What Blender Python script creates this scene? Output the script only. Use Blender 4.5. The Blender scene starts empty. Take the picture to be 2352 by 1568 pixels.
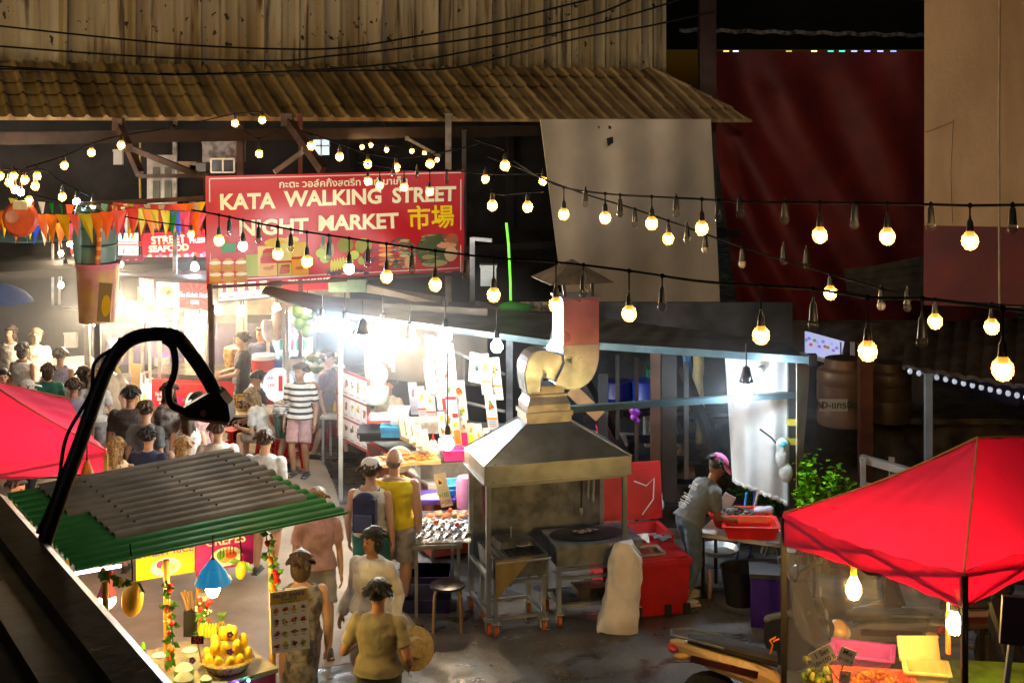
import bpy, math, random, mathutils.noise
from mathutils import Vector as V, Matrix, Euler
random.seed(7)
SC = bpy.context.scene
COL = SC.collection
# ---------------------------------------------------------------- camera, world, sun, exposure
F = 3200.0; HOR = 208.0; CH = 5.85          # focal length in photo pixels (2352 wide), horizon row, eye height
cam_d = bpy.data.cameras.new('camera'); cam = bpy.data.objects.new('camera', cam_d); COL.objects.link(cam)
cam_d.sensor_width = 36; cam_d.lens = 36 * F / 2352
cam_d.shift_y = -(784 - HOR) / 2352
cam_d.clip_start = 0.1; cam_d.clip_end = 2000
cam.location = (0, 0, CH); cam.rotation_euler = (math.radians(90), 0, 0)
SC.camera = cam
W = bpy.data.worlds.new("World"); SC.world = W; W.use_nodes = True
nt = W.node_tree; bg = nt.nodes['Background']
sky = nt.nodes.new('ShaderNodeTexSky'); sky.sky_type = 'NISHITA'; sky.sun_disc = False
sky.sun_elevation = math.radians(2); sky.sun_rotation = math.radians(215)
nt.links.new(sky.outputs[0], bg.inputs[0]); bg.inputs[1].default_value = 0.0035
sun_d = bpy.data.lights.new('moon', 'SUN'); sun_d.energy = 0.02; sun_d.angle = math.radians(1); sun_d.color = (1, .93, .8)
sun = bpy.data.objects.new('moon', sun_d); COL.objects.link(sun); sun.rotation_euler = (math.radians(50), 0, math.radians(-35))
SC.view_settings.view_transform = 'Standard'; SC.view_settings.look = 'None'
SC.view_settings.exposure = 1.8; SC.view_settings.gamma = 1; SC.view_settings.use_curve_mapping = False
SC.cycles.max_bounces = 6; SC.cycles.diffuse_bounces = 3; SC.cycles.glossy_bounces = 3; SC.cycles.transmission_bounces = 4
SC.cycles.transparent_max_bounces = 12; SC.cycles.sample_clamp_indirect = 6; SC.cycles.caustics_reflective = False
SC.cycles.caustics_refractive = False
def lamp(kind, loc, energy, color, size=.1, look=None, spot=60, blend=.4):
    d = bpy.data.lights.new('off_frame_spot', kind); d.energy = energy; d.color = color; d.shadow_soft_size = size
    o = bpy.data.objects.new('off_frame_spot', d); COL.objects.link(o); o.location = loc
    if kind == 'SPOT': d.spot_size = math.radians(spot); d.spot_blend = blend
    if look is not None: o.rotation_euler = (V(look) - V(loc)).to_track_quat('-Z', 'Y').to_euler()
    return o
lamp('SPOT', (-12.5, 6.5, 7.6), 640, (1, .68, .14), .12, (-6.6, 25, 7.2), 37, .4)     # sodium street lamp down the lane
lamp('SPOT', (1.5, 3.0, 8.2), 230, (1, .6, .2), .12, (9.6, 20.5, 4.9), 42, .7)        # sodium street lamp by the right building

lamp('SPOT', (3.0, 2.0, 9.5), 750, (1, .82, .6), .12, (2.6, 27.6, 3.6), 19, .5)           # added unseen spot that brightens the pale tarpaulin

# ---------------------------------------------------------------- helpers
def P(px, py, Y): return V(((px - 1176) * Y / F, Y, CH - (py - HOR) * Y / F))
def PZ(px, py, Z):
    Y = (CH - Z) * F / (py - HOR); return V(((px - 1176) * Y / F, Y, Z))
def XY(px, Y, Z=0): return V(((px - 1176) * Y / F, Y, Z))
def lin(h):
    if isinstance(h, (tuple, list)): return tuple(h)[:3]
    h = h.lstrip('#'); c = [int(h[i:i + 2], 16) / 255 for i in (0, 2, 4)]
    return tuple(x / 12.92 if x <= .04045 else ((x + .055) / 1.055) ** 2.4 for x in c)
MATS = {}
def mat(name, col=(.5, .5, .5), rough=.6, metal=0, noise=.15, scale=6, bump=.0, bscale=None, emit=None, es=0, alpha=1,
        trans=0, spec=.5, attr=False, col2=None, sheen=0, streak=0):
    if name in MATS: return MATS[name]
    m = bpy.data.materials.new(name); m.use_nodes = True; N = m.node_tree.nodes; L = m.node_tree.links
    b = N['Principled BSDF']; b.inputs['Roughness'].default_value = rough; b.inputs['Metallic'].default_value = metal
    b.inputs['Specular IOR Level'].default_value = spec; b.inputs['Alpha'].default_value = alpha
    b.inputs['Transmission Weight'].default_value = trans
    tc = N.new('ShaderNodeTexCoord'); nz = N.new('ShaderNodeTexNoise'); nz.inputs['Scale'].default_value = scale
    nz.inputs['Detail'].default_value = 5
    if streak:
        mp = N.new('ShaderNodeMapping'); mp.inputs['Scale'].default_value = streak if isinstance(streak, tuple) else (1, 1, streak); L.new(tc.outputs['Object'], mp.inputs[0]); L.new(mp.outputs[0], nz.inputs[0])
    else: L.new(tc.outputs['Object'], nz.inputs[0])
    c = lin(col)
    mx = N.new('ShaderNodeMix'); mx.data_type = 'RGBA'
    if attr:
        at = N.new('ShaderNodeAttribute'); at.attribute_name = 'Col'
        src = at.outputs['Color']
        mul = N.new('ShaderNodeMix'); mul.data_type = 'RGBA'; mul.blend_type = 'MULTIPLY'; mul.inputs[0].default_value = 1
        rmp = N.new('ShaderNodeMapRange'); rmp.inputs[3].default_value = 1 - noise; rmp.inputs[4].default_value = 1
        L.new(nz.outputs[0], rmp.inputs[0]); L.new(src, mul.inputs[6]); L.new(rmp.outputs[0], mul.inputs[7]); out = mul.outputs[2]
    else:
        c2 = lin(col2) if col2 else tuple(x * (1 - noise * 1.6) for x in c)
        rm = N.new('ShaderNodeMapRange'); rm.inputs[1].default_value = .38; rm.inputs[2].default_value = .64
        L.new(nz.outputs[0], rm.inputs[0]); L.new(rm.outputs[0], mx.inputs[0])
        mx.inputs[6].default_value = (*c, 1); mx.inputs[7].default_value = (*c2, 1); out = mx.outputs[2]
    L.new(out, b.inputs['Base Color'])
    if bump:
        nb = N.new('ShaderNodeTexNoise'); nb.inputs['Scale'].default_value = bscale or scale * 3; nb.inputs['Detail'].default_value = 4
        L.new(tc.outputs['Object'], nb.inputs[0]); bm = N.new('ShaderNodeBump'); bm.inputs['Strength'].default_value = min(1, bump); bm.inputs['Distance'].default_value = .02
        L.new(nb.outputs[0], bm.inputs['Height']); L.new(bm.outputs[0], b.inputs['Normal'])
    rr = N.new('ShaderNodeMapRange'); rr.inputs[3].default_value = max(0.02, rough - .1); rr.inputs[4].default_value = min(1, rough + .1)
    L.new(nz.outputs[0], rr.inputs[0]); L.new(rr.outputs[0], b.inputs['Roughness'])
    if es:
        b.inputs['Emission Strength'].default_value = es
        if attr: L.new(out, b.inputs['Emission Color'])
        else: b.inputs['Emission Color'].default_value = (*lin(emit or col), 1)
    if sheen: b.inputs['Sheen Weight'].default_value = sheen
    MATS[name] = m; return m
def wave_mat(name, cols, freq, axis='Z', rough=.8, check=False):
    if name in MATS: return MATS[name]
    m = bpy.data.materials.new(name); m.use_nodes = True; N = m.node_tree.nodes; L = m.node_tree.links
    b = N['Principled BSDF']; b.inputs['Roughness'].default_value = rough
    tc = N.new('ShaderNodeTexCoord'); sp = N.new('ShaderNodeSeparateXYZ'); L.new(tc.outputs['Object'], sp.inputs[0])
    def st(ax, th):
        a = N.new('ShaderNodeMath'); a.operation = 'MULTIPLY'; a.inputs[1].default_value = freq; L.new(sp.outputs[ax], a.inputs[0])
        f = N.new('ShaderNodeMath'); f.operation = 'FRACT'; L.new(a.outputs[0], f.inputs[0])
        g = N.new('ShaderNodeMath'); g.operation = 'GREATER_THAN'; g.inputs[1].default_value = th; L.new(f.outputs[0], g.inputs[0]); return g.outputs[0]
    s = st(axis, .6)
    if check:
        s2 = st('X', .6); mm = N.new('ShaderNodeMath'); mm.operation = 'MULTIPLY'; mm.use_clamp = True
        ad = N.new('ShaderNodeMath'); ad.operation = 'ADD'; L.new(s, ad.inputs[0]); L.new(s2, ad.inputs[1])
        L.new(ad.outputs[0], mm.inputs[0]); mm.inputs[1].default_value = .5; s = mm.outputs[0]
    mx = N.new('ShaderNodeMix'); mx.data_type = 'RGBA'; L.new(s, mx.inputs[0])
    mx.inputs[6].default_value = (*lin(cols[0]), 1); mx.inputs[7].default_value = (*lin(cols[1]), 1)
    L.new(mx.outputs[2], b.inputs['Base Color']); MATS[name] = m; return m

# ---- temp scene for evaluating text and remesh
TS = bpy.data.scenes.new('workbench')
def evaluate(o):
    TS.collection.objects.link(o)
    with bpy.context.temp_override(scene=TS, view_layer=TS.view_layers[0]): dg = bpy.context.evaluated_depsgraph_get()
    me = bpy.data.meshes.new_from_object(o.evaluated_get(dg), depsgraph=dg)
    TS.collection.objects.unlink(o); return me
TXT = {}
def text2d(body, size, bold=0, shear=0, sx=1):
    k = (body, bold, shear)
    if k not in TXT:
        c = bpy.data.curves.new('t', 'FONT'); c.body = body; c.align_x = 'CENTER'; c.align_y = 'CENTER'; c.offset = bold; c.shear = shear; c.resolution_u = 3
        o = bpy.data.objects.new('t', c); me = evaluate(o)
        TXT[k] = ([tuple(v.co) for v in me.vertices], [tuple(p.vertices) for p in me.polygons])
        bpy.data.meshes.remove(me); bpy.data.objects.remove(o); bpy.data.curves.remove(c)
    vs, fs = TXT[k]
    return [(x * size * sx, y * size) for x, y, z in vs], fs

WM = {}
class MB:
    def __init__(s): s.v = []; s.f = []; s.c = []; s.M = Matrix.Identity(4); s.col = None
    def at(s, loc=(0, 0, 0), rz=0, rx=0, ry=0, sc=1):
        s.M = Matrix.Translation(V(loc)) @ Euler((rx, ry, rz)).to_matrix().to_4x4() @ Matrix.Scale(sc, 4); return s
    def add(s, vs, fs, col=None):
        n = len(s.v); s.v += [s.M @ V(p) for p in vs]; s.f += [tuple(i + n for i in f) for f in fs]
        s.c += [col or s.col] * len(fs); return s
    def box(s, c, d, rz=0, rx=0, ry=0, col=None):
        R = Euler((rx, ry, rz)).to_matrix(); c = V(c)
        vs = [c + R @ V((x * d[0] / 2, y * d[1] / 2, z * d[2] / 2)) for z in (-1, 1) for x, y in ((-1, -1), (1, -1), (1, 1), (-1, 1))]
        return s.add(vs, [(3, 2, 1, 0), (4, 5, 6, 7), (0, 1, 5, 4), (1, 2, 6, 5), (2, 3, 7, 6), (3, 0, 4, 7)], col)
    def tube(s, pts, r, n=8, cap=True, col=None, flat=1):
        pts = [V(p) for p in pts]; rs = r if isinstance(r, (list, tuple)) else [r] * len(pts); vs = []; fs = []
        pu = None
        for i, p in enumerate(pts):
            t = (pts[min(i + 1, len(pts) - 1)] - pts[max(i - 1, 0)]).normalized()
            if pu is None:
                a = V((0, 0, 1)) if abs(t.z) < .9 else V((1, 0, 0)); u = t.cross(a).normalized()
            else: u = (pu - t * pu.dot(t)).normalized()
            pu = u; w = t.cross(u)
            for k in range(n):
                a = 2 * math.pi * (k + .5) / n; vs.append(p + (u * math.cos(a) + w * math.sin(a) * flat) * rs[i])
        for i in range(len(pts) - 1):
            for k in range(n):
                fs.append((i * n + k, i * n + (k + 1) % n, (i + 1) * n + (k + 1) % n, (i + 1) * n + k))
        if cap: fs.append(tuple(range(n))[::-1]); fs.append(tuple(range((len(pts) - 1) * n, len(pts) * n)))
        return s.add(vs, fs, col)
    def bar(s, a, b, w, h=None, col=None):      # rectangular bar from a to b
        a = V(a); b = V(b); t = (b - a).normalized(); up = V((0, 0, 1)) if abs(t.z) < .95 else V((0, 1, 0))
        u = t.cross(up).normalized() * w / 2; q = u.cross(t).normalized() * (h or w) / 2
        vs = [p + x * u + y * q for p in (a, b) for x, y in ((-1, -1), (1, -1), (1, 1), (-1, 1))]
        return s.add(vs, [(0, 1, 2, 3), (7, 6, 5, 4), (0, 4, 5, 1), (1, 5, 6, 2), (2, 6, 7, 3), (3, 7, 4, 0)], col)
    def lathe(s, prof, c=(0, 0, 0), n=16, ax='Z', col=None, sx=1, sy=1):
        c = V(c); vs = []; fs = []; m = len(prof)
        for r, z in prof:
            for k in range(n):
                a = 2 * math.pi * k / n; p = (r * math.cos(a) * sx, r * math.sin(a) * sy, z)
                if ax == 'Y': p = (p[0], p[2], p[1])
                if ax == 'X': p = (p[2], p[0], p[1])
                vs.append(c + V(p))
        for i in range(m - 1):
            for k in range(n): fs.append((i * n + k, i * n + (k + 1) % n, (i + 1) * n + (k + 1) % n, (i + 1) * n + k))
        if prof[0][0] > 1e-5: fs.append(tuple(range(n))[::-1])
        if prof[-1][0] > 1e-5: fs.append(tuple(range((m - 1) * n, m * n)))
        return s.add(vs, fs, col)
    def ball(s, c, r, n=12, m=7, R=None, col=None):
        if not isinstance(r, (tuple, list)): r = (r, r, r)
        c = V(c); R = R or Matrix.Identity(3); vs = [c + R @ V((0, 0, -r[2]))]; fs = []
        for i in range(1, m):
            t = math.pi * i / m - math.pi / 2
            for k in range(n):
                a = 2 * math.pi * k / n; vs.append(c + R @ V((r[0] * math.cos(t) * math.cos(a), r[1] * math.cos(t) * math.sin(a), r[2] * math.sin(t))))
        vs.append(c + R @ V((0, 0, r[2]))); e = len(vs) - 1
        for k in range(n): fs.append((0, 1 + (k + 1) % n, 1 + k)); fs.append((e, e - n + k, e - n + (k + 1) % n))
        for i in range(m - 2):
            for k in range(n): fs.append((1 + i * n + k, 1 + i * n + (k + 1) % n, 1 + (i + 1) * n + (k + 1) % n, 1 + (i + 1) * n + k))
        return s.add(vs, fs, col)
    def grid(s, fn, nu, nv, col=None, closeu=False):
        vs = [fn(i / nu, j / nv) for j in range(nv + 1) for i in range(nu + 1)]
        fs = [(j * (nu + 1) + i, j * (nu + 1) + i + 1, (j + 1) * (nu + 1) + i + 1, (j + 1) * (nu + 1) + i) for j in range(nv) for i in range(nu)]
        return s.add(vs, fs, col)
    def sheet(s, fn, nu, nv, th, col=None):      # a grid with real thickness
        g = [[V(fn(i / nu, j / nv)) for i in range(nu + 1)] for j in range(nv + 1)]
        vs = []; 
        for j in range(nv + 1):
            for i in range(nu + 1):
                a = g[j][min(i + 1, nu)] - g[j][max(i - 1, 0)]; b = g[min(j + 1, nv)][i] - g[max(j - 1, 0)][i]
                n = a.cross(b); n = n.normalized() if n.length > 1e-9 else V((0, 0, 1)); vs.append((g[j][i], g[j][i] - n * th))
        k = nu + 1; tot = k * (nv + 1); fs = []
        for j in range(nv):
            for i in range(nu):
                q = (j * k + i, j * k + i + 1, (j + 1) * k + i + 1, (j + 1) * k + i); fs.append(q); fs.append(tuple(x + tot for x in q[::-1]))
        ring = [i for i in range(k)] + [j * k + nu for j in range(1, nv + 1)] + [nv * k + i for i in range(nu - 1, -1, -1)] + [j * k for j in range(nv - 1, 0, -1)]
        for a, b in zip(ring, ring[1:] + ring[:1]): fs.append((b, a, a + tot, b + tot))
        return s.add([p[0] for p in vs] + [p[1] for p in vs], fs, col)
    def mesh(s, name, inv=None, smooth=True):
        me = bpy.data.meshes.new(name); vs = [inv @ v for v in s.v] if inv is not None else s.v
        me.from_pydata(vs, [], s.f)
        if any(c is not None for c in s.c):
            at = me.color_attributes.new('Col', 'FLOAT_COLOR', 'CORNER'); buf = []
            for f, c in zip(s.f, s.c):
                q = (*lin(c or '#808080'), 1.0); buf += list(q) * len(f)
            at.data.foreach_set('color', buf)
        me.validate(); me.update()
        if smooth:
            me.polygons.foreach_set('use_smooth', [True] * len(me.polygons))
            try: me.set_sharp_from_angle(angle=math.radians(38))
            except Exception: pass
        return me
    def build(s, name, m, parent=None, world=True, label=None, smooth=True):
        if parent is None:
            xs = [v.x for v in s.v]; ys = [v.y for v in s.v]; zs = [v.z for v in s.v]
            loc = V(((min(xs) + max(xs)) / 2, (min(ys) + max(ys)) / 2, min(zs))) if world else V((0, 0, 0))
            T = Matrix.Translation(loc); me = s.mesh(name, T.inverted(), smooth); o = bpy.data.objects.new(name, me); o.location = loc; COL.objects.link(o)
            WM[o.name] = T
        else:
            pm = WM[parent.name]; me = s.mesh(name, pm.inverted() if world else None, smooth)
            o = bpy.data.objects.new(name, me); o.parent = parent; COL.objects.link(o); WM[o.name] = pm
        me.materials.append(m)
        if label: o['label'] = label
        return o
def tag(o, label=None, cat=None, group=None, kind=None):
    if label: o['label'] = label
    if cat: o['category'] = cat
    if group: o['group'] = group
    if kind: o['kind'] = kind
    return o
def thing(name, label, cat, loc=(0, 0, 0), rz=0, group=None, sc=1):
    o = bpy.data.objects.new(name, None); o.empty_display_size = .2; COL.objects.link(o); o.location = loc; o.rotation_euler = (0, 0, rz); o.scale = (sc,) * 3
    WM[o.name] = Matrix.Translation(V(loc)) @ Matrix.Rotation(rz, 4, 'Z') @ Matrix.Scale(sc, 4)
    return tag(o, label, cat, group)
def child(name, me, parent, loc=(0, 0, 0)):
    o = bpy.data.objects.new(name, me); o.parent = parent; o.location = loc; COL.objects.link(o); WM[o.name] = WM[parent.name] @ Matrix.Translation(V(loc)); return o
def copy_tree(o, parent=None):
    c = o.copy(); COL.objects.link(c)
    if parent: c.parent = parent
    for ch in list(o.children): copy_tree(ch, c)
    return c
# ---- common materials
STEEL = mat('stainless_steel', (.44, .50, .57), .32, .85, .2, 4, .08, 30)
STEELD = mat('greasy_steel', (.28, .31, .35), .45, .75, .35, 5, .12, 25)
BLACKM = mat('black_metal', (.022, .022, .026), .42, .3, .2, 6)
GREYM = mat('grey_metal', (.22, .24, .27), .4, .5, .25, 6)
ALU = mat('aluminium', (.6, .6, .6), .35, .8, .15, 8)
BROWNM = mat('rusty_brown_steel', (.09, .045, .03), .6, .2, .35, 4)
WHITEP = mat('white_plastic', (.72, .72, .7), .4, 0, .1, 4)
REDP = mat('red_plastic', (.62, .012, .012), .38, 0, .15, 5)
PAINT = mat('printed_colours', attr=True, rough=.5, noise=.12, scale=14)
GLOSSC = mat('glossy_colours', attr=True, rough=.28, noise=.2, scale=20)
FOOD = mat('food_colours', attr=True, rough=.5, noise=.45, scale=45, bump=.4, bscale=60)
WOOD = mat('wood', (.33, .2, .09), .6, 0, .3, 5, .15, 30, streak=.1)
BAMBOO = mat('bamboo', (.62, .33, .05), .45, 0, .25, 9)
RUBBER = mat('black_rubber', (.015, .015, .015), .75)
WARM = mat('lit_warm_bulb', (1, .9, .7), es=165, emit=(1, .70, .38), noise=0)
WARMB = mat('lit_warm_lamp', (1, .9, .7), es=105, emit=(1, .74, .45), noise=0)
COOL = mat('lit_cool_bulb', (1, 1, 1), es=90, emit=(.62, .86, 1), noise=0)
COOLB = mat('lit_cool_lamp', (1, 1, 1), es=58, emit=(.68, .87, 1), noise=0)
DULL = mat('unlit_frosted_bulb', (.5, .42, .32), .3, noise=.1)
SOCK = mat('black_socket', (.02, .02, .02), .4)
WIREM = mat('black_wire', (.008, .008, .008), .85, spec=.08)
GLASS = mat('clear_glass', (.8, .85, .85), .05, noise=.02, alpha=.28, spec=.8)

# ---- printed signs
def food_disc(x, y, r, cols, seed=0, plate='#f0eee6', sq=.7):
    R = random.Random(seed); it = [('disc', x, y, r, r * sq, plate, 0)] if plate else []
    for i in range(9):
        a = R.uniform(0, 6.28); d = R.uniform(0, .5) * r
        it.append(('disc', x + d * math.cos(a), y + d * math.sin(a) * sq, r * R.uniform(.22, .45), r * R.uniform(.16, .34), R.choice(cols), 1 + i % 3))
    return it
FC = [['#c8541c', '#e08a30', '#7a2c10'], ['#6a8a20', '#a8c040', '#e0d060'], ['#b02818', '#e06030', '#f0a050'], ['#8a5020', '#c89040', '#50280c'],
      ['#e8c030', '#f0e080', '#c88010'], ['#487018', '#c83020', '#e8e0c0'], ['#703050', '#c06080', '#e0c0a0']]
def sign(name, label, cat, a, b, h, items, bg='#b01020', glow=0, th=.03, frame=None, group=None, curve=None, parent=None, rough=.5, legs=None, single=False):
    """upright flat sign; a,b = bottom corners (world), h height.  items in metres, origin bottom-left"""
    glow *= .75; a = V(a); b = V(b); w = (b - a).length; u = (b - a).normalized(); n = V((u.y, -u.x, 0)).normalized(); up = V((0, 0, 1))
    up = (up - u * up.dot(u)).normalized()
    root = parent or thing(name, label, cat, (a + b) / 2, group=group)
    mt = mat('glowing_print_%g' % glow, attr=True, rough=.4, noise=.05, es=glow) if glow else (PAINT if rough == .5 else mat('vinyl_print', attr=True, rough=rough, noise=.1))
    cf = curve or (lambda x, y: 0)
    def pt(x, y, l): return a + u * x + up * y + n * (th / 2 + .0016 * l + cf(x / w, y / h))
    p = MB()
    if curve: p.sheet(lambda s, t: pt(s * w, t * h, 0), 36, 14, th, col=bg)
    else: p.add([a + u * x + up * y + n * z for z in (-th / 2, th / 2) for x, y in ((0, 0), (w, 0), (w, h), (0, h))], [(3, 2, 1, 0), (4, 5, 6, 7), (0, 1, 5, 4), (1, 2, 6, 5), (2, 3, 7, 6), (3, 0, 4, 7)], bg)
    p.build('panel', mt, root)
    pic = MB(); let = MB()
    for it in items:
        k = it[0]
        if k == 'rect':
            _, x, y, ww, hh, c, l = it; nn = max(1, int(ww / .2)) if curve else 1
            for i in range(nn):
                x0 = x + ww * i / nn; x1 = x + ww * (i + 1) / nn; pic.add([pt(x0, y, l + 1), pt(x1, y, l + 1), pt(x1, y + hh, l + 1), pt(x0, y + hh, l + 1)], [(0, 1, 2, 3)], c)
        elif k == 'disc':
            _, x, y, rx, ry, c, l = it; n_ = 14
            pic.add([pt(x + rx * math.cos(6.2832 * q / n_), y + ry * math.sin(6.2832 * q / n_), l + 1.5) for q in range(n_)], [tuple(range(n_))], c)
        elif k == 'poly':
            _, pts, c, l = it; pic.add([pt(x, y, l + 1) for x, y in pts], [tuple(range(len(pts)))], c)
        elif k == 'text':
            _, x, y, sz, body, c = it[:6]; bold = it[6] if len(it) > 6 else .0; sh = it[7] if len(it) > 7 else 0; sx = it[8] if len(it) > 8 else 1; l = it[9] if len(it) > 9 else 6
            vs, fs = text2d(body, sz, bold, sh, sx); let.add([pt(x + q[0], y + q[1], l) for q in vs], fs, c)
    if pic.v: pic.build('picture', mt, root, smooth=False)
    if let.v: let.build('lettering', mt, root, smooth=False)
    if frame:
        fr = MB(); z = n * 0; e = .02
        c4 = [a - up * 0, b, b + up * h, a + up * h]
        for q, r in zip(c4, c4[1:] + c4[:1]): fr.bar(q, r, th + .02, .035)
        fr.build('frame', frame, root)
    return root
def plain(name, mb, m, label, cat, group=None): return tag(mb.build(name, m), label, cat, group)
# ---------------------------------------------------------------- ground and sky
def ground_mat():
    m = bpy.data.materials.new('wet_asphalt'); m.use_nodes = True; N = m.node_tree.nodes; L = m.node_tree.links; b = N['Principled BSDF']
    tc = N.new('ShaderNodeTexCoord')
    def nz(sc, det=6, dist=0):
        n = N.new('ShaderNodeTexNoise'); n.inputs['Scale'].default_value = sc; n.inputs['Detail'].default_value = det; n.inputs['Distortion'].default_value = dist; L.new(tc.outputs['Object'], n.inputs[0]); return n.outputs[0]
    def ramp(src, stops):
        r = N.new('ShaderNodeValToRGB'); L.new(src, r.inputs[0]); e = r.color_ramp.elements
        for i, (p, c) in enumerate(stops):
            q = e[i] if i < 2 else e.new(p); q.position = p; q.color = (*c, 1)
        return r.outputs[0]
    big = nz(.55, 5, .4); fine = nz(38, 4); mid = nz(3.2, 6, .6)
    c1 = ramp(big, [(.38, (.045, .045, .047)), (.52, (.095, .092, .09)), (.66, (.18, .172, .16))])
    c2 = ramp(mid, [(.3, (.45, .45, .45)), (.6, (1.1, 1.1, 1.1))]); c3 = ramp(fine, [(.3, (.62, .62, .62)), (.7, (1.2, 1.2, 1.2))])
    m1 = N.new('ShaderNodeMix'); m1.data_type = 'RGBA'; m1.blend_type = 'MULTIPLY'; m1.inputs[0].default_value = 1; L.new(c1, m1.inputs[6]); L.new(c2, m1.inputs[7])
    m2 = N.new('ShaderNodeMix'); m2.data_type = 'RGBA'; m2.blend_type = 'MULTIPLY'; m2.inputs[0].default_value = 1; L.new(m1.outputs[2], m2.inputs[6]); L.new(c3, m2.inputs[7])
    L.new(m2.outputs[2], b.inputs['Base Color'])
    rr = ramp(mid, [(.36, (.2, .2, .2)), (.5, (.45, .45, .45)), (.62, (.75, .75, .75))]); L.new(rr, b.inputs['Roughness'])
    ad = N.new('ShaderNodeMath'); ad.operation = 'ADD'; L.new(fine, ad.inputs[0]); L.new(mid, ad.inputs[1])
    bm = N.new('ShaderNodeBump'); bm.inputs['Strength'].default_value = .35; bm.inputs['Distance'].default_value = .012; L.new(ad.outputs[0], bm.inputs['Height']); L.new(bm.outputs[0], b.inputs['Normal'])
    return m
GM = ground_mat()
g = MB(); g.grid(lambda u, v: (-300 + 600 * u, -60 + 700 * v, 0), 12, 12)
tag(g.build('ground', GM), kind='structure')
# older patch of paler concrete with a broken edge, on the right of the lane
PATCH = mat('old_concrete', (.2, .185, .165), .7, 0, .5, 2.5, .4, 30)
R_ = random.Random(3); edge = [PZ(x, y, .004) for x, y in ((1640, 1385), (1668, 1412), (1690, 1440), (1718, 1448), (1732, 1475), (1752, 1500), (1790, 1524), (1810, 1568))]
pts = edge + [PZ(2352, 1568, .004), PZ(2352, 1330, .004), PZ(1800, 1330, .004)]
tag(MB().add(pts, [tuple(range(len(pts)))[::-1]]).build('pavement', PATCH, smooth=False), kind='structure')
lane = [PZ(x, y, .004) for x, y in ((560, 1568), (905, 1500), (960, 1440), (880, 1330), (800, 1230), (770, 1120), (735, 1040), (560, 1010), (240, 1010), (-200, 1100), (-300, 1568))]
LANE = mat('dusty_concrete', (.33, .27, .205), .65, 0, .22, 1.3, .3, 26)
tag(MB().add(lane, [tuple(range(len(lane)))[::-1]]).build('path', LANE, smooth=False), kind='structure')

# ---------------------------------------------------------------- warehouse: corrugated wall over a tiled eave
WR = math.radians(27); WO = V((-8.27, 22.5, 0)); WU = V((math.cos(WR), math.sin(WR), 0)); WN = V((-math.sin(WR), math.cos(WR), 0))
def WL(x, y, z): return WO + WU * x + WN * y + V((0, 0, z))
wh = thing('warehouse', 'long building with stained corrugated metal wall above a tiled lean-to roof', 'building', WO, WR)
def stained():
    m = bpy.data.materials.new('stained_corrugated_metal'); m.use_nodes = True; N = m.node_tree.nodes; L = m.node_tree.links; b = N['Principled BSDF']
    tc = N.new('ShaderNodeTexCoord'); b.inputs['Roughness'].default_value = .7
    def nz(sc, map_=None, det=6, lo=.4, hi=.6):
        n = N.new('ShaderNodeTexNoise'); n.inputs['Scale'].default_value = sc; n.inputs['Detail'].default_value = det
        mp = N.new('ShaderNodeMapping'); mp.inputs['Scale'].default_value = map_ or (1, 1, 1); L.new(tc.outputs['Object'], mp.inputs[0]); L.new(mp.outputs[0], n.inputs[0])
        r = N.new('ShaderNodeMapRange'); r.inputs[1].default_value = lo; r.inputs[2].default_value = hi; L.new(n.outputs[0], r.inputs[0]); return r.outputs[0]
    def mix(f, a, c):
        q = N.new('ShaderNodeMix'); q.data_type = 'RGBA'; L.new(f, q.inputs[0])
        (L.new(a, q.inputs[6]) if not isinstance(a, tuple) else setattr(q.inputs[6], 'default_value', (*a, 1))); q.inputs[7].default_value = (*c, 1); return q.outputs[2]
    a = mix(nz(1.1, (2.2, 1, .1), 4, .35, .65), (.52, .44, .29), (.27, .20, .10))          # long vertical streaks
    a = mix(nz(2.3, (3.0, 1, .22), 6, .57, .68), a, (.09, .055, .025))                       # rust runs
    a = mix(nz(7, (1, 1, .8), 3, .665, .70), a, (.02, .016, .01))                              # mould spots
    sp = N.new('ShaderNodeSeparateXYZ'); L.new(tc.outputs['Object'], sp.inputs[0])
    n2 = nz(3, (2, 1, .8), 5, .3, .7); mr = N.new('ShaderNodeMapRange'); mr.inputs[1].default_value = 6.75; mr.inputs[2].default_value = 6.35; L.new(sp.outputs['Z'], mr.inputs[0])
    mu = N.new('ShaderNodeMath'); mu.operation = 'MULTIPLY'; L.new(mr.outputs[0], mu.inputs[0]); L.new(n2, mu.inputs[1])
    a = mix(mu.outputs[0], a, (.06, .04, .02))                                               # splash dirt along the foot
    L.new(a, b.inputs['Base Color']); return m
w = MB()
def rib(x):                                    # corrugation profile, period 1.2 m: one broad rib, two small ones
    t = (x % 1.2) / 1.2
    def b_(c, wd, h): d = abs(t - c); return h * max(0, 1 - (d / wd) ** 4) if d < wd else 0
    return -(b_(.1, .05, .15) + b_(.42, .025, .03) + b_(.5, .02, .02) + b_(.72, .025, .03) + b_(.86, .018, .02))
xs = sorted(set([round(-7 + .06 * i, 3) for i in range(int(21.1 / .06) + 1)]))
vs = []; fs = []
for z in (6.0, 9.6):
    for x in xs: vs.append((x, 1.95 + rib(x), z + .1 * math.sin(x * .25) * (z < 7)))
n = len(xs); fs = [(i, i + 1, n + i + 1, n + i) for i in range(n - 1)]
vs += [(xs[-1], 1.95, 6), (xs[-1], 5.5, 6), (xs[-1], 5.5, 9.6), (xs[-1], 1.95, 9.6)]; fs.append((2 * n, 2 * n + 1, 2 * n + 2, 2 * n + 3))
w.add(vs, fs); w.build('wall', stained(), wh, world=False, smooth=False)
TILE = mat('weathered_roof_tile', (.55, .38, .18), .75, 0, .5, 1.5, .5, 24, col2=(.17, .10, .045), streak=(2.0, .25, .25))
t = MB(); per = .305; ncr = 5; NX = int(22.2 / per) * 10
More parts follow.
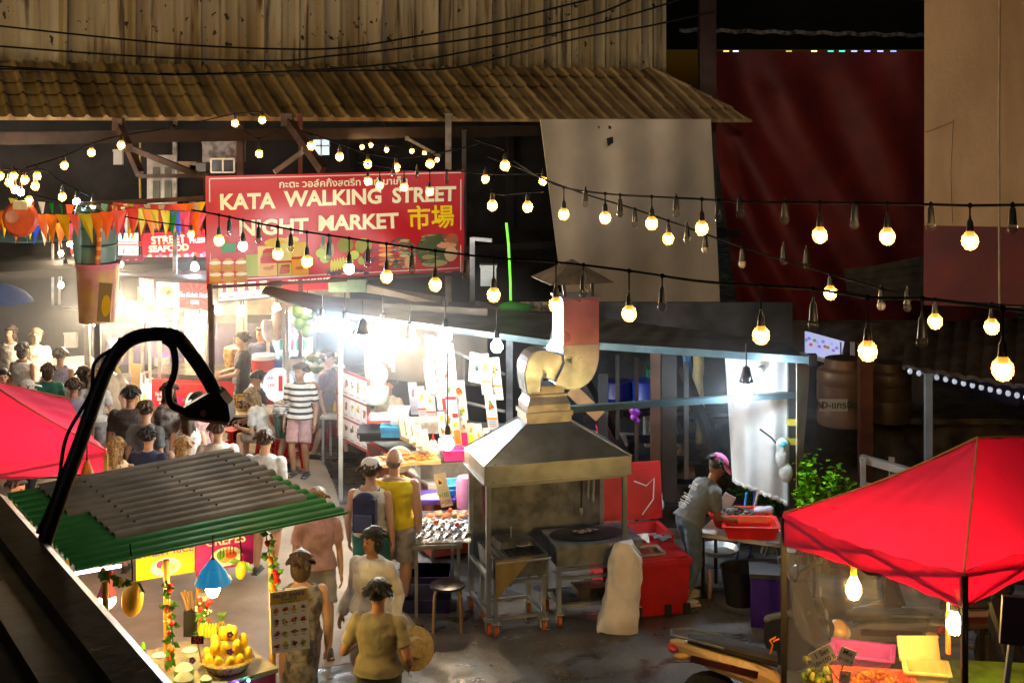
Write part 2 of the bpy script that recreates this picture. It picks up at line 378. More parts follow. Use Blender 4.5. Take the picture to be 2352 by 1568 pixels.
def prof(x):
    q = (x % per) / per
    return .048 * math.exp(-((q - .5) / .13) ** 4)
jit = [random.uniform(-.006, .006) for _ in range(400)]
vs = []; fs = []
x1 = 14.95; x0 = -7.0
for c in range(ncr):
    for e, (v, lift) in enumerate(((c / ncr, .0), ((c + 1.12) / ncr, .035))):
        v = min(v, 1); 
        for i in range(NX + 1):
            x = x0 + (x1 - x0) * i / NX; ez = 5.4 - .0128 * x; k = int((x + 8) / per)
            xx = min(x, x1 - .85 * (1 - v) * 0 ) ; hipx = 14.95 - (1 - v) * 1.3
            xx = min(x, hipx)
            y = 2.0 * (1 - v); z = ez + (6.35 - ez) * (1 - v) + prof(x) + lift * (1 if e else 0) * .9 + jit[(k + c * 37) % 400] + .012 * math.sin(x * .8 + c)
            vs.append((xx, y - (0 if e == 0 else 0), z))
for c in range(ncr):
    o_ = c * 2 * (NX + 1)
    for i in range(NX): fs.append((o_ + i, o_ + NX + 1 + i, o_ + NX + 2 + i, o_ + i + 1))
base = len(vs)                                                  # underside and lip, so the roof has body
for i in range(NX + 1):
    x = x0 + (x1 - x0) * i / NX; ez = 5.4 - .0128 * x; vs.append((x, 0, ez - .03)); 
for i in range(NX + 1):
    x = x0 + (x1 - x0) * i / NX; vs.append((min(x, 13.65), 2.0, 6.25))
o_ = (ncr * 2 - 1) * (NX + 1)
for i in range(NX):
    fs.append((o_ + i, base + i, base + i + 1, o_ + i + 1)); fs.append((base + i, base + NX + 1 + i, base + NX + 2 + i, base + i + 1))
t.add(vs, fs); t.build('roof', TILE, wh, world=False, smooth=False)
bt = MB(); bt.box((3.4, .45, 5.06), (21, .14, .21)); bt.box((4, 1.6, 5.55), (21.5, .1, .12))
for x in (-5, -1, 3, 7, 11): bt.bar((x, .45, 5.0), (x, 1.7, 5.8), .06)
bt.build('beam', mat('dark_brown_beam', (.035, .022, .015), .55, .2, .3, 4), wh, world=False)
DARKW = mat('near_black_wall', (.022, .022, .026), .9, 0, .4, 1.2, .3, 8)  # one near-black grey for the loft and lane walls
bw_ = MB(); bw_.box((4, 4.4, 2.8), (24, .15, 5.6)); bw_.box((4, 3.1, 2.62), (24, 2.5, .14))
for x in (-5.5, -3.2, -.2, 3.8, 7.6, 11.4): bw_.box((x, 4.28, 4.0), (.14, .16, 2.6))
bw_.build('back_wall', DARKW, wh, world=False, smooth=False)
PIPE = mat('galvanised_pipe', (.3, .3, .3), .45, .6, .3, 5)
def post(px, y0, y1, Y, wd, m, label, g=None, name='post', to_ground=True):
    a = P(px, y0, Y); b = XY(px, Y) if to_ground else P(px, y1, Y); q = MB(); q.bar(a, b, wd)
    q.box(a, (wd + .03, wd + .03, .02)); q.box(b + V((0, 0, .01)), (wd + .06, wd + .06, .02))
    return tag(q.build(name, m), label, 'post', g)
post(402, 262, 0, 24.6, .07, mat('pale_pipe', (.45, .47, .46), .4, 0, .4, 12), 'pale grey upright post with spotted paint beside the white door under the tiled eave')
post(552, 262, 0, 25.0, .12, BROWNM, 'brown steel upright rising behind the left end of the red banner')
post(1030, 262, 0, 25.4, .11, PIPE, 'thick grey steel upright rising behind the right part of the red banner')
post(1066, 300, 0, 26.0, .08, BLACKM, 'thin black upright directly right of the red market banner')
post(690, 262, 0, 24.6, .07, mat('maroon_steel', (.12, .02, .02), .5), 'thin maroon upright behind the middle of the red banner')
# bracing that carries the banner
def brace(a, b, Ya, Yb, wd, m, label): q = MB(); q.bar(P(*a, Ya), P(*b, Yb), wd, wd * 1.3); q.box(P(*a, Ya), (wd * 1.7, wd * 1.7, wd * 2)); return tag(q.build('diagonal_brace', m), label, 'brace', 'steel braces under the eave')
brace((272, 285), (322, 400), 23.2, 22.6, .1, BROWNM, 'rusty brace dropping steeply from the beam at the leftmost lit bulb')
brace((300, 340), (462, 405), 22.8, 22.2, .07, BROWNM, 'rusty brace sloping gently down to the top left banner corner')
brace((660, 275), (742, 392), 23.4, 22.6, .11, BROWNM, 'thick rusty brace meeting the banner top near its middle')
brace((700, 345), (630, 395), 23.0, 22.8, .06, PIPE, 'short pale ladder-like brace left of the thick rusty one')
brace((935, 318), (1012, 360), 25.2, 25.0, .04, PIPE, 'thin pale brace running up to the beam above the banner right end')
tag(MB().bar(P(320, 405, 22.4), P(470, 403, 22.0), .06).build('rail', BROWNM), 'upper dark steel rail left of the banner below the braces', 'rail'); tag(MB().bar(P(180, 470, 22), P(470, 455, 21.8), .07).build('rail', BROWNM), 'lower dark steel rail left of the banner above the bunting', 'rail')
# things in the dim loft behind the banner
d = thing('door', 'white panelled door in the dim loft under the tiled eave', 'door', P(372, 470, 26.2)); 
m_ = mat('dull_white_paint', (.5, .5, .52), .6, 0, .2, 6); q = MB(); q.bar(P(372, 356, 26.2), P(372, 470, 26.2), .55, .06); q.build('door_leaf', m_, d)
q = MB()
for yy, hh in ((395, 22), (440, 50)):
    for xx in (359, 386): q.box(P(xx, yy, 26.12), (.13, .02, hh * 26 / F))
q.build('door_panel', mat('door_recess', (.08, .09, .09), .5), d)
def crate(name, label, px, py, Y, dims, m, cat='box', rz=0, group=None):
    a = P(px, py, Y); q = MB(); w_, d_, h_ = dims
    q.box(a + V((0, 0, h_ / 2)), (w_, d_, h_), rz); q.box(a + V((0, 0, h_ - .02)), (w_ + .02, d_ + .02, .04), rz)
    return tag(q.build(name, m), label, cat, group)
CARD = mat('cardboard', (.3, .2, .11), .8, 0, .2, 5)
PWRAP = mat('plastic_wrap', (.35, .34, .35), .3, 0, .4, 9, .5, 14)
crate('bundle', 'tall stack of plastic wrapped cups on the loft shelf right of the glass cabinet', 515, 372, 26.6, (.75, .4, .4), PWRAP, 'bundle')
crate('bundle', 'small plastic wrapped bundle on top of the tall wrapped stack', 520, 342, 26.6, (.45, .35, .22), PWRAP, 'bundle')
c_ = thing('cabinet', 'small glass fronted cabinet on the loft shelf behind the banner', 'cabinet', P(510, 395, 26.3)); q = MB()
for x in (485, 512, 538): q.bar(P(x, 365, 26.3), P(x, 396, 26.3), .03)
for y in (365, 396): q.bar(P(485, y, 26.3), P(538, y, 26.3), .03)
q.build('frame', ALU, c_); MB().box(P(511, 380, 26.34), (.43, .02, .24)).build('pane', mat('dusk_glass', (.05, .07, .1), .15), c_)
crate('cardboard_box', 'brown cardboard box on the loft floor near the white door', 430, 400, 26.4, (.4, .3, .25), CARD)
crate('carton', 'grey carton on the loft shelf left of the wrapped stack', 458, 393, 26.4, (.3, .3, .16), mat('grey_card', (.2, .2, .22), .8), 'carton')
crate('white_box', 'small white electrical box on the dark loft wall left of the white door', 272, 378, 25.8, (.16, .1, .28), WHITEP, 'electric box')
plain('pipe', MB().tube([P(322, 322, 25.2), P(321, 400, 25.2), P(322, 455, 25.2)], .02, 6), mat('yellow_pipe', (.5, .36, .05), .5), 'thin yellow pipe running down left of the white door', 'pipe')
w_ = thing('window', 'small bluish lit window above the banner under the eave', 'window', P(738, 350, 26)); MB().box(P(738, 335, 26.6), (.3, .03, .35)).build('pane', mat('bluish_lit_pane', (.5, .7, .8), es=.35, emit=(.5, .75, .9)), w_)
q = MB(); q.bar(P(738, 312, 26.5), P(738, 358, 26.5), .03); q.bar(P(718, 335, 26.5), P(758, 335, 26.5), .03); q.build('frame', ALU, w_)
# overhead cables in front of the corrugated wall
def cable(label, pts, Y0, Y1, r=.013, m=WIREM):
    n = len(pts); ps = []
    c = [P(x, y, Y0 + (Y1 - Y0) * i / (n - 1)) for i, (x, y) in enumerate(pts)]
    for i in range(n - 1):
        p0 = c[max(0, i - 1)]; p1 = c[i]; p2 = c[i + 1]; p3 = c[min(n - 1, i + 2)]
        for k in range(6):
            t_ = k / 6; ps.append(.5 * ((2 * p1) + (p2 - p0) * t_ + (2 * p0 - 5 * p1 + 4 * p2 - p3) * t_ ** 2 + (3 * p1 - p0 - 3 * p2 + p3) * t_ ** 3))
    ps.append(c[-1]); return tag(MB().tube(ps, r, 5).build('cable', m), label, 'cable', 'overhead cables')
cable('topmost overhead cable, climbing right to the top of the corrugated wall', [(-20, 58), (200, 82), (420, 103), (640, 113), (790, 110), (950, 85), (1140, 50), (1330, 5), (1400, -12)], 18, 18)
cable('second overhead cable, crossing the corrugated wall under the topmost one', [(-20, 105), (200, 122), (420, 135), (640, 140), (760, 129), (900, 114), (1140, 80), (1350, 38), (1450, 0), (1480, -15)], 18, 18)
cable('third overhead cable, running along the top of the roof tiles then climbing right', [(-20, 158), (150, 163), (400, 172), (640, 165), (790, 157), (960, 139), (1150, 103), (1350, 60), (1480, 25), (1560, 0)], 18, 18)
cable('lowest overhead cable, sagging over the tiles and rising past the dark pole', [(-20, 152), (120, 160), (330, 171), (560, 168), (800, 163), (950, 162), (1050, 155), (1200, 120), (1330, 88), (1480, 62), (1560, 45), (1640, 28)], 18.1, 18.1)

# ---------------------------------------------------------------- right side
BEIGE = mat('peach_plaster', (.68, .45, .24), .85, 0, .22, 1.3, .3, 18, col2=(.50, .31, .15), streak=(1, 1, .3)); MAROON = mat('maroon_plaster', (.22, .05, .04), .75, 0, .5, 1.3, .15, 18, col2=(.15, .045, .055))
rb = thing('building', 'peach plastered building with a maroon band below, at the right edge', 'building', XY(2240, 20.5))
def slab(x0, x1, y0, y1, Y, th=3.0, dpx=0):
    a = P(x0, y0, Y); b = P(x1, y1, Y); return MB().box(((a.x + b.x) / 2, Y + th / 2, (a.z + b.z) / 2), (b.x - a.x, th, a.z - b.z))
zt = P(0, 518, 20.5).z; zb = P(0, 700, 20.5).z
x0_ = P(2123, 0, 20.5).x; e1 = V((x0_, 20.5, 0)); e2 = V((x0_ + 6.5, 19.2, 0)); back = V((1.0, 3, 0))
def prism(mb, quad, z0, z1):
    vs = [V((p.x, p.y, z)) for z in (z0, z1) for p in quad]; mb.add(vs, [(3, 2, 1, 0), (4, 5, 6, 7), (0, 1, 5, 4), (1, 2, 6, 5), (2, 3, 7, 6), (3, 0, 4, 7)]); return mb
prism(MB(), [e1, e2, e2 + back, e1 + back], zt, 11.0).build('wall', BEIGE, rb, smooth=False)
prism(MB(), [e1 + V((-.012, -.012, 0)), e2 + V((0, -.012, 0)), e2 + back, e1 + back], zb, zt + .001).build('painted_band', MAROON, rb, smooth=False)
cr = MB(); cr.tube([P(2190, 275, 20.36), P(2184, 400, 20.36), P(2188, 512, 20.36)], .006, 4); cr.tube([P(2125, 304, 20.45), P(2150, 296, 20.4), P(2188, 280, 20.36)], .008, 4); cr.build('crack', mat('hairline_crack', (.2, .11, .05), .9), rb); MB().tube([P(2296, -20, 20.1), P(2294, 300, 20.1), P(2296, 705, 20.1)], .018, 8).build('conduit', mat('painted_conduit', (.5, .33, .18), .6), rb)
dk = mat('dark_red_timber', (.06, .02, .015), .6, 0, .3, 3)
q = MB(); q.bar(P(1624, -80, 30.6), XY(1624, 30.6), .36); tag(q.build('pole', dk), 'thick dark reddish pole rising between the tiled roof and the red tarpaulin', 'pole')
# far dark roof edge with its rim coloured pale, behind the red tarpaulin
q = MB(); q.sheet(lambda u, v: P(1560 + 640 * u, 65 + 14 * u + 2 * math.sin(u * 70) + 9 * v, 33), 60, 1, .05); tag(q.build('roof_edge', mat('pale_rim_metal', (.35, .35, .37), .4, .5, .5, 9)), 'far roof edge whose pale rim crosses the dark upper right', 'roof edge')
q = MB(); q.box(P(1890, 25, 36), (9, .3, 2.0)); q.box(P(1890, 60, 36.4), (9.2, .5, .2)); tag(q.build('far_building', mat('night_wall', (.003, .003, .004), .9)), 'unlit far building above the red tarpaulin', 'building')
LL = mat('distant_light_line', attr=True, es=.9, noise=0); lsr = thing('light_strip', 'thin row of tiny coloured lights on top of the red tarpaulin', 'light strip', P(1860, 118, 31))
for x, c in ((1668, '#c0a060'), (1690, '#b0b0c0'), (1812, '#8a7a40'), (1870, '#d0c080'), (1908, '#40a090'), (1934, '#40b0a0'), (1962, '#9090b0'), (1992, '#8080c0'), (2022, '#9090d0'), (2052, '#7080b0')):
    MB().box(P(x, 118, 31.2), (.12, .05, .03), col=c).build('light', LL, lsr)
# dark red tarpaulin
RT = mat('red_tarpaulin', (.20, .012, .009), .6, 0, .3, 1.2, .25, 3, col2=(.12, .008, .009))
def rt(u, v):
    xl = 1640 + 25 * max(0, v - .3) / .7 * 2.4; x = xl + (2330 - xl) * u; top = 118; bot = 752 - 18 * u
    fold = .32 * math.sin((u * 1.0 - v * .42) * 26) * math.exp(-u * 2.0) * (.4 + v) + .05 * math.sin(u * 17 + v * 3)
    return P(x, top + (bot - top) * v, 31.6 + fold)
q = MB(); q.sheet(rt, 90, 40, .012); tag(q.build('tarpaulin', RT), 'huge dark red tarpaulin hanging beside the peach building', 'tarpaulin')
BLK = mat('grey_blockwork', (.16, .145, .12), .85, 0, .25, 3, .2, 20); q = MB()
tri = [(1938, 618), (2010, 610), (2130, 585), (2130, 690), (2050, 690), (1945, 668)]
q.add([P(x, y, 30.9) for x, y in tri] + [P(x, y, 31.2) for x, y in tri], [tuple(range(6)), tuple(range(11, 5, -1))] + [(i, i + 6, (i + 1) % 6 + 6, (i + 1) % 6) for i in range(6)])
for i in range(5): q.bar(P(1945, 632 + 14 * i, 30.88), P(2128, 606 + 18 * i, 30.88), .02, .012)
tag(q.build('blockwork_wall', BLK), 'pale patch of block wall showing where the red tarpaulin is lifted', 'wall')
# pale tarpaulin under the eave
GT = mat('grey_white_tarpaulin', (.72, .62, .48), .7, 0, .18, 1.1, .3, 4, col2=(.58, .50, .39))
def gt(u, v):
    xl = 1240 + 55 * v; xr = 1632 + 22 * v; x = xl + (xr - xl) * u; y = 274 + (706 - 274) * v + 4 * math.sin(u * 9) * v
    return P(x, y, 26.75 + (x - 1240) * .0049 + .05 * math.sin(u * 22 + v * 2) * (1 - v * .6) + .12 * math.sin((u + v) * 5))
q = MB(); q.sheet(gt, 60, 40, .012); o = tag(q.build('tarpaulin', GT), 'pale grey tarpaulin hanging from the tiled eave', 'tarpaulin')
for pts in ([(1397, 288), (1403, 290), (1405, 296), (1398, 297)], [(1372, 289), (1378, 291), (1376, 297)], [(1393, 318), (1408, 314), (1409, 328), (1396, 337)]):
    n = len(pts); MB().add([P(x, y, 27.15) for x, y in pts] + [P(x, y, 27.17) for x, y in pts], [tuple(range(n)), tuple(range(n, 2 * n))[::-1]] + [(i, i + n, (i + 1) % n + n, (i + 1) % n) for i in range(n)]).build('tear', mat('dark_tear', (.01, .01, .01), .9), o)
# dark yard behind: walls, shed, tanks
YW = mat('old_stone_wall', (.12, .09, .065), .9, 0, .5, 2.2, .9, 7); q = MB(); q.box((3.0, 22.0, 1.1), (7.0, .3, 2.2)); q.box((7.5, 20.9, .5), (9, .6, 1.0)); q.box((7.5, 20.75, 1.03), (9.1, .9, .08))
tag(q.build('stone_wall', YW), 'low rough stone wall carrying the brown water tanks', 'wall')
q = MB(); q.box((8.6, 28.2, .4), (12, .2, 1.4)); tag(q.build('yard_wall', mat('yard_plaster', (.17, .14, .11), .9, 0, .3, 1.5), smooth=False), 'dim plaster wall across the back of the yard', 'wall')
fr = thing('window', 'lit shop window with a purple flowered display seen behind the awning end', 'window', P(1878, 810, 22)); 
sign('window_display', None, None, P(1838, 806, 21.9), P(1930, 832, 21.6), .33, [('disc', .06 + .045 * i, .2 + .05 * math.sin(i * 2.3), .03, .025, ['#7a60a0', '#5a70c0', '#b04050', '#607838', '#8890c8'][i % 5], i % 3) for i in range(12)], bg='#9aa0c8', glow=.5, parent=fr)
q = MB(); q.bar(P(1836, 812, 21.8), P(1930, 838, 21.5), .05); q.bar(P(1932, 785, 21.6), P(1932, 838, 21.6), .05); q.bar(P(1958, 785, 21.6), P(1958, 838, 21.6), .06); q.build('window_frame', WHITEP, fr)
TANK = mat('brown_tank', (.20, .115, .07), .4, 0, .2, 3)
def tank(px, py, Y, R0, H0, label, m):
    t_ = thing('water_tank', label, 'water tank', P(px, py, Y), group='water tanks on the stone wall')
    MB().lathe([(R0 * .95, 0), (R0, .05), (R0, .3), (R0 * .97, .32), (R0, .34), (R0, .62 * H0), (R0 * .97, .63 * H0), (R0, .65 * H0), (R0, .78 * H0), (R0 * .96, .83 * H0), (R0 * .72, .87 * H0), (R0 * .7, H0), (R0 * .62, H0)], (0, 0, 0), 28).build('tank_body', m, t_, world=False)
    MB().lathe([(R0 * .62, H0 * .97), (R0 * .62, H0 * 1.01), (.05, H0 * 1.01)], (0, 0, 0), 24).build('lid', mat('tank_lid', (.05, .03, .02), .5), t_, world=False)
    return t_
tk = tank(1938, 972, 19.9, .38, .93, 'brown ribbed water tank with a white label, behind the awning end', TANK)
sign('label_plate', None, None, V((P(1880, 940, 19.5).x, 19.47, P(0, 943, 19.5).z)), V((P(1946, 943, 19.5).x, 19.47, P(0, 943, 19.5).z)), .17, [('text', .25, .085, .13, 'BD-แกรนิต', '#2c3c30', .02), ('rect', .02, .05, .05, .06, '#b03028', 1), ('rect', .04, .03, .02, .11, '#b03028', 2)], bg='#c8c0b0', parent=tk, th=.012)
tank(2040, 965, 20.4, .33, .85, 'plain dark brown water tank right of the labelled one', mat('dark_tank', (.12, .075, .045), .45, 0, .25, 4))
post(1987, 790, 0, 19.0, .17, mat('brown_post', (.14, .045, .025), .6, 0, .3, 4), 'thick reddish brown post in front of the water tanks', to_ground=True)
post(2132, 858, 0, 17.6, .085, mat('blue_grey_post', (.24, .28, .33), .45, .1, .15, 5), 'slim blue-grey square post right of the water tanks')
# low tiled shed roof with clear unlit bulbs along its eave
SR = mat('dark_shed_tile', (.05, .036, .026), .7, 0, .5, 3, .4, 16); q = MB()
def sr(u, v):
    a = P(2090, 752, 21.5).lerp(P(2480, 735, 20.5), u); b = P(2075, 850, 18.3).lerp(P(2480, 918, 16.6), u); p = a.lerp(b, v); p.z += .03 * abs(math.sin(u * 34)) - .03 * ((v * 6) % 1); return p
q.sheet(sr, 120, 36, .05); sh = tag(q.build('shed_roof', SR), 'low dark tiled shed roof under the maroon band', 'shed roof')
sl = thing('string_light', 'row of clear unlit bulbs along the low dark shed roof eave', 'string light', P(2200, 880, 17.4), group='string lights'); q = MB(); q.tube([P(2080, 846, 18.1), P(2220, 876, 17.3), P(2360, 905, 16.7)], .008, 5); q.build('wire', WIREM, sl)
cb = MB().ball((0, 0, 0), (.033, .033, .038), 10, 6).mesh('clear_bulb'); cb.materials.append(mat('faint_glow_bulb_glass', (.75, .8, .85), .04, noise=0, alpha=.55, spec=1, es=.12, emit=(.7, .8, 1)))  # faint glow put into the glass of the unlit bulbs
for i in range(14): x = 2090 + 20.5 * i; child('bulb', cb, sl, P(x, 850 + .225 * (x - 2080), 18.0 - (x - 2080) * .0048) - V(sl.location))
q = MB(); q.bar(P(1978, 1052, 17.5), P(2120, 1092, 16.8), .09); q.bar(P(1980, 1112, 17.5), P(2040, 1128, 17.2), .07)
for x in (1982, 2048): q.bar(P(x, 1050, 17.3), XY(x, 17.3), .06)
tag(q.build('barrier', mat('dull_white_rail', (.35, .31, .27), .6)), 'dull white metal barrier behind the red tent roof', 'barrier')
plain('cloth_bundle', MB().tube([P(2150, 850, 20.2), P(2240, 870, 20.0), P(2345, 905, 19.8)], [.1, .22, .2], 10), mat('navy_cloth', (.02, .02, .09), .8), 'dark blue cloth bundle in the shade under the low shed roof', 'cloth')
# far left: dark backdrop, trees, teal awning
q = MB(); q.box((-14, 33, 2.2), (14, .3, 4.4)); tag(q.build('yard_wall', DARKW, smooth=False), 'dark wall closing the lane at the far left', 'wall')
# ---------------------------------------------------------------- people
def remesh(mb, vox, smooth=3, name='m'):
    me = mb.mesh(name, None, False); o = bpy.data.objects.new(name, me)
    m = o.modifiers.new('r', 'REMESH'); m.mode = 'VOXEL'; m.voxel_size = vox; m.use_smooth_shade = True
    if smooth: q = o.modifiers.new('s', 'SMOOTH'); q.iterations = smooth; q.factor = .5
    r = evaluate(o); bpy.data.objects.remove(o); bpy.data.meshes.remove(me); r.name = name; return r
def ik(a, b, l1, l2, pole):
    d = b - a; L = min(d.length, .998 * (l1 + l2)); u = d.normalized(); b = a + u * L
    x = (l1 * l1 - l2 * l2 + L * L) / (2 * L); h = math.sqrt(max(1e-6, l1 * l1 - x * x)); p = V(pole); p = (p - u * p.dot(u)).normalized()
    return a + u * x + p * h, b
def wrinkle(me, amp, f):
    nz = mathutils.noise.noise
    ns = [v.normal.copy() for v in me.vertices]
    for v, n in zip(me.vertices, ns):
        c = v.co; w = nz(V((c.x * f, c.y * f, c.z * f * 1.9))) + .6 * abs(nz(V((c.x * f * 2.1 + 5, c.y * f * 2.1, c.z * f * 1.2 + c.x * 9))))
        v.co = c + n * amp * w
def chain(mb, pts, rs):
    """tapered limb with round joints"""
    for i in range(len(pts) - 1):
        a, b = pts[i], pts[i + 1]; k = 4
        mb.tube([a + (b - a) * j / k for j in range(k + 1)], [rs[i] + (rs[i + 1] - rs[i]) * j / k for j in range(k + 1)], 10)
    for p, r in zip(pts, rs): mb.ball(p, r, 10, 6)
def limb(mb, pts, rs, ri):
    """pts joints; rs radii at joints, ri bulge radii mid segment"""
    for i in range(len(pts) - 1):
        a, b = pts[i], pts[i + 1]
        mb.tube([a, a.lerp(b, .33), a.lerp(b, .66), b], [rs[i], ri[i], (ri[i] + rs[i + 1]) / 2, rs[i + 1]], 12)
    for p, r in zip(pts, rs): mb.ball(p, r, 10, 6)
SKIN = {'light': mat('skin_light', (.56, .33, .22), .5, noise=.08), 'tan': mat('skin_tan', (.42, .21, .12), .5, noise=.1), 'brown': mat('skin_brown', (.25, .12, .065), .5, noise=.1)}
def hairm(c, n): return mat('hair_' + n, c, .45, noise=.4, scale=40, bump=.5, bscale=90)
HAIR = {'black': hairm((.012, .01, .009), 'black'), 'brown': hairm((.07, .035, .018), 'brown'), 'blond': hairm((.38, .24, .1), 'blond'), 'ginger': hairm((.42, .15, .035), 'ginger'), 'grey': hairm((.22, .2, .18), 'grey')}
EYEM = mat('eye_dark', (.02, .015, .012), .2, noise=0); LIPM = mat('lip', (.32, .09, .07), .5, noise=0)
def cloth(n, c, c2=None): return mat('cloth_' + n, c, .85, noise=.2, scale=6, bump=.9, bscale=7, col2=c2, sheen=.2)
def person(label, x, y, face=180, H=1.68, lean=0, head=(0, 0), lw=None, rw=None, lp=None, rp=None, feet=((-.11, 0), (.11, .02)), sit=0, top=('tee', None),
           bot=('trousers', None), hair=('short', 'black'), skin='tan', shoes=(.05, .05, .05), build=1.0, z0=0, detail=.011, hat=None, group='people at the market', kneepole=None, backpack=None, side=0, twist=0):
    """face: heading in degrees, 180 = seen from behind, 0 = towards the camera. lw/rw: wrist targets (x, forward, up) in body frame metres for H=1.7"""
    s = H / 1.7; root = thing('person', label, 'person', (x, y, z0), math.radians(face), group, s)
    B = MB(); pz = .93 - sit
    ca = math.radians(lean); up = V((math.sin(math.radians(side)), -math.sin(ca), math.cos(ca))).normalized(); R = V((1, 0, 0)); fw = up.cross(R).normalized() * -1
    fw = V((0, -math.cos(ca), -math.sin(ca))); tw = math.radians(twist)
    R2 = (R * math.cos(tw) + fw * math.sin(tw)); R2 = (R2 - up * R2.dot(up)).normalized()
    hip = V((0, 0, pz)); bw = build
    prof = [(-.10, .12, .09), (-.03, .163, .115), (.05, .158, .11), (.14, .138, .1), (.24, .15, .112), (.34, .168, .115), (.42, .17, .1), (.47, .125, .078), (.505, .062, .058)]
    def torso(mb, inf, t0, t1, flare=0, neck=False):
        vs = []; n = 18; pr = [p for p in prof if t0 - .03 <= p[0] <= t1 + .03]
        for t, rx, ry in pr:
            rr = R.lerp(R2, min(1, max(0, t / .4))).normalized(); c = hip + up * t
            if lean > 40: c = c + V((0, 0, 1)) * .05 * math.sin(min(1, max(0, t / .45)) * 3.14)
            for k in range(n):
                a = 2 * math.pi * k / n; e = inf + flare * max(0, .1 - t)
                vs.append(c + rr * math.cos(a) * (rx * bw + e) + fw * math.sin(a) * (ry * bw + e))
        m = len(pr); fs = [(i * n + k, i * n + (k + 1) % n, (i + 1) * n + (k + 1) % n, (i + 1) * n + k) for i in range(m - 1) for k in range(n)]
        fs += [tuple(range(n))[::-1], tuple(range((m - 1) * n, m * n))]
        mb.add(vs, fs)
    torso(B, 0, -1, 1)
    nb = hip + up * .48; hd = math.radians(head[1]); hy = math.radians(head[0])
    nu = (up + V((0, 0, .55 if lean > 25 else .2))).normalized(); hc = nb + nu * .188 + fw * .02
    HR = (Matrix.Rotation(hy, 3, 'Z') @ Matrix.Rotation(hd + math.radians(lean * .35), 3, 'X')) * 1.07     # head frame: x right, -y face
    def hp(px, py, pz_): return hc + HR @ V((px, py, pz_))
    B.tube([nb - nu * .06, hc - nu * .03], [.06, .054], 12)
    B.ball(hc + HR @ V((0, .012, .02)), (.074, .093, .105), 16, 10, HR); B.ball(hp(0, -.02, -.045), (.058, .07, .07), 14, 8, HR)
    B.ball(hp(0, -.062, -.088), (.026, .022, .02), 8, 6, HR); B.ball(hp(0, -.098, -.012), (.012, .018, .022), 8, 6, HR)
    for q in (-1, 1): B.ball(hp(q * .078, .005, -.01), (.012, .02, .03), 8, 6, HR)
    def arm(q, tgt, pole):
        sh = hip + up * .415 + R2 * q * .185 * (.5 + bw / 2)
        t = sh + V((q * .06, -.04, -.53)) if tgt is None else hip + R2 * tgt[0] + fw * 0 + V((0, -tgt[1], tgt[2]))
        el, wr = ik(sh, t, .29, .26, pole or (q * .35, 1, -.3)); return sh, el, wr
    arms = [arm(-1, lw, lp), arm(1, rw, rp)]; feetp = []
    for q, (sh, el, wr) in zip((-1, 1), arms):
        limb(B, [sh, el, wr], [.052 * bw, .038 * bw, .026], [.047 * bw, .037 * bw])
        d = (wr - el).normalized(); pr_ = d.cross(V((0, 1, 0))); side_ = d.cross(V((q, 0, 0))).normalized(); n_ = V((q, 0, 0)); n_ = (n_ - d * n_.dot(d)).normalized()
        pc = wr + d * .045; M3 = Matrix((side_, n_, d)).transposed()
        B.ball(pc, (.04, .018, .052), 10, 6, M3)
        for i, ln in enumerate((.062, .072, .068, .052)):
            o_ = pc + side_ * (.028 - .0187 * i) + d * .036; k1 = o_ + d * ln * .5 - n_ * .008; k2 = k1 + d * ln * .42 - n_ * .022
            B.tube([o_, k1, k2], [.0105, .0098, .0085], 6); B.ball(k2, .0085, 6, 4)
        th = pc + side_ * .034 - d * .018; t2 = th + side_ * .022 + d * .03 - n_ * .012; B.tube([th, t2, t2 + d * .026 - n_ * .008], [.013, .011, .0095], 6); B.ball(t2 + d * .026 - n_ * .008, .0095, 6, 4)
    legs = []
    for q, f in zip((-1, 1), feet):
        hj = hip + V((q * .085 * bw, 0, -.04)); an = V((f[0], -f[1], .085 + (f[2] if len(f) > 2 else 0)))
        kn, an = ik(hj, an, .42, .41, kneepole or (q * .1, -1, .05)); legs.append((hj, kn, an))
        limb(B, [hj, kn, an], [.088 * bw, .054 * bw, .036], [.083 * bw, .055 * bw])
        B.tube([an + V((0, .035, -.04)), an + V((0, -.04, -.045)), an + V((q * .01, -.13, -.062))], [.036, .036, .026], 10)
        B.ball(an + V((q * .01, -.135, -.062)), (.034, .035, .022), 8, 6)
    me = remesh(B, detail, 3, 'body'); o = child('body', me, root); me.materials.append(SKIN[skin])
    root_b = o
    # eyes, brows, mouth
    E_ = MB()
    for q in (-1, 1):
        E_.ball(hp(q * .03, -.083, .016), (.011, .008, .007), 8, 5, HR)
    e = E_.build('eyes', EYEM, root, world=False)
    MB().ball(hp(0, -.087, -.052), (.022, .008, .007), 8, 5, HR).build('mouth', LIPM, root, world=False)
    # hair
    hk, hcn = hair; Hh = MB()
    if hk != 'bald':
        Hh.ball(hp(0, .03, .04), (.086, .092, .1), 16, 10, HR); Hh.ball(hp(0, -.012, .082), (.074, .08, .05), 14, 8, HR)
        if hk in ('long', 'bun', 'bob'):
            for q in (-1, 1): Hh.ball(hp(q * .062, .028, -.02), (.03, .06, .09), 10, 6, HR)
        if hk == 'long': Hh.tube([hp(0, .05, .03), hp(0, .085, -.08), hc + HR @ V((0, .095, -.1)) + V((0, .02, -.14))], [.085, .075, .045], 12, flat=.8)
        if hk == 'bob': Hh.ball(hp(0, .05, -.05), (.088, .07, .09), 12, 8, HR)
        if hk == 'bun': Hh.ball(hp(0, .1, .08), (.045, .04, .045), 10, 6, HR)
    else: Hh.ball(hp(0, .04, -.02), (.08, .07, .05), 14, 8, HR)
    Rh = random.Random(int(abs(x) * 1000) + int(y * 77))
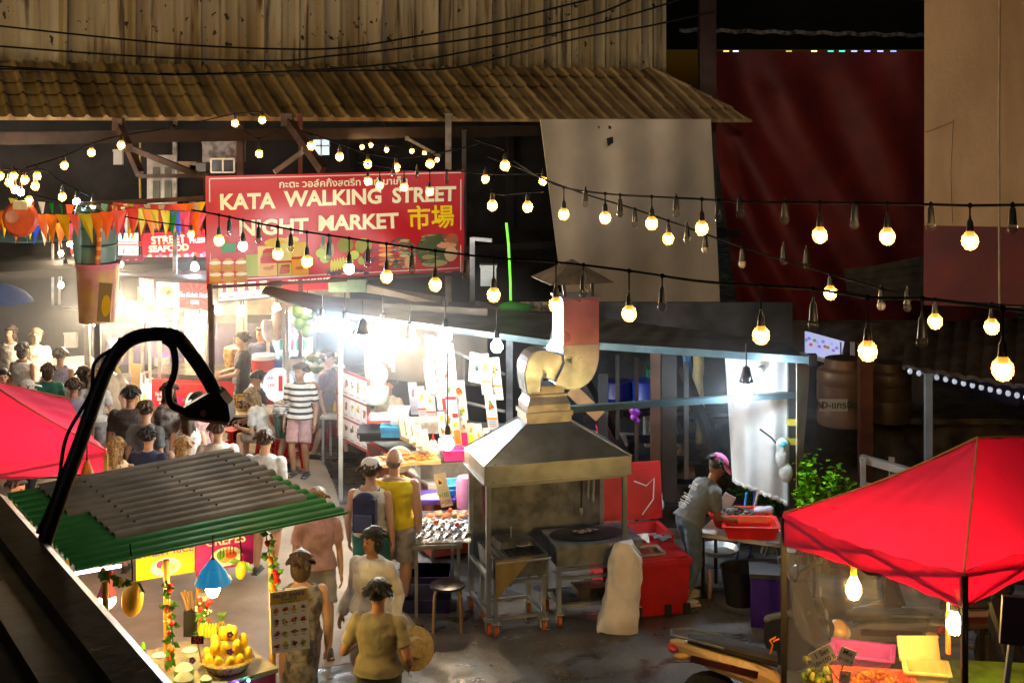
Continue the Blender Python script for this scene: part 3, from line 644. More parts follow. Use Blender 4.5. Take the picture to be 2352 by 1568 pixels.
    if hk != 'bald':
        for k in range(70):
            a = Rh.uniform(0, 6.28); t = Rh.uniform(-.1, 1.2); rr = V((.088 * math.cos(t) * math.cos(a), .03 + .096 * math.cos(t) * math.sin(a), .035 + .1 * math.sin(t)))
            if rr.y < -.03 and rr.z < .06: continue
            fl = V((rr.x * .5 + Rh.uniform(-.01, .01), (rr.y - .03) * .4 + .008, -.022 + Rh.uniform(-.014, .01))); p0 = hp(*rr); p1 = hp(*(rr + fl * .6 + V((rr.x, rr.y - .03, 0)) * .04)); p2 = hp(*(rr + fl * 1.2)); Hh.tube([p0, p1, p2], [.015, .012, .004], 5)
        if hk == 'long':
            for k in range(26):
                a = Rh.uniform(-1.2, 1.2); p0 = hp(.07 * math.sin(a), .05 + .04 * math.cos(a), -.02); p2 = p0 + V((Rh.uniform(-.03, .03) + .03 * math.sin(a), Rh.uniform(.0, .05), -Rh.uniform(.12, .24))); Hh.tube([p0, p0.lerp(p2, .5) + V((0, .015, 0)), p2], [.018, .015, .005], 5)
    me = remesh(Hh, detail * .85, 1, 'hair'); o = child('hair', me, root); me.materials.append(HAIR[hcn])
    if hat:
        h = MB(); kind, hm = hat
        if kind == 'cap':
            h.ball(hp(0, .02, .075), (.098, .108, .078), 16, 10, HR); h.tube([hp(0, -.06, .07), hp(0, -.12, .055), hp(0, -.175, .035)], [.075, .07, .05], 14, flat=.12)
        elif kind == 'flat': h.ball(hp(0, .0, .085), (.105, .125, .05), 16, 8, HR)
        elif kind == 'brim': h.lathe([(.0, .13), (.07, .125), (.09, .06), (.1, .055), (.16, .04), (.16, .034), (.09, .045)], (0, 0, 0), 20); h.v = [hp(*v) for v in h.v]
        h.build('cap' if kind != 'brim' else 'hat', hm, root, world=False)
    # clothes
    tk, tm = top; T = MB()
    if tk:
        inf = .02; lo = -.06 if tk != 'dress' else -.03
        if tk in ('tee', 'long', 'tank', 'dress', 'strapless', 'blouse'):
            hi = .44 if tk in ('tank', 'dress') else (.30 if tk == 'strapless' else .475)
            torso(T, inf + (.02 if tk == 'blouse' else 0), lo, hi, .25 if tk in ('tee', 'blouse', 'long') else 0)
            if tk in ('tank', 'dress'):
                for q in (-1, 1): T.tube([hip + up * .38 + R2 * q * .1 + fw * .09, hip + up * .475 + R2 * q * .085, hip + up * .38 + R2 * q * .1 - fw * .1], [.04, .045, .04], 8)
            if tk in ('tee', 'long', 'blouse'):
                for q, (sh, el, wr) in zip((-1, 1), arms):
                    T.ball(sh - R2 * q * .01, .075 * (.5 + bw / 2), 12, 8); r0 = .07 * (.5 + bw / 2)
                    if tk == 'tee': T.tube([sh, sh.lerp(el, .35), sh.lerp(el, .7)], [r0, .068, .066], 14)
                    else:
                        limb(T, [sh, el, wr.lerp(el, .12)], [r0, .052, .045 if tk == 'long' else .06], [.062, .052])
            if tk == 'dress':
                ft = MB(); c0 = hip + V((0, 0, .02)); T.tube([c0, c0 + V((0, 0, -.18)), c0 + V((0, -.0, -.38)), c0 + V((0, 0, -.5))], [.175 * bw, .2, .215, .225], 22, flat=.75)
        me = remesh(T, .011, 2, 'top'); wrinkle(me, .013, 8); nm = {'tee': 't_shirt', 'long': 'shirt', 'tank': 'tank_top', 'dress': 'dress', 'strapless': 'top', 'blouse': 'blouse'}[tk]
        o = child(nm, me, root); me.materials.append(tm)
        shirt = o
    bk, bm_ = bot
    if bk:
        Q = MB(); torso(Q, .012, -1, .04)
        if bk == 'skirt': Q.tube([hip + V((0, 0, -.02)), hip + V((0, 0, -.3)), hip + V((0, 0, -.55))], [.17, .2, .21], 20, flat=.8)
        else:
            for hj, kn, an in legs:
                if bk == 'trousers': limb(Q, [hj, kn, an.lerp(kn, .06)], [.102 * bw, .07 * bw, .056], [.097 * bw, .07 * bw])
                elif bk == 'capri': limb(Q, [hj, kn, kn.lerp(an, .55)], [.102 * bw, .072 * bw, .066], [.097 * bw, .07 * bw])
                else: Q.tube([hj, hj.lerp(kn, .5), hj.lerp(kn, .88)], [.102 * bw, .1 * bw, .095 * bw], 14); Q.ball(hj, .1 * bw, 10, 6)
        me = remesh(Q, .012, 2, 'legwear'); wrinkle(me, .012, 9); o = child({'trousers': 'trousers', 'capri': 'jeans', 'shorts': 'shorts', 'skirt': 'skirt'}[bk], me, root); me.materials.append(bm_)
    for hj, kn, an in legs:
        s_ = MB(); s_.tube([an + V((0, .05, -.045)), an + V((0, 0, -.035)), an + V((0, -.07, -.045)), an + V((0, -.155, -.058))], [.036, .045, .042, .03], 12)
        s_.ball(an + V((0, .03, -.04)), (.042, .045, .045), 10, 6); s_.box(an + V((0, -.045, -.077)), (.085, .26, .02))
        me = remesh(s_, .009, 2, 'shoe'); o = child('shoe', me, root); me.materials.append(cloth('shoe_%d' % int(sum(shoes) * 100), shoes))
    if backpack:
        b = MB(); c = hip + up * .25 - fw * .2; b.box(c, (.26, .13, .38)); b.ball(c + up * .15, (.14, .08, .1), 12, 8); 
        me = remesh(b, .012, 3, 'backpack'); k = child('backpack', me, root); me.materials.append(backpack); MB().box(c - fw * .085 + up * -.07, (.19, .05, .17)).build('pocket', cloth('slate_pocket', (.05, .07, .16)), k, world=False)
        st = MB()
        for q in (-1, 1): st.tube([hip + up * .4 + R * q * .1 - fw * .13, hip + up * .5 + R * q * .1, hip + up * .38 + R * q * .13 + fw * .13, hip + up * .12 + R * q * .16 + fw * .02], .022, 6, flat=.4)
        st.build('strap', backpack, k, world=False)
    return root, dict(arms=arms, hip=hip, up=up, fw=fw, R=R2, hp=hp)
# ---------------------------------------------------------------- string lights
def bulb_mesh(m, r, n=12):
    me = MB().lathe([(0, -r * 1.15), (r * .55, -r * .98), (r * .92, -r * .5), (r, 0), (r * .9, r * .5), (r * .55, r * .95), (r * .36, r * 1.3)], (0, 0, 0), n).mesh('bulb'); me.materials.append(m); return me
AMB = mat('amber_lit_glass', (.85, .36, .05), .25, es=.5, emit=(1, .46, .06), alpha=.5, noise=0)
core = MB().ball((0, 0, 0), .029, 12, 8).mesh('glowing_core'); core.materials.append(WARM)
BM = {'w': bulb_mesh(AMB, .054, 16), 'c': bulb_mesh(COOL, .045), 'u': bulb_mesh(mat('unlit_clear_bulb', (.05, .04, .03), .08, noise=.1, spec=.9, alpha=.35), .032), 'f': bulb_mesh(DULL, .034)}
sm = MB().lathe([(.006, .13), (.01, .10), (.02, .085), (.025, .02), (.028, -.01), (.0, -.01)], (0, 0, 0), 10).mesh('socket'); sm.materials.append(SOCK)
def string(label, wire, bulbs, r=.009, sc=1.0, glows=None, drop=True):
    """wire: [(px,py,Y)], bulbs: [(px,py,kind)] with depth taken from the wire at that px"""
    root = thing('string_light', label, 'string light', P(*wire[len(wire) // 2]), group='string lights')
    c = [P(*w) for w in wire]; ps = []; n = len(c)
    for i in range(n - 1):
        p0 = c[max(0, i - 1)]; p1 = c[i]; p2 = c[i + 1]; p3 = c[min(n - 1, i + 2)]
        for k in range(6):
            t = k / 6; ps.append(.5 * ((2 * p1) + (p2 - p0) * t + (2 * p0 - 5 * p1 + 4 * p2 - p3) * t ** 2 + (3 * p1 - p0 - 3 * p2 + p3) * t ** 3))
    ps.append(c[-1]); q = MB(); q.tube(ps, r, 6)
    px = [1176 + p.x * F / p.y for p in ps]
    for bx, by, k in bulbs:
        j = min(range(len(ps)), key=lambda i: abs(px[i] - bx)); Y = ps[j].y
        if 0 < j < len(ps) - 1:
            a, b = (ps[j], ps[j + 1]) if (px[j + 1] - px[j]) * (bx - px[j]) > 0 else (ps[j - 1], ps[j])
            ax = 1176 + a.x * F / a.y; bx2 = 1176 + b.x * F / b.y; f = (bx - ax) / ((bx2 - ax) or 1); w = a.lerp(b, min(1, max(0, f)))
        else: w = ps[j]
        Y = w.y; bp = P(bx, by, Y)
        if drop: q.tube([w, bp + V((0, 0, .14 * sc))], .006, 5); q.ball(w, .018, 8, 5)
        o = child('bulb', BM[k], root, bp - V(root.location)); o.scale = (sc,) * 3
        s_ = child('socket', sm, o, (0, 0, .035))
        if k == 'w': child('glowing_core', core, o)
    q.build('wire', WIREM, root); return root
string('nearest and thickest string of bulbs, crossing from the banner over the hood chimney',
       [(440, 482, 14.5), (500, 493, 14.2), (640, 522, 13.6), (800, 547, 12.8), (1000, 576, 11.8), (1134, 592, 11.2), (1277, 602, 10.6), (1445, 622, 10), (1600, 645, 9.3), (1748, 656, 8.7), (1868, 664, 8.3), (1993, 683, 7.8), (2118, 686, 7.4), (2240, 700, 7.0), (2400, 722, 6.5)],
       [(503, 552, 'w'), (527, 535, 'u'), (558, 565, 'c'), (594, 552, 'u'), (638, 583, 'w'), (668, 570, 'u'), (705, 600, 'w'), (755, 590, 'u'), (802, 617, 'c'), (845, 605, 'u'), (888, 635, 'w'), (946, 620, 'u'), (1000, 653, 'w'), (1070, 632, 'u'), (1134, 677, 'w'), (1277, 700, 'w'), (1340, 672, 'u'), (1445, 720, 'w'), (1521, 703, 'u'), (1748, 770, 'w'), (1868, 745, 'u'), (1993, 806, 'w'), (2118, 785, 'u'), (2303, 847, 'w')])
string('string of bulbs stretched level across the grey tarpaulin, red tarpaulin and peach building',
       [(1180, 370, 15.5), (1245, 410, 14.6), (1300, 432, 13.9), (1400, 446, 12.9), (1500, 452, 12.0), (1600, 457, 11.3), (1720, 464, 10.6), (1900, 466, 9.9), (2050, 468, 9.4), (2150, 470, 9.1), (2230, 472, 8.8), (2400, 470, 8.3)],
       [(1295, 492, 'w'), (1345, 468, 'u'), (1390, 500, 'w'), (1424, 490, 'u'), (1497, 513, 'w'), (1553, 490, 'u'), (1612, 524, 'w'), (1650, 500, 'u'), (1700, 492, 'u'), (1803, 505, 'u'), (1883, 540, 'w'), (1963, 515, 'u'), (2038, 543, 'w'), (2138, 520, 'u'), (2228, 553, 'w'), (2326, 525, 'u')])
string('string of bulbs falling diagonally from the grey tarpaulin across the red one',
       [(1120, 360, 16.2), (1190, 385, 15.5), (1250, 412, 14.8), (1350, 448, 14.2), (1450, 478, 13.6), (1560, 516, 13), (1700, 566, 12.2), (1850, 612, 11.6), (1960, 645, 11.2), (2060, 672, 10.8), (2180, 692, 10.3), (2300, 700, 9.9), (2400, 706, 9.6)],
       [(1425, 492, 'u'), (1458, 515, 'u'), (1535, 548, 'w'), (1578, 550, 'u'), (1620, 574, 'f'), (1705, 606, 'f'), (1800, 600, 'u'), (1852, 610, 'u'), (1907, 672, 'w'), (2024, 702, 'f'), (2084, 706, 'u'), (2148, 738, 'w'), (2278, 750, 'w')])
string('short string of four close glowing bulbs in front of the red banner top',
       [(690, 300, 18.5), (780, 330, 18.2), (845, 352, 18), (930, 362, 17.8), (1040, 345, 17.6), (1100, 330, 17.5)],
       [(715, 335, 'w'), (780, 360, 'w'), (845, 377, 'w'), (910, 385, 'w'), (988, 376, 'w')])
string('string of glowing bulbs hanging before the lettering of the red banner',
       [(820, 372, 16.4), (900, 385, 16.3), (960, 392, 16.2), (1040, 392, 16.1), (1130, 400, 16), (1247, 398, 15.8)],
       [(845, 416, 'w'), (872, 426, 'w'), (904, 400, 'u'), (928, 430, 'w'), (958, 405, 'u'), (987, 440, 'w'), (1026, 418, 'u'), (1115, 411, 'w'), (1247, 416, 'w')], sc=.85)
string('sparse string of bulbs low in the dark gap between the banner and the grey tarpaulin',
       [(1090, 320, 15.2), (1160, 345, 15), (1150, 360, 14.9), (1131, 440, 14.6), (1212, 442, 14.4), (1250, 440, 14.3)], [(1160, 380, 'w'), (1131, 472, 'w'), (1212, 475, 'w')])
string('small distant string of tiny bulbs above the right half of the banner',
       [(780, 320, 25.6), (850, 330, 25.5), (945, 340, 25.4), (1020, 352, 25.3)], [(832, 338, 'w'), (852, 333, 'w'), (888, 344, 'w'), (946, 347, 'w'), (975, 352, 'w'), (1004, 367, 'w')], sc=.8)
string('string of glowing bulbs climbing from the far left to the tiled eave',
       [(60, 385, 19), (148, 358, 19), (210, 330, 19), (278, 312, 19), (400, 292, 20), (540, 262, 20.5), (602, 258, 20.5)], [(148, 380, 'w'), (210, 350, 'w'), (278, 333, 'w'), (540, 283, 'w'), (602, 276, 'w')])
string('single glowing bulb hanging alone behind the left end of the banner', [(560, 300, 20), (595, 318, 20), (640, 300, 20)], [(595, 353, 'w')])
string('crowded cluster of distant bulbs at the far left above the bunting',
       [(-20, 395, 22), (30, 388, 22), (57, 395, 22), (85, 388, 22), (110, 395, 22), (145, 420, 22), (215, 455, 22)], [(0, 404, 'w'), (31, 405, 'w'), (57, 413, 'w'), (85, 404, 'w'), (21, 419, 'w'), (81, 427, 'w'), (34, 434, 'w'), (48, 441, 'c'), (143, 452, 'w'), (176, 463, 'c'), (213, 473, 'w')], sc=1.2)
string('pair of low bulbs over the left bunting', [(30, 440, 20), (66, 445, 20), (300, 500, 20), (440, 520, 20)], [(67, 459, 'w'), (439, 538, 'w')], sc=1.0)

# pendant lamps inside the stalls
def shade_lamp(px, py, Y, label, m=COOLB, r=.07, shade=None, name='pendant_lamp', hang=.35, sock=SOCK, sr=.12, group='lamps under the stall roofs', sz=1.0):
    p = P(px, py, Y); t = thing(name, label, 'lamp', p, group=group)
    MB().lathe([(0, -r * 1.1 * sz), (r * .6, -r * .9 * sz), (r, -r * .3 * sz), (r * .95, r * .3 * sz), (r * .5, r * sz), (r * .35, r * 1.3 * sz)], (0, 0, 0), 16).build('bulb', m, t, world=False)
    MB().lathe([(r * .36, r * 1.2 * sz), (r * .45, r * 1.3 * sz), (r * .4, r * 1.3 * sz + .09), (.008, r * 1.3 * sz + .12), (.008, r * 1.3 * sz + hang)], (0, 0, 0), 10).build('socket', sock, t, world=False)
    if shade:
        MB().lathe([(r * .4, r * 1.3 * sz + .1), (sr * .7, r * 1.0 * sz + .03), (sr, r * .45), (sr - .008, r * .45), (sr * .65, r * .9 * sz + .02), (r * .38, r * 1.3 * sz + .08)], (0, 0, 0), 20).build('lamp_shade', shade, t, world=False)
    return t
COOLC = mat('lit_dazzling_lamp', (1, 1, 1), es=80, emit=(.72, .88, 1), noise=0)
shade_lamp(1714, 888, 16.4, 'big cool white lamp with black funnel shade before the hanging white sheet', COOLC, .1, BLACKM, sr=.09, hang=.38)
shade_lamp(740, 745, 19.0, 'dazzling cool lamp at the far left corner under the long awning', COOLC, .11, sz=.8)
shade_lamp(792, 752, 18.6, 'dazzling cool lamp second from the left end of the long awning', COOLC, .11, sz=.8)
shade_lamp(833, 775, 18.2, 'dazzling cool lamp beside the peach coloured hanging bags', COOLC, .105, BLACKM, sr=.1)
shade_lamp(880, 760, 18.6, 'warm white lamp above the peach coloured hanging bags', WARMB, .1)
shade_lamp(941, 785, 18.0, 'warm white lamp hanging before the smoky dark sheet', WARMB, .11, WHITEP, sr=.1)
shade_lamp(1023, 771, 17.9, 'cool lamp above the red framed menu sheet', COOLB, .085)
shade_lamp(1141, 795, 17.2, 'cool lamp above the two plate menus at the right of the menu row', COOLB, .075)
shade_lamp(1272, 800, 15.95, 'cool lamp half hidden behind the bent metal duct', COOLB, .08)
shade_lamp(1028, 1018, 16.3, 'warm lamp low over the open takeaway boxes', WARMB, .075, hang=1.0)
shade_lamp(1961, 1352, 11.35, 'tall glowing bulb inside the right red tent, left one', mat('lit_yellow_lamp', (1, .9, .7), es=95, emit=(1, .62, .16), noise=0), .062, sz=1.35, hang=.25, sock=mat('yellow_socket', (.8, .5, .02), .4))
shade_lamp(2192, 1432, 10.95, 'tall glowing bulb inside the right red tent, right one by the post', MATS['lit_yellow_lamp'], .062, sz=1.35, hang=.3)
shade_lamp(246, 1376, 11.5, 'round glowing bulb with pink socket at the left end of the fruit stall', MATS['lit_yellow_lamp'], .07, mat('pink_plastic', (.75, .12, .25), .4), sr=.08, hang=.2, sock=MATS['pink_plastic'])
shade_lamp(489, 1345, 11.35, 'lamp under a blue tin shade inside the fruit stall', MATS['lit_yellow_lamp'], .06, mat('blue_enamel', (.02, .30, .6), .3, es=.15), sr=.15, hang=.3, sz=1.5)
shade_lamp(95, 1072, 14.5, 'bulb glowing under the bright pink-red tent at the left edge', WARMB, .09, hang=.2)
shade_lamp(200, 1092, 13.9, 'orange lamp hanging from the edge of the left pink tent', mat('dim_orange_lamp', (.9, .8, .7), es=3, emit=(1, .7, .4), noise=0), .045, mat('orange_shade', (.8, .25, .03), .4), sr=.07)
for i, (x, y, Y, k, r) in enumerate(((205, 712, 24, WARMB, .1), (225, 722, 23.8, WARMB, .12), (245, 700, 24.2, WARMB, .08), (222, 745, 23.6, WARMB, .05), (278, 690, 25, WARMB, .06), (330, 728, 24.2, WARMB, .07), (353, 734, 24, WARMB, .045), (374, 736, 24, WARMB, .05), (403, 727, 24.2, WARMB, .05), (459, 738, 24, WARMB, .09), (503, 712, 24.5, WARMB, .07), (552, 715, 24.5, WARMB, .08), (635, 708, 24.5, WARMB, .07), (706, 712, 22, WARMB, .06), (150, 622, 25.5, COOLB, .09), (140, 582, 25.8, WARMB, .045), (160, 560, 26, WARMB, .05), (140, 655, 25.5, WARMB, .05), (447, 613, 24.8, COOLB, .07), (278, 608, 24, WARMB, .04))):
    shade_lamp(x, y, Y, ['first bulb of the brilliant cluster over the round tub stand', 'largest bulb in the brilliant warm cluster at the left stalls', 'topmost bulb of the brilliant warm cluster', 'lowest small bulb under the brilliant warm cluster', 'lone warm bulb right of the brilliant cluster', 'warm bulb on a white post below the kebab light box left corner', 'small warm bulb, left of two below the kebab light box', 'small warm bulb, right of two below the kebab light box', 'warm bulb below the middle of the kebab light box', 'big warm bulb beside the pale column of the kebab stall', 'warm bulb below the ice cream light box, left one', 'warm bulb below the ice cream light box, middle one', 'warm bulb over the hanging plastic bags', 'small warm bulb next to the hanging green coconuts', 'cool glaring lamp on the far left stall frame', 'small warm bulb above the cool glaring lamp', 'warm bulb near the top of the far left stall frame', 'small warm bulb just under the cool glaring lamp', 'cool lamp above the shelves behind the kebab stall', 'small warm bulb beside the giant cup'][i], k, r, hang=.25)
# ---------------------------------------------------------------- grill hood on wheels
GA = math.radians(16); G0 = XY(1117, 14.95); GU = V((math.cos(GA), math.sin(GA), 0)); GN = V((-math.sin(GA), math.cos(GA), 0))
hw, hd_ = 1.62, .82
hood = thing('exhaust_hood', 'stainless steel grill canopy on wheels with a bent duct and chimney', 'grill hood', G0, GA)
def post_b(x, y, z0, z1, w=.05, p=hood, m=STEEL, nm='leg'): q = MB(); q.box((x, y, (z0 + z1) / 2), (w, w, z1 - z0)); q.box((x, y, z0 + .01), (w + .05, w + .05, .014)); return q.build(nm, m, p, world=False)
for x, y in ((0.03, .03), (hw - .03, .03), (.03, hd_ - .03), (hw - .03, hd_ - .03)): post_b(x, y, .16, 1.6)
def caster(p, x, y, r=.065, rz=0.4):
    q = MB(); q.box((x, y, 2 * r + .02), (.09, .09, .012)); q.box((x - .028, y, r + .025), (.006, .06, r + .03)); q.box((x + .028, y, r + .025), (.006, .06, r + .03)); q.box((x, y, r), (.07, .012, .012))
    o = q.build('caster', ALU, p, world=False)
    MB().lathe([(r * .78, -.019), (r, -.016), (r, .016), (r * .78, .019)], (x, y, r), 18, 'X').build('tyre', mat('orange_tyre', (.55, .12, .02), .5), o, world=False)
    MB().lathe([(.01, -.017), (r * .77, -.015), (r * .77, .015), (.01, .017)], (x, y, r), 14, 'X').build('rim', mat('dark_rim', (.05, .05, .05), .5), o, world=False)
for x, y in ((0.03, .03), (hw - .03, .03), (.03, hd_ - .03), (hw - .03, hd_ - .03)): caster(hood, x, y)
zb_, zt_ = 1.62, 1.82
q = MB()      # band and canopy
def ring(z, x0, x1, y0, y1): return [(x0, y0, z), (x1, y0, z), (x1, y1, z), (x0, y1, z)]
o0 = ring(zb_, -.03, hw + .03, -.03, hd_ + .03); o1 = ring(zt_, -.03, hw + .03, -.03, hd_ + .03); n0x = .57; n1x = 1.05; n0y = .34; n1y = .68; o2 = ring(2.17, n0x, n1x, n0y, n1y)
i0 = ring(zb_, -.015, hw + .015, -.015, hd_ + .015); i1 = ring(zt_ - .02, -.015, hw + .015, -.015, hd_ + .015); i2 = ring(2.14, n0x + .015, n1x - .015, n0y + .015, n1y - .015)
vs = o0 + o1 + o2 + i0 + i1 + i2; fs = []
for k in range(4):
    l = (k + 1) % 4; fs += [(k, l, 4 + l, 4 + k), (4 + k, 4 + l, 8 + l, 8 + k), (12 + k, 16 + k, 16 + l, 12 + l), (16 + k, 20 + k, 20 + l, 16 + l), (k, 12 + k, 12 + l, l)]
q.add(vs, fs); q.build('canopy', STEEL, hood, world=False, smooth=False)
q = MB(); q.bar((-.03, -.04, zb_ + .01), (hw + .03, -.04, zb_ + .01), .012, .02); q.bar((-.03, -.04, zt_), (hw + .03, -.04, zt_), .012, .015); q.bar((-.04, -.03, zb_ + .01), (-.04, hd_ + .03, zb_ + .01), .012, .02)
for a, b in ((o1[0], o2[0]), (o1[1], o2[1]), (o1[3], o2[3])): q.tube([V(a) + V((0, 0, .004)), V(b) + V((0, 0, .004))], .008, 5)
q.build('rolled_edge', STEEL, hood, world=False)
q = MB(); cx, cy = (n0x + n1x) / 2, (n0y + n1y) / 2
def neck(z0, z1, a, b): q.box((cx, cy, (z0 + z1) / 2), (a, b, z1 - z0))
neck(2.16, 2.235, .52, .38); neck(2.236, 2.28, .55, .41); neck(2.281, 2.36, .50, .36)
vs = ring(2.361, cx - .25, cx + .25, cy - .18, cy + .18) + ring(2.44, cx - .21, cx + .21, cy - .15, cy + .15); q.add(vs, [(k, (k + 1) % 4, 4 + (k + 1) % 4, 4 + k) for k in range(4)]); neck(2.441, 2.47, .44, .32); neck(2.471, 2.56, .38, .28)
q.build('neck', mat('riveted_neck_steel', (.40, .42, .46), .38, .6, .25, 5, .1, 25), hood, world=False, smooth=False)
DUCT = mat('brushed_duct', (.48, .60, .78), .3, .7, .2, 5, .12, 22)
def rectduct(path, w, d, name, m, p=hood, end=0):
    q = MB(); n = len(path); vs = []
    for i, (x, z) in enumerate(path):
        a = path[max(0, i - 1)]; b = path[min(n - 1, i + 1)]; t = V((b[0] - a[0], 0, b[1] - a[1])).normalized(); nn = V((t.z, 0, -t.x)); dd = d[i]
        c = V((x, cy, z))
        for sx, sy in ((-1, -1), (1, -1), (1, 1), (-1, 1)): vs.append(c + nn * sx * dd / 2 + V((0, sy * w / 2, 0)))
    fs = [(i * 4 + k, i * 4 + (k + 1) % 4, (i + 1) * 4 + (k + 1) % 4, (i + 1) * 4 + k) for i in range(n - 1) for k in range(4)] + [(3, 2, 1, 0), (4 * n - 4, 4 * n - 3, 4 * n - 2, 4 * n - 1)]
    q.add(vs, fs); o = q.build(name, m, p, world=False, smooth=False)
    r = MB()
    for sx in (0, 1): r.tube([V(vs[i * 4 + sx]) + V((0, -.004, 0)) for i in range(n)], .007, 5)
    r.build('seam', m, o, world=False); return o
def bez(p0, p1, p2, n=9): return [((1 - t) ** 2 * p0[0] + 2 * t * (1 - t) * p1[0] + t * t * p2[0], (1 - t) ** 2 * p0[1] + 2 * t * (1 - t) * p1[1] + t * t * p2[1]) for t in [i / n for i in range(n + 1)]]
ea = bez((cx - .17, 2.50), (cx - .20, 2.88), (cx + .00, 2.80), 12) + bez((cx + .02, 2.795), (cx + .10, 2.77), (cx + .18, 2.72), 4)
rectduct(ea, .31, [.15 + .15 * min(1, i / 8) for i in range(len(ea))], 'duct_elbow', DUCT)
eb = bez((cx + .14, 2.735), (cx + .36, 2.62), (cx + .37, 2.86), 14) + [(cx + .37, 2.95), (cx + .37, 3.0)]
rectduct(eb, .4, [.33 + .09 * i / len(eb) for i in range(len(eb))], 'duct_bend', DUCT)
q = MB(); q.box((cx + .37, cy, 3.27), (.42, .4, .53)); q.build('chimney', mat('red_reflection_tint', (.62, .40, .46), .3, .5, .2, 2), hood, world=False)  # red reflection put into the chimney's base colour
for z in (3.0, 3.53): MB().box((cx + .37, cy, z), (.45, .43, .025)).build('seam', DUCT, hood, world=False)
q = MB(); q.M = Matrix.Translation((cx + .33, cy, 0)) @ Matrix.Rotation(math.radians(45), 4, 'Z'); q.lathe([(.0, 3.95), (.52, 3.72), (.52, 3.71), (.0, 3.9)], (0, 0, 0), 4)
q.M = Matrix.Identity(4)
for x, y in ((-.16, -.15), (.16, -.15), (-.16, .15), (.16, .15)): q.bar((cx + .36 + x, cy + y, 3.53), (cx + .34 + x * 1.1, cy + y, 3.78), .03)
q.build('rain_cap', mat('dull_cap_metal', (.12, .11, .1), .55, .4, .3, 5), hood, world=False, smooth=False)
MB().box((hw / 2 + .0, hd_ - .045, 1.08), (hw - .1, .012, .98)).build('back_panel', STEELD, hood, world=False)
q = MB(); q.bar((.03, .05, .62), (.03, hd_ - .05, .62), .04); q.bar((.03, .05, .2), (.03, hd_ - .05, .2), .04); q.bar((hw - .03, .05, .2), (hw - .03, hd_ - .05, .2), .04); q.bar((.05, hd_ - .03, 1.58), (hw - .05, hd_ - .03, 1.58), .03); q.bar((.05, .03, 1.6), (hw - .05, .03, 1.6), .035)
q.build('rail', STEEL, hood, world=False)
# utensils hanging from the hood
def GP(x, y, z): return G0 + GU * x + GN * y + V((0, 0, z))
def utensil(name, label, x, z0, z1, m, head, w):
    t = thing(name, label, 'utensil', GP(x, .6, z1), GA, 'grill tools hanging in the hood'); q = MB(); q.tube([(0, 0, z0 - z1), (.01, 0, (z0 - z1) / 2), (0, 0, 0)], w, 6); q.build('handle', m, t, world=False)
    MB().ball((0, 0, 0), head, 10, 6).build('head', mat('tool_head', (.5, .45, .4), .4, .5), t, world=False)
utensil('ladle', 'long black handled brush hanging under the hood', 1.28, 1.55, 1.06, BLACKM, (.02, .02, .05), .012)
utensil('tongs', 'long steel tongs hanging under the hood, left pair', 1.36, 1.58, 1.22, ALU, (.02, .012, .04), .014)
utensil('tongs', 'long steel tongs hanging under the hood, right pair', 1.42, 1.58, 1.18, ALU, (.02, .012, .04), .014)
plain('cloth', MB().sheet(lambda u, v: GP(.0 + .1 * u + .03 * v * math.sin(9), .2 + .02 * math.sin(u * 9), 1.55 - .38 * v), 8, 8, .006), cloth('pinkish', (.32, .12, .16)), 'pinkish cloth hung on the left side of the hood', 'cloth')
# left charcoal grill trolley
def LOC(o, x, y, z): return (x, y, z)
tl = thing('charcoal_grill', 'small charcoal grill trolley with a lidded pan, under the left of the hood', 'grill', GP(.06, -.06, 0), GA + .02)
gw, gd = .62, .62
q = MB()
vs = ring(.84, 0, gw, 0, gd) + ring(.60, .02, gw - .02, .04, gd - .04) + ring(.82, .03, gw - .03, .03, gd - .03) + ring(.62, .05, gw - .05, .07, gd - .07)
fs = []
for k in range(4): l = (k + 1) % 4; fs += [(4 + k, 4 + l, l, k), (k, l, 8 + l, 8 + k), (8 + k, 8 + l, 12 + l, 12 + k)]
fs += [(7, 6, 5, 4), (12, 13, 14, 15)]; q.add(vs, fs); q.build('firebox', STEELD, tl, world=False, smooth=False)
q = MB()
for i in range(17): q.tube([(.04 + .034 * i, .02, .835), (.04 + .034 * i, gd - .02, .835)], .006, 5)
q.build('grate', BLACKM, tl, world=False)
q = MB(); q.box((gw / 2 - .02, -.004, .64), (.34, .004, .2)); 
MB().add([(.02, -.012, .82), (.44, -.012, .82), (.02, -.03, .40), (.02, -.006, .82), (.44, -.006, .82), (.02, -.024, .40)], [(0, 2, 1), (3, 4, 5), (0, 1, 4, 3), (1, 2, 5, 4), (2, 0, 3, 5)]).build('apron_plate', mat('yellowish_plate', (.5, .4, .2), .35, .8), tl, world=False)  # plate has an even yellowish metal colour
q = MB()
for x, y in ((.04, .04), (gw - .04, .04), (.04, gd - .04), (gw - .04, gd - .04)): q = MB(); q.box((x, y, .37), (.04, .04, .46)); q.build('leg', STEEL, tl, world=False)
q = MB()
for z in (.18, .56): 
    for a, b in (((.04, .04), (gw - .04, .04)), ((gw - .04, .04), (gw - .04, gd - .04)), ((.04, .04), (.04, gd - .04)), ((.04, gd - .04), (gw - .04, gd - .04))): q.bar((*a, z), (*b, z), .032)
q.build('rail', STEEL, tl, world=False); q = MB(); q.tube([(.02, -.05, .8), (.1, -.07, .81), (gw - .02, -.07, .81), (gw + .02, -.02, .8)], .012, 6); q.build('handle', ALU, tl, world=False)
for x, y in ((.04, .04), (gw - .04, .04), (.04, gd - .04), (gw - .04, gd - .04)): caster(tl, x, y, .055)
pn = thing('roasting_lid', 'square blackened lid with an upright handle on the left grill', 'lid', GP(.20, .18, .85), GA + .1)
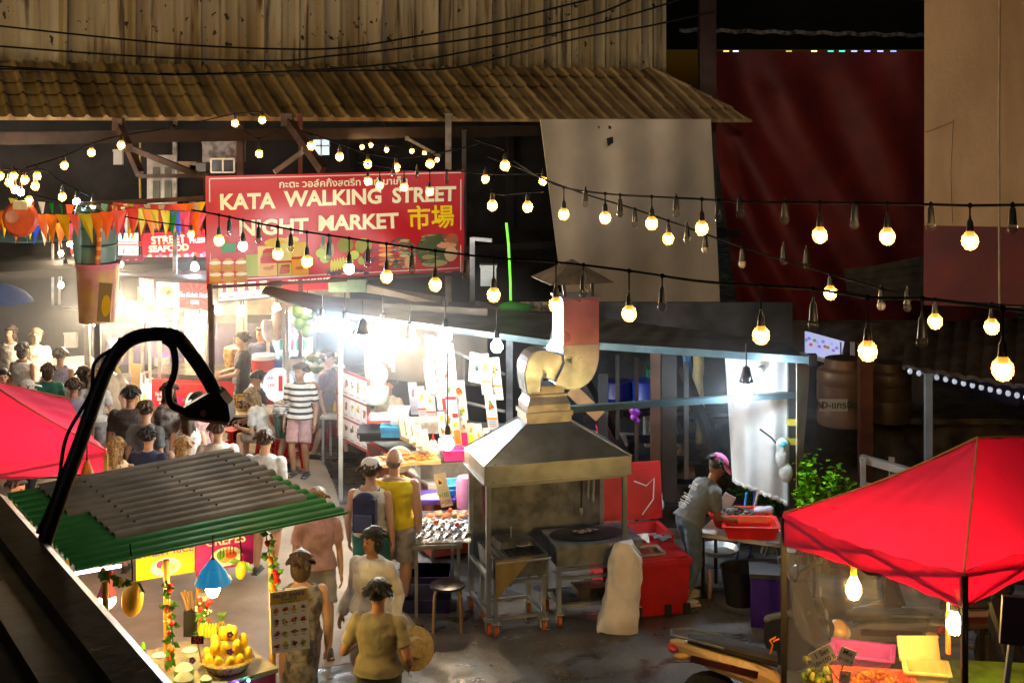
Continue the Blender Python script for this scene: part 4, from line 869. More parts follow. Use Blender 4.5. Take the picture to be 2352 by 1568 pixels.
vs = ring(0, 0, .4, 0, .34) + ring(.06, .03, .37, .03, .31); MB().add(vs, [(0, 1, 5, 4), (1, 2, 6, 5), (2, 3, 7, 6), (3, 0, 4, 7), (4, 5, 6, 7), (3, 2, 1, 0)]).build('lid_body', mat('blackened_steel', (.1, .1, .1), .4, .6, .4, 8), pn, world=False, smooth=False)
q = MB(); q.tube([(.2, .17, .06), (.2, .17, .17)], .006, 6); q.ball((.2, .17, .17), .014, 8, 5); q.tube([(.2, -.01, .03), (.2, -.05, .03), (.34, -.05, .03), (.34, -.01, .03)], .008, 6); q.build('handle', ALU, pn, world=False)
# right flat griddle
gr = thing('griddle_cart', 'long steel griddle cart with a black hotplate under the hood', 'griddle', GP(.80, .0, 0), GA - .03)
q = MB(); q.box((.48, .3, .76), (.96, .56, .2)); q.box((.48, .3, .875), (1.0, .62, .03)); q.box((.48, -.016, .865), (1.0, .01, .05)); q.build('cabinet', STEELD, gr, world=False, smooth=False)
q = MB().at((.44, .33, 0)); q.lathe([(0, .893), (.42, .893), (.43, .9), (.41, .903), (.0, .897)], (0, 0, 0), 28, sy=.6); q.build('hotplate', mat('black_hotplate', (.012, .012, .013), .5, .2, .3, 8), gr, world=False)
for x, y in ((.03, .04), (.93, .04), (.03, .56), (.93, .56)): MB().box((x, y, .4), (.045, .045, .52)).build('leg', STEEL, gr, world=False); caster(gr, x, y, .06)
q = MB()
for z, y in ((.62, .04), (.52, .04), (.62, .56), (.22, .04), (.22, .56)): q.bar((.03, y, z), (.93, y, z), .035)
q.box((.48, .3, .2), (.9, .5, .01)); q.build('shelf_frame', STEEL, gr, world=False)
for i, (x, y) in enumerate(((1.18, .34), (1.32, .38))):
    q = MB(); R4 = random.Random(i)
    for k in range(9): q.ball(GP(x + R4.uniform(-.05, .05), y + R4.uniform(-.04, .04), .915), (.035, .03, .012), 8, 5, col=R4.choice(['#5a3a34', '#8a6a60', '#3a2420', '#b09080']))
    tag(q.build('grilled_meat', FOOD), ['left piece of seared meat on the black hotplate', 'right piece of seared meat on the black hotplate'][i], 'meat', 'meat on the hotplate')
q = MB(); q.box(GP(1.27, .28, .27), (.36, .26, .13), GA); q.tube([GP(1.27, .28, .33), GP(1.27, .28, .45), GP(1.32, .28, .47)], .007, 5); tag(q.build('cooking_pan', mat('dented_old_pan', (.2, .16, .12), .4, .6, .4, 9)), 'old covered pan on the lower shelf of the griddle cart', 'pan')
plain('charcoal_tray', MB().box(GP(1.05, .3, .23), (.3, .3, .05), GA), mat('dark_blue_tray', (.02, .03, .07), .4), 'dark tray on the lower shelf left of the old pan', 'tray')
# stool
st = thing('stool', 'round black topped stool with bent wooden legs beside the hood', 'stool', PZ(1028, 1440, 0), .3); r_ = .19
MB().lathe([(0, .445), (.17, .445), (r_, .45), (r_, .468), (.17, .475), (0, .473)], (0, 0, 0), 28).build('seat', mat('black_seat', (.03, .03, .032), .35), st, world=False)
for k in range(4):
    a = .5 + k * math.pi / 2; c, s_ = math.cos(a), math.sin(a)
    q = MB(); q.tube([(c * .1, s_ * .1, .44), (c * .165, s_ * .165, .435), (c * .19, s_ * .19, .41), (c * .2, s_ * .2, .36), (c * .215, s_ * .215, 0)], .019, 6, flat=.6); q.build('leg', mat('birch_leg', (.42, .25, .11), .5), st, world=False)
# white sack
def sack(u, v):
    z = .90 * v; lean = .05 + .16 * v ** 1.3; w = .225 * (1 - .22 * v - .35 * max(0, v - .84) / .16) * (.97 + .03 * math.sin(v * 9 + 1)); dp = .12 * (1 - .7 * v) * (1 + .10 * math.sin(v * 9)) + .025
    a = u * 6.2832; cs, sn = math.cos(a), math.sin(a); e = .38
    x = w * math.copysign(abs(cs) ** e, cs); y = dp * math.copysign(abs(sn) ** e, sn)
    x += .006 * math.sin(v * 31 + u * 14); y += .012 * math.sin(u * 31 + v * 11) + .010 * abs(math.sin(v * 13 + x * 9))
    bend = -.10 * max(0, v - .7); return S0 + V((x + .02 + .15 * v - .22 * max(0, v - .6) ** 1.5, y - .0 + lean * .9, z + .02 * math.sin(u * 12)))
S0 = PZ(1425, 1458, 0) + V((-.05, .1, 0)); SACK = mat('woven_white_sack', (.74, .71, .66), .6, 0, .2, 3, .6, 7)
q = MB(); q.grid(sack, 48, 30); q.add([sack(i / 24, 0) for i in range(24)], [tuple(range(24))[::-1]]); q.add([sack(i / 24, 1) for i in range(24)], [tuple(range(24))])
tag(q.build('sack', SACK), 'tall white woven sack slumped against the red cooler', 'sack')
# coolers
RCOOL = mat('red_cooler_plastic', (.50, .012, .018), .45, 0, .2, 3, .06, 20); INNER = mat('white_cooler_lining', (.7, .72, .72), .35)
cb_ = thing('cooler', 'big closed red cooler box with trays on its lid', 'cooler', XY(1494, 15.75), .25)
q = MB(); w_, d_, h_ = .72, .6, .58
vs = ring(0.02, -w_ / 2 + .03, w_ / 2 - .03, -d_ / 2 + .03, d_ / 2 - .03) + ring(h_, -w_ / 2, w_ / 2, -d_ / 2, d_ / 2); q.add(vs, [(k, (k + 1) % 4, 4 + (k + 1) % 4, 4 + k) for k in range(4)] + [(3, 2, 1, 0), (4, 5, 6, 7)]); q.build('cooler_body', RCOOL, cb_, world=False, smooth=False)
q = MB(); q.box((0, 0, h_ + .03), (w_ + .04, d_ + .04, .06)); q.box((0, 0, h_ + .068), (w_ - .04, d_ - .04, .02)); q.build('lid', RCOOL, cb_, world=False)
for x in (-.25, .1, .32): MB().box((x, -d_ / 2 - .004, .08), (.07, .04, .12)).build('rubber_foot', RUBBER, cb_, world=False)
co = thing('cooler', 'open red cooler box with white lining behind the closed one', 'cooler', P(1450, 1268, 16.3), .22); co.location.z = 0
q = MB(); w_, d_, h_ = .85, .5, .62
for x, y, ww, dd in ((0, -d_ / 2, w_, .06), (0, d_ / 2, w_, .06), (-w_ / 2 + .03, 0, .06, d_ - .06), (w_ / 2 - .03, 0, .06, d_ - .06)): q.box((x, y, h_ / 2 + .1), (ww, dd, h_))
q.box((0, 0, .12), (w_ - .1, d_ - .1, .05)); q.build('cooler_body', RCOOL, co, world=False); q = MB(); q.box((0, 0, .58), (w_ - .12, d_ - .07, .02)); q.build('lining', INNER, co, world=False)
q = MB(); q.box((.06, .30, 1.08), (.5 + .3, .07, .66), rx=-.12); q.box((.06, .27, 1.08), (.66, .05, .52), rx=-.12)
q.build('lid', RCOOL, co, world=False); q = MB(); q.tube([(.1, .21, 1.22), (.25, .2, 1.16), (.34, .18, 1.25), (.33, .18, 1.0), (.2, .2, .82)], .008, 5); q.build('cord', WHITEP, co, world=False)
t_ = thing('metal_tray', 'shallow metal tray of dark liquid on the red cooler lid', 'tray', P(1480, 1262, 15.65)); t_.location.z = .665
q = MB(); q.box((0, 0, .005), (.4, .28, .008), .25)
for k, (x, y, a_, b_) in enumerate(((0, -.14, .4, .012), (0, .14, .4, .012), (-.2, 0, .012, .28), (.2, 0, .012, .28))): c = Matrix.Rotation(.25, 3, 'Z') @ V((x, y, .018)); q.box(c, (a_, b_, .03), .25)
q.build('tray', ALU, t_, world=False); MB().box((0, 0, .013), (.37, .25, .006), .25).build('liquid', mat('dark_liquid', (.12, .03, .02), .12, 0), t_, world=False)
q = MB(); q.sheet(lambda u, v: V((.14 - 0 + .3 * u, 0, 0)) * 0 + GP(1.55, 0, 0) * 0 + P(1470, 1240, 15.95) + V((-.2 + .3 * u, -.08 + .2 * v, .02 + .025 * math.sin(u * 11 + v * 5))), 12, 8, .006)
tag(q.build('cloth', cloth('offwhite', (.6, .58, .55))), 'crumpled off-white cloth on the red cooler lid behind the tray', 'cloth')
q = MB(); q.sheet(lambda u, v: P(1522, 1240, 15.9) + V((-.1 + .2 * u, -.06 + .14 * v, .03 + .02 * math.sin(u * 9 + v * 7))), 10, 8, .006); tag(q.build('cloth', cloth('bluegrey', (.1, .13, .18))), 'small blue-grey rag on the red cooler lid', 'cloth')
# ---------------------------------------------------------------- long awning stall (middle)
AW = mat('dark_awning_sheet', (.10, .10, .105), .5, .2, .3, 3, .1, 12); GUT = mat('blue_grey_gutter', (.10, .17, .2), .35, .5, .2, 5)
aw = thing('market_stall', 'long open market stall under a dark sloping awning with a blue-grey gutter', 'stall', XY(1250, 18.5))
A0 = P(600, 668, 21.0); A1 = P(730, 712, 19.9); A2 = P(1257, 782, 18.2); A3 = P(1860, 822, 16.9)
B0 = P(610, 655, 21.9); B1 = P(900, 690, 21.2); B2 = P(1380, 728, 19.6); B3 = P(1790, 782, 18.2)
def awn(u, v):
    f = [(0, A0, B0), (.12, A1, P(760, 680, 21.4)), (.5, A2, B2), (1, A3, B3)]
    for (a, p, q_), (b, r, s_) in zip(f, f[1:]):
        if u <= b + 1e-6:
            t = (u - a) / (b - a); return p.lerp(r, t).lerp(q_.lerp(s_, t), v) + V((0, 0, -.015 + .012 * abs(math.sin(u * 60))))
q = MB(); q.sheet(awn, 90, 4, .03); q.build('awning', AW, aw)
q = MB(); q.bar(A1 + V((0, -.02, -.02)), A2 + V((0, -.02, -.02)), .05, .08); q.bar(A2 + V((0, -.02, -.02)), A3 + V((.02, -.02, -.02)), .05, .09); q.build('gutter', GUT, aw)
q = MB(); q.box(A3 + V((.03, 0, -.02)), (.1, .09, .14)); q.build('end_cap', BLACKM, aw)
def apost(px, py, Y, w, m, p=aw): a = P(px, py, Y); q = MB(); q.bar(a, V((a.x, a.y, 0)), w); q.build('post', m, p)
apost(1821, 826, 17.05, .11, BLACKM); apost(1170, 775, 18.6, .09, PIPE); apost(783, 735, 19.9, .06, mat('pale_post', (.45, .42, .36), .5)); apost(1023, 690, 20.8, .08, PIPE); apost(1505, 800, 18.0, .12, mat('brown_channel', (.12, .07, .05), .5, .3, .2, 5)); apost(1065, 820, 19.8, .035, PIPE)
q = MB(); q.bar(P(1294, 940, 15.9), P(1822, 906, 17.0), .09, .07); q.build('crossbar', GUT, aw)
for y in (968, 1012): MB().box(P(1820, y, 17.0), (.125, .125, .07)).build('tape_band', mat('yellow_tape', (.5, .45, .03), .5), aw)
MB().tube([P(1040, 805, 18.4), P(1160, 860, 17.9)], .02, 6).build('hanging_rail', ALU, aw); MB().tube([P(990, 905, 18.6), P(1160, 945, 17.9)], .02, 6).build('hanging_rail', ALU, aw)
# counters inside
CT = mat('counter_red_trim', (.35, .05, .03), .5, 0, .3, 4); TOPM = mat('worn_counter_top', (.35, .32, .28), .45, 0, .3, 5)
def counter(name, label, a, b, depth, z0, z1, m, top=TOPM, cat='counter'):
    a = V(a); b = V(b); u = (b - a).normalized(); n = V((-u.y, u.x, 0)) * depth; t = thing(name, label, cat, (a + b) / 2)
    t.location.z = 0; WM[t.name] = Matrix.Translation(V(t.location))
    q = MB(); prism(q, [a, b, b + n, a + n], z0, z1); q.build('body', m, t, smooth=False)
    e = u * .03; k = n.normalized() * .03; q = MB(); prism(q, [a - e - k, b + e - k, b + n + e + k, a + n - e + k], z1 + .002, z1 + .035); q.build('counter_top', top, t, smooth=False); return t
counter('counter', 'red trimmed kitchen counter running back inside the awning stall', (-1.0, 17.3, 0), (-2.05, 19.6, 0), -1.1, .05, .92, CT)
counter('counter', 'steel back counter along the rear of the awning stall', (-1.6, 20.6, 0), (1.6, 19.6, 0), .6, .05, .85, STEELD)
# dark interior back sheet
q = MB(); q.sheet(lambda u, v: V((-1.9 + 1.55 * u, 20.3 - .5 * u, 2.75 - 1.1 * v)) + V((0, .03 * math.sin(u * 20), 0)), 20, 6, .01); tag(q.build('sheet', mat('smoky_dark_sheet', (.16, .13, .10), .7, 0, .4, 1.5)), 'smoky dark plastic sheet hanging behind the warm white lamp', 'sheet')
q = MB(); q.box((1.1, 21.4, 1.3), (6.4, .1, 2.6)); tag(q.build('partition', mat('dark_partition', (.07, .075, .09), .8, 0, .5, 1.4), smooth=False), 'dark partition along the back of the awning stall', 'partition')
# menus. zoom crop coordinates helper
def Zq(x, y): return (1300 + x / 3.136) / 1.7415, (1300 + y / 3.136) / 1.7415
def menu(label, x0, y0, x1, y1, Y, items_fn, bg='#c6c5c0', tilt=0, name='menu_sheet', glow=0, group='menu sheets of the awning stall', Y2=None, dy=0):
    a = P(*Zq(x0, y1), Y); b = P(*Zq(x1, y1 + dy), Y2 or Y - .12); h = (y1 - y0) / 3.136 / 1.7415 * Y / F; w = (b - a).length
    return sign(name, label, 'menu', a, b, h, items_fn(w, h), bg=bg, th=.006, group=group, glow=glow)
def plates(n, s, txt=True, bar=None):
    def f(w, h):
        it = []
        for i in range(n):
            cy_ = h * (1 - (i + .5) / n * (.62 if txt and n == 1 else 1)) ; r = min(w * .44, h / n * .5)
            it += food_disc(w / 2, cy_, r, FC[(s + i) % 7], s + i, '#f4f2ec', min(1.4, .8 * h / n / r / 2 + .3))
        if bar: it.append(('rect', 0, h * .3, w, h * .05, bar, 2))
        if txt:
            for k in range(3): it.append(('rect', w * .2, h * (.22 - .06 * k), w * .6, h * .015, '#707070', 2))
        return it
    return f
def lines(n, border=None):
    def f(w, h):
        it = [('rect', w * .14, h * (.88 - .8 * k / n), w * (.5 + .2 * math.sin(k * 3)), h * .018, '#8a8a90', 3) for k in range(n)]
        if border: it = [('rect', 0, 0, w, h * .04, border, 1), ('rect', 0, h * .96, w, h * .04, border, 1), ('rect', 0, 0, w * .08, h, border, 1), ('rect', w * .92, 0, w * .08, h, border, 1)] + it
        return it
    return f
menu('grey text sheet hanging left of the red framed menu', 1275, 130, 1390, 430, 18.6, lines(9), bg='#a8a8b0')
menu('blank bright sheet hanging below the grey text sheet', 1278, 425, 1400, 850, 18.5, lambda w, h: [], bg='#ece0c8')
menu('white menu with red frame and text only, under the cool lamp', 1392, 150, 1535, 640, 18.4, lines(10, '#c82028'))
menu('tall white menu with two dark food photographs', 1528, 240, 1655, 700, 18.3, lambda w, h: [('rect', w * .25, h * .68, w * .45, h * .2, '#50584a', 1), ('disc', w * .45, h * .78, w * .2, h * .08, '#d8dcd0', 3), ('rect', w * .35, h * .28, w * .4, h * .26, '#403830', 1), ('disc', w * .55, h * .4, w * .16, h * .08, '#c8c0b0', 3)])
menu('big white menu with a single small dark logo blot', 1800, 330, 1975, 700, 18.1, lambda w, h: [('disc', w * .55, h * .5, w * .14, h * .1, '#305048', 1), ('poly', [(w * .4, h * .5), (w * .7, h * .5), (w * .6, h * .36)], '#182828', 2)], dy=40)
menu('white menu with green noodle plate, left of the two plate menus', 1975, 365, 2105, 870, 17.95, plates(1, 1, True, '#e07820'))
menu('white menu with green noodle plate, right of the two plate menus', 2115, 410, 2240, 935, 17.85, plates(1, 3, True, '#e07820'))
menu('white menu with yellow-green salad plate, lowest at the right of the row', 2050, 880, 2185, 1310, 17.8, plates(1, 5, True, '#e89020'))
menu('menu with two columns of small plates below the red framed menu', 1420, 640, 1545, 1060, 18.35, lambda w, h: sum([food_disc(w * (.27 + .46 * (k % 2)), h * (.85 - .3 * (k // 2)), w * .2, FC[k % 7], k, '#e8e4dc', .9) for k in range(5)], []) + [('rect', w * .5, 0, w * .5, h * .34, '#c81828', 1)], bg='#e6e2da')
menu('red edged menu with a large plate of dumplings', 1535, 690, 1672, 1140, 18.2, lambda w, h: food_disc(w * .5, h * .76, w * .45, ['#e8e0d0', '#c8b8a8', '#507040'], 9, '#b8bcb8', 1.0) + [('rect', 0, 0, w, h * .08, '#c82030', 1), ('rect', 0, h * .45, w, h * .09, '#c82030', 1), ('rect', w * .1, h * .3, w * .7, h * .02, '#888888', 2), ('rect', w * .1, h * .22, w * .7, h * .02, '#888888', 2)])
menu('narrow white menu with two fried dishes above each other', 1672, 700, 1800, 1190, 18.15, plates(2, 0, False))
menu('dim menu sheet with an egg dish at the left, low in the row', 1080, 720, 1190, 1120, 19.6, plates(1, 6, True), bg='#9c98a4')
menu('dim menu sheet with green plate, second from the left in the low row', 1185, 770, 1290, 1190, 19.4, plates(1, 1, True, '#b04020'), bg='#b8a8a4')
menu('dim menu sheet with a yellow plate, third in the low row', 1290, 820, 1410, 1220, 19.2, plates(1, 4, True, '#c04020'), bg='#b8a8a0')
menu('slim white sheet with green herbs photo below the column menu', 1440, 1090, 1530, 1400, 18.0, plates(2, 1, False))
menu('slim greenish sheet right of the herb photo sheet', 1545, 1120, 1625, 1400, 17.95, plates(2, 3, False), bg='#c8ccb0')
for i, (x, c, d) in enumerate(((1635, '#e87a10', 'green'), (1725, '#d01860', 'orange'), (1815, '#f0d000', 'yellow-green'))):
    menu(['orange based smoothie card, first of the bright card strip', 'magenta based smoothie card, second of the bright card strip', 'yellow based smoothie card, third of the bright card strip'][i], x, 1165 + 35 * i, x + 85, 1500 + 25 * i, 17.6 - .1 * i, (lambda c, i: lambda w, h: [('rect', w * .06, h * .04, w * .88, h * .5, c, 1)] + food_disc(w / 2, h * .76, w * .4, FC[[1, 0, 4][i]], i, None, 1))(c, i))
menu('white card with a fan of green and yellow fruit at the strip end', 1900, 1240, 1990, 1500, 17.3, plates(1, 4, False)); menu('white card with reddish fruit, last of the bright card strip', 1995, 1290, 2085, 1500, 17.2, plates(1, 2, False))
# big menu board with rows of dishes
def board(w, h):
    it = []
    for r in range(3):
        it.append(('rect', 0, h * (.64 - .32 * r) - .012, w, .025, '#b02024', 3))
        for c in range(5): it += food_disc(w * (.1 + .2 * c), h * (.84 - .325 * r), w * .085, FC[(r * 2 + c * 3) % 7], r * 5 + c, '#e8e0d8', 1.35) + [('rect', w * (.03 + .2 * c), h * (.69 - .325 * r), w * .13, h * .012, '#907878', 2), ('rect', w * (.195 + .2 * c), h * (.66 - .32 * r), .004, h * .28, '#c0a8a0', 1)]
    return it
a_ = P(778, 1001, 20.4); b_ = P(847, 1036, 19.5); sign('menu_board', 'wide menu board with three rows of dish photos divided by red bars', 'menu board', a_, b_, .99, board((b_ - a_).length, .99), bg='#e4d8d0', frame=CT)
sign('menu_board', 'long narrow strip of dish photos under the red trimmed counter edge', 'menu board', P(850, 1060, 19.3), P(905, 1095, 18.6), .3, [('rect', 0, .26, 1, .04, '#b02024', 1)] , bg='#70302a')
# hanging peach bags
def blob(name, label, cat, parts, m, group=None):
    q = MB()
    for p, r in parts: q.ball(p, r, 12, 8)
    me = remesh(q, .012, 2, name); c = sum((V(p) for p, r in parts), V()) / len(parts); me.transform(Matrix.Translation(-c)); o = bpy.data.objects.new(name, me); COL.objects.link(o); o.location = c; me.materials.append(m); WM[o.name] = Matrix.Translation(c); return tag(o, label, cat, group)
PEACH = mat('peach_plastic_bag', (.85, .28, .17), .35, 0, .15, 8, .5, 12)
q = MB(); c = P(872, 820, 18.7)
for k in range(9): q.sheet(lambda u, v, k=k: c + V((-.2 + .045 * k + .04 * u, .03 * math.sin(k) + .02 * v, .26 - .02 * k * 0 - (.42 + .1 * math.sin(k * .8 + .5)) * v + .03 * (1 - abs(2 * u - 1)) - .06 * abs(k - 4) * v * 0)), 4, 6, .008)
tag(q.build('plastic_bags', PEACH), 'bundle of peach coloured plastic bags hanging below the dazzling lamps', 'bags')
# rice cooker, books, basket etc. on counter
rc = thing('rice_cooker', 'pale green rice cooker with raised lid on the stall counter', 'rice cooker', P(866, 925, 19.4)); MB().lathe([(.0, 0), (.15, 0), (.17, .05), (.17, .2), (.16, .22), (0, .22)], n=20).build('pot', mat('pale_green_enamel', (.42, .55, .5), .35), rc, world=False); MB().lathe([(0, -.02), (.15, -.01), (.16, 0), (.12, .03), (0, .04)], (-.02, .17, .36), 20, 'Y').build('lid', MATS['pale_green_enamel'], rc, world=False)
for i, (px, py, w_, c, lb) in enumerate(((880, 962, .42, (.55, .05, .05), 'red covered book on the stall counter'), (884, 956, .40, (.8, .8, .8), 'white slab lying on the red book'))):
    q = MB(); q.box(P(px, py, 18.9), (w_, .25, .05), .1); tag(q.build('book', mat('book%d' % i, c, .5)), lb, 'book')
crate('container', 'translucent white tub on the stall counter beside the books', 917, 962, 18.9, (.26, .2, .16), mat('milky_plastic', (.75, .75, .76), .3), 'tub')
crate('basket', 'blue plastic basket on the stall counter', 903, 1000, 18.3, (.3, .22, .14), mat('sky_blue_plastic', (.05, .35, .65), .4), 'basket')
crate('container', 'long clear tub beside the blue basket', 955, 990, 18.4, (.62, .25, .16), mat('cloudy_plastic', (.5, .48, .42), .3, noise=.3), 'tub')
q = MB(); q.box(P(930, 975, 18.9) + V((0, 0, -.06)), (1.25, .5, .03), .05); q.box(P(930, 975, 18.9) + V((0, 0, -.12)), (1.2, .45, .09), .05); tag(q.build('shelf', BLACKM), 'black tray shelf on the stall counter carrying books', 'shelf')
# plastic takeaway boxes, open, row
TB = mat('foam_box', (.78, .70, .52), .5)
for i in range(4):
    px, py = [(940, 1012), (955, 1020), (970, 1029), (985, 1040)][i]; p = P(px, py, 17.2); t = thing('takeaway_box', ['leftmost', 'second from left', 'third from left', 'rightmost'][i] + ' open foam box standing in the row beside the warm lamp', 'food box', p, .6, 'open foam boxes'); 
    MB().box((0, 0, .03), (.13, .24, .05)).build('box_base', TB, t, world=False); MB().box((0, .13, .15), (.13, .03, .22), rx=-.35).build('lid', TB, t, world=False)
q = MB(); R5 = random.Random(2); c = P(935, 1050, 17.0); q.box(c + V((0, 0, -.03)), (.75, .4, .04), .3, col='#c89858')
for k in range(60): q.ball(c + V((R5.uniform(-.33, .33), R5.uniform(-.14, .14), R5.uniform(0, .03))), (.03, .02, .014), 6, 4, col=R5.choice(['#e8a040', '#d08020', '#f0c060', '#b86020']))
tag(q.build('snack_tray', FOOD), 'tray of golden fried snacks in front of the open foam boxes', 'tray')
# price disc and seafood tables
TBL = mat('table_steel', (.4, .38, .34), .4, .6, .25, 5)
def table(name, label, a, w, d, z, rz, top=TBL, leg=TBL, shelf=None, lw=.035, group=None, cat='table', th=.04):
    t = thing(name, label, cat, (a[0], a[1], 0), rz, group); MB().box((w / 2, d / 2, z - th / 2), (w, d, th)).build('table_top', top, t, world=False)
    for x, y in ((.04, .04), (w - .04, .04), (.04, d - .04), (w - .04, d - .04)): MB().box((x, y, (z - th) / 2), (lw, lw, z - th)).build('leg', leg, t, world=False)
    if shelf: MB().box((w / 2, d / 2, .2), (w - .08, d - .08, .025)).build('shelf', shelf, t, world=False)
    return t
ft = table('table', 'steel fish table spread with ice and silver fish', XY(1000, 15.35), .55, 1.25, .80, .1)
ft.location = XY(985, 15.35); WM[ft.name] = Matrix.Translation(V(ft.location)) @ Matrix.Rotation(.1, 4, 'Z')
ft.location = (-1.10, 15.45, 0)
ICE = mat('crushed_ice', (.8, .82, .85), .25, 0, .15, 30, .8, 40); q = MB()
q.grid(lambda u, v: V((-1.08 + .62 * u, 15.5 + 1.2 * v + .06 * u, .815 + .05 * math.sin(u * 3.14) * math.sin(v * 3.14) + .012 * math.sin(u * 40) * math.sin(v * 47))), 30, 40); q.grid(lambda u, v: V((-1.08 + .62 * v, 15.5 + 1.2 * u + .06 * v, .803)), 2, 2)
tag(q.build('ice', ICE), kind='stuff')
SILV = mat('silver_fish', (.55, .57, .6), .22, .7, .5, 18)
fm = MB(); fm.tube([(0, -.15, .0), (0, -.11, .0), (0, -.03, .0), (0, .06, 0), (0, .11, 0), (0, .125, 0), (0, .16, 0)], [.006, .028, .042, .03, .012, .014, .035], 10, flat=.6); fmesh = fm.mesh('fish'); fmesh.materials.append(SILV)
ORD = ['first', 'second', 'third', 'fourth', 'fifth', 'sixth', 'seventh', 'eighth']; R6 = random.Random(11); FL = ['near the table front edge', 'in the middle', 'toward the back']
for i in range(11):
    o = bpy.data.objects.new('fish', fmesh); COL.objects.link(o); x = -1.02 + .105 * (i % 6); y = 15.62 + .3 * (i // 6); o.location = (x, y, .875 + .012 * (i % 2)); o.rotation_euler = (.05, .2, R6.uniform(-.5, -.1)); tag(o, ['silver fish of the front row laid on the crushed ice', 'silver fish of the second row laid on the crushed ice'][i // 6] + ', ' + ORD[i % 6] + ' from the left', 'fish', 'silver fish on the crushed ice')
for i in range(6):
    q = MB(); q.ball((-.95 + .09 * i, 16.25 + .08 * (i % 2), .9), (.055, .05, .03), 10, 6, col=['#e8906a', '#e8c0a0', '#d87850', '#f0d0b0', '#e0a080', '#f0b090'][i]); tag(q.build('seafood', FOOD), 'pink shellfish piece on the ice behind the silver fish, ' + ORD[i] + ' from the left', 'seafood', 'pink shellfish on the ice')
for i, (x, y) in enumerate(((-.86, 15.85), (-.62, 15.75), (-.72, 16.3))): tag(MB().ball((x, y, .945), .028, 10, 6).build('tomato', mat('tomato', (.6, .06, .02), .3)), ['small tomato on the fish, left one', 'small tomato on the fish, right one', 'small tomato on the shellfish'][i], 'tomato')
def tray(name, label, c, w, d, h, rz, m, cat='tray', wall=.02, rim=True, group=None):
    t = thing(name, label, cat, c, rz, group); q = MB(); a = .85
    o0 = ring(0, -w / 2 * a, w / 2 * a, -d / 2 * a, d / 2 * a); o1 = ring(h, -w / 2, w / 2, -d / 2, d / 2); w2 = w - wall * 2; d2 = d - wall * 2; i1 = ring(h, -w2 / 2, w2 / 2, -d2 / 2, d2 / 2); i0 = ring(wall, -w2 / 2 * a, w2 / 2 * a, -d2 / 2 * a, d2 / 2 * a)
    fs = [(3, 2, 1, 0), (12, 13, 14, 15)]
    for k in range(4): l = (k + 1) % 4; fs += [(k, l, 4 + l, 4 + k), (4 + k, 4 + l, 8 + l, 8 + k), (8 + k, 8 + l, 12 + l, 12 + k)]
    q.add(o0 + o1 + i1 + i0, fs); q.build('tray_body', m, t, world=False, smooth=False)
    if rim: r = MB(); c4 = ring(h - .006, -w / 2 - .012, w / 2 + .012, -d / 2 - .012, d / 2 + .012); [r.bar(p, p2, .02, .012) for p, p2 in zip(c4, c4[1:] + c4[:1])]; r.build('rim', m, t, world=False)
    return t
SKY = MATS['sky_blue_plastic']; PK = mat('hot_pink_plastic', (.85, .06, .35), .4)
table('table', 'second steel seafood table behind the fish table with blue trays', (-1.0, 16.85), .75, .8, .95, .1)
tray('tray', 'upper of two light blue trays stacked on the fish table', (-.62, 16.75, 1.08), .42, .3, .08, .35, SKY, group='light blue trays'); tray('tray', 'lower of two light blue trays stacked on the fish table', (-.62, 16.75, 1.03), .42, .3, .08, .35, SKY, group='light blue trays')
tray('tray', 'deep violet-blue tray of crushed ice behind the fish', (-.92, 16.6, .97), .5, .4, .07, .1, mat('violet_plastic', (.06, .03, .45), .35))
tag(MB().ball((-.92, 16.6, .99), (.2, .15, .05), 14, 8).build('ice', ICE), kind='stuff')
counter('counter', 'raised back shelf of the seafood stall carrying pink tubs', (-1.15, 17.55, 0), (-.2, 17.75, 0), .6, .05, 1.12, TBL)
tray('tub', 'hot pink tub on the raised seafood shelf', (-.68, 17.75, 1.165), .42, .3, .14, .05, PK, 'tub'); tray('tub', 'pale pink tub left of the hot pink one', (-1.05, 17.7, 1.165), .28, .3, .16, .05, mat('pale_pink_plastic', (.75, .45, .5), .4), 'tub')
jr = thing('jar', 'small white tub with rainbow stripes above the pink tub', 'jar', (-.86, 18.0, 1.18)); MB().lathe([(0, 0), (.08, 0), (.09, .14), (0, .14)], n=16).build('jar_body', wave_mat('rainbow', ['#e8e050', '#30a0a0'], 22, 'X'), jr, world=False); MB().lathe([(.095, .14), (.095, .17), (0, .17)], n=16).build('lid', WHITEP, jr, world=False)
b1 = thing('sauce_bottle', 'clear squeeze bottle with a red nozzle beside the rainbow tub', 'bottle', (-1.02, 18.0, 1.18)); MB().lathe([(0, 0), (.045, 0), (.045, .14), (.03, .16)], n=12).build('bottle_body', WHITEP, b1, world=False); MB().lathe([(.03, .16), (.012, .19), (.005, .25)], n=10).build('nozzle', REDP, b1, world=False)
sc_ = thing('kitchen_scale', 'hanging kitchen scale dial above the seafood tables', 'scale', P(918, 1055, 17.6)); MB().lathe([(0, -.02), (.16, -.02), (.17, 0), (.16, .02), (0, .02)], n=24, ax='Y').build('dial', mat('cream_dial', (.8, .72, .55), .4), sc_, world=False); sign('figures', None, None, P(904, 1066, 17.5), P(932, 1066, 17.5), .13, [('text', .08, .065, .09, '125', '#202020', .01)], bg='#d8c8a0', parent=sc_, th=.008)
sign('price_card', 'handwritten card reading 7=100 and 15=200 above a dish photo', 'price card', P(1014, 1165, 16.1), P(1040, 1160, 16.0), .38, [('text', .07, .13, .075, '7=100', '#2a8a40', .01), ('text', .07, .05, .07, '15=200', '#a04080', .01)] + food_disc(.065, .28, .05, FC[0], 4, '#f0f0ea', .9), bg='#dcd8dc', th=.006)
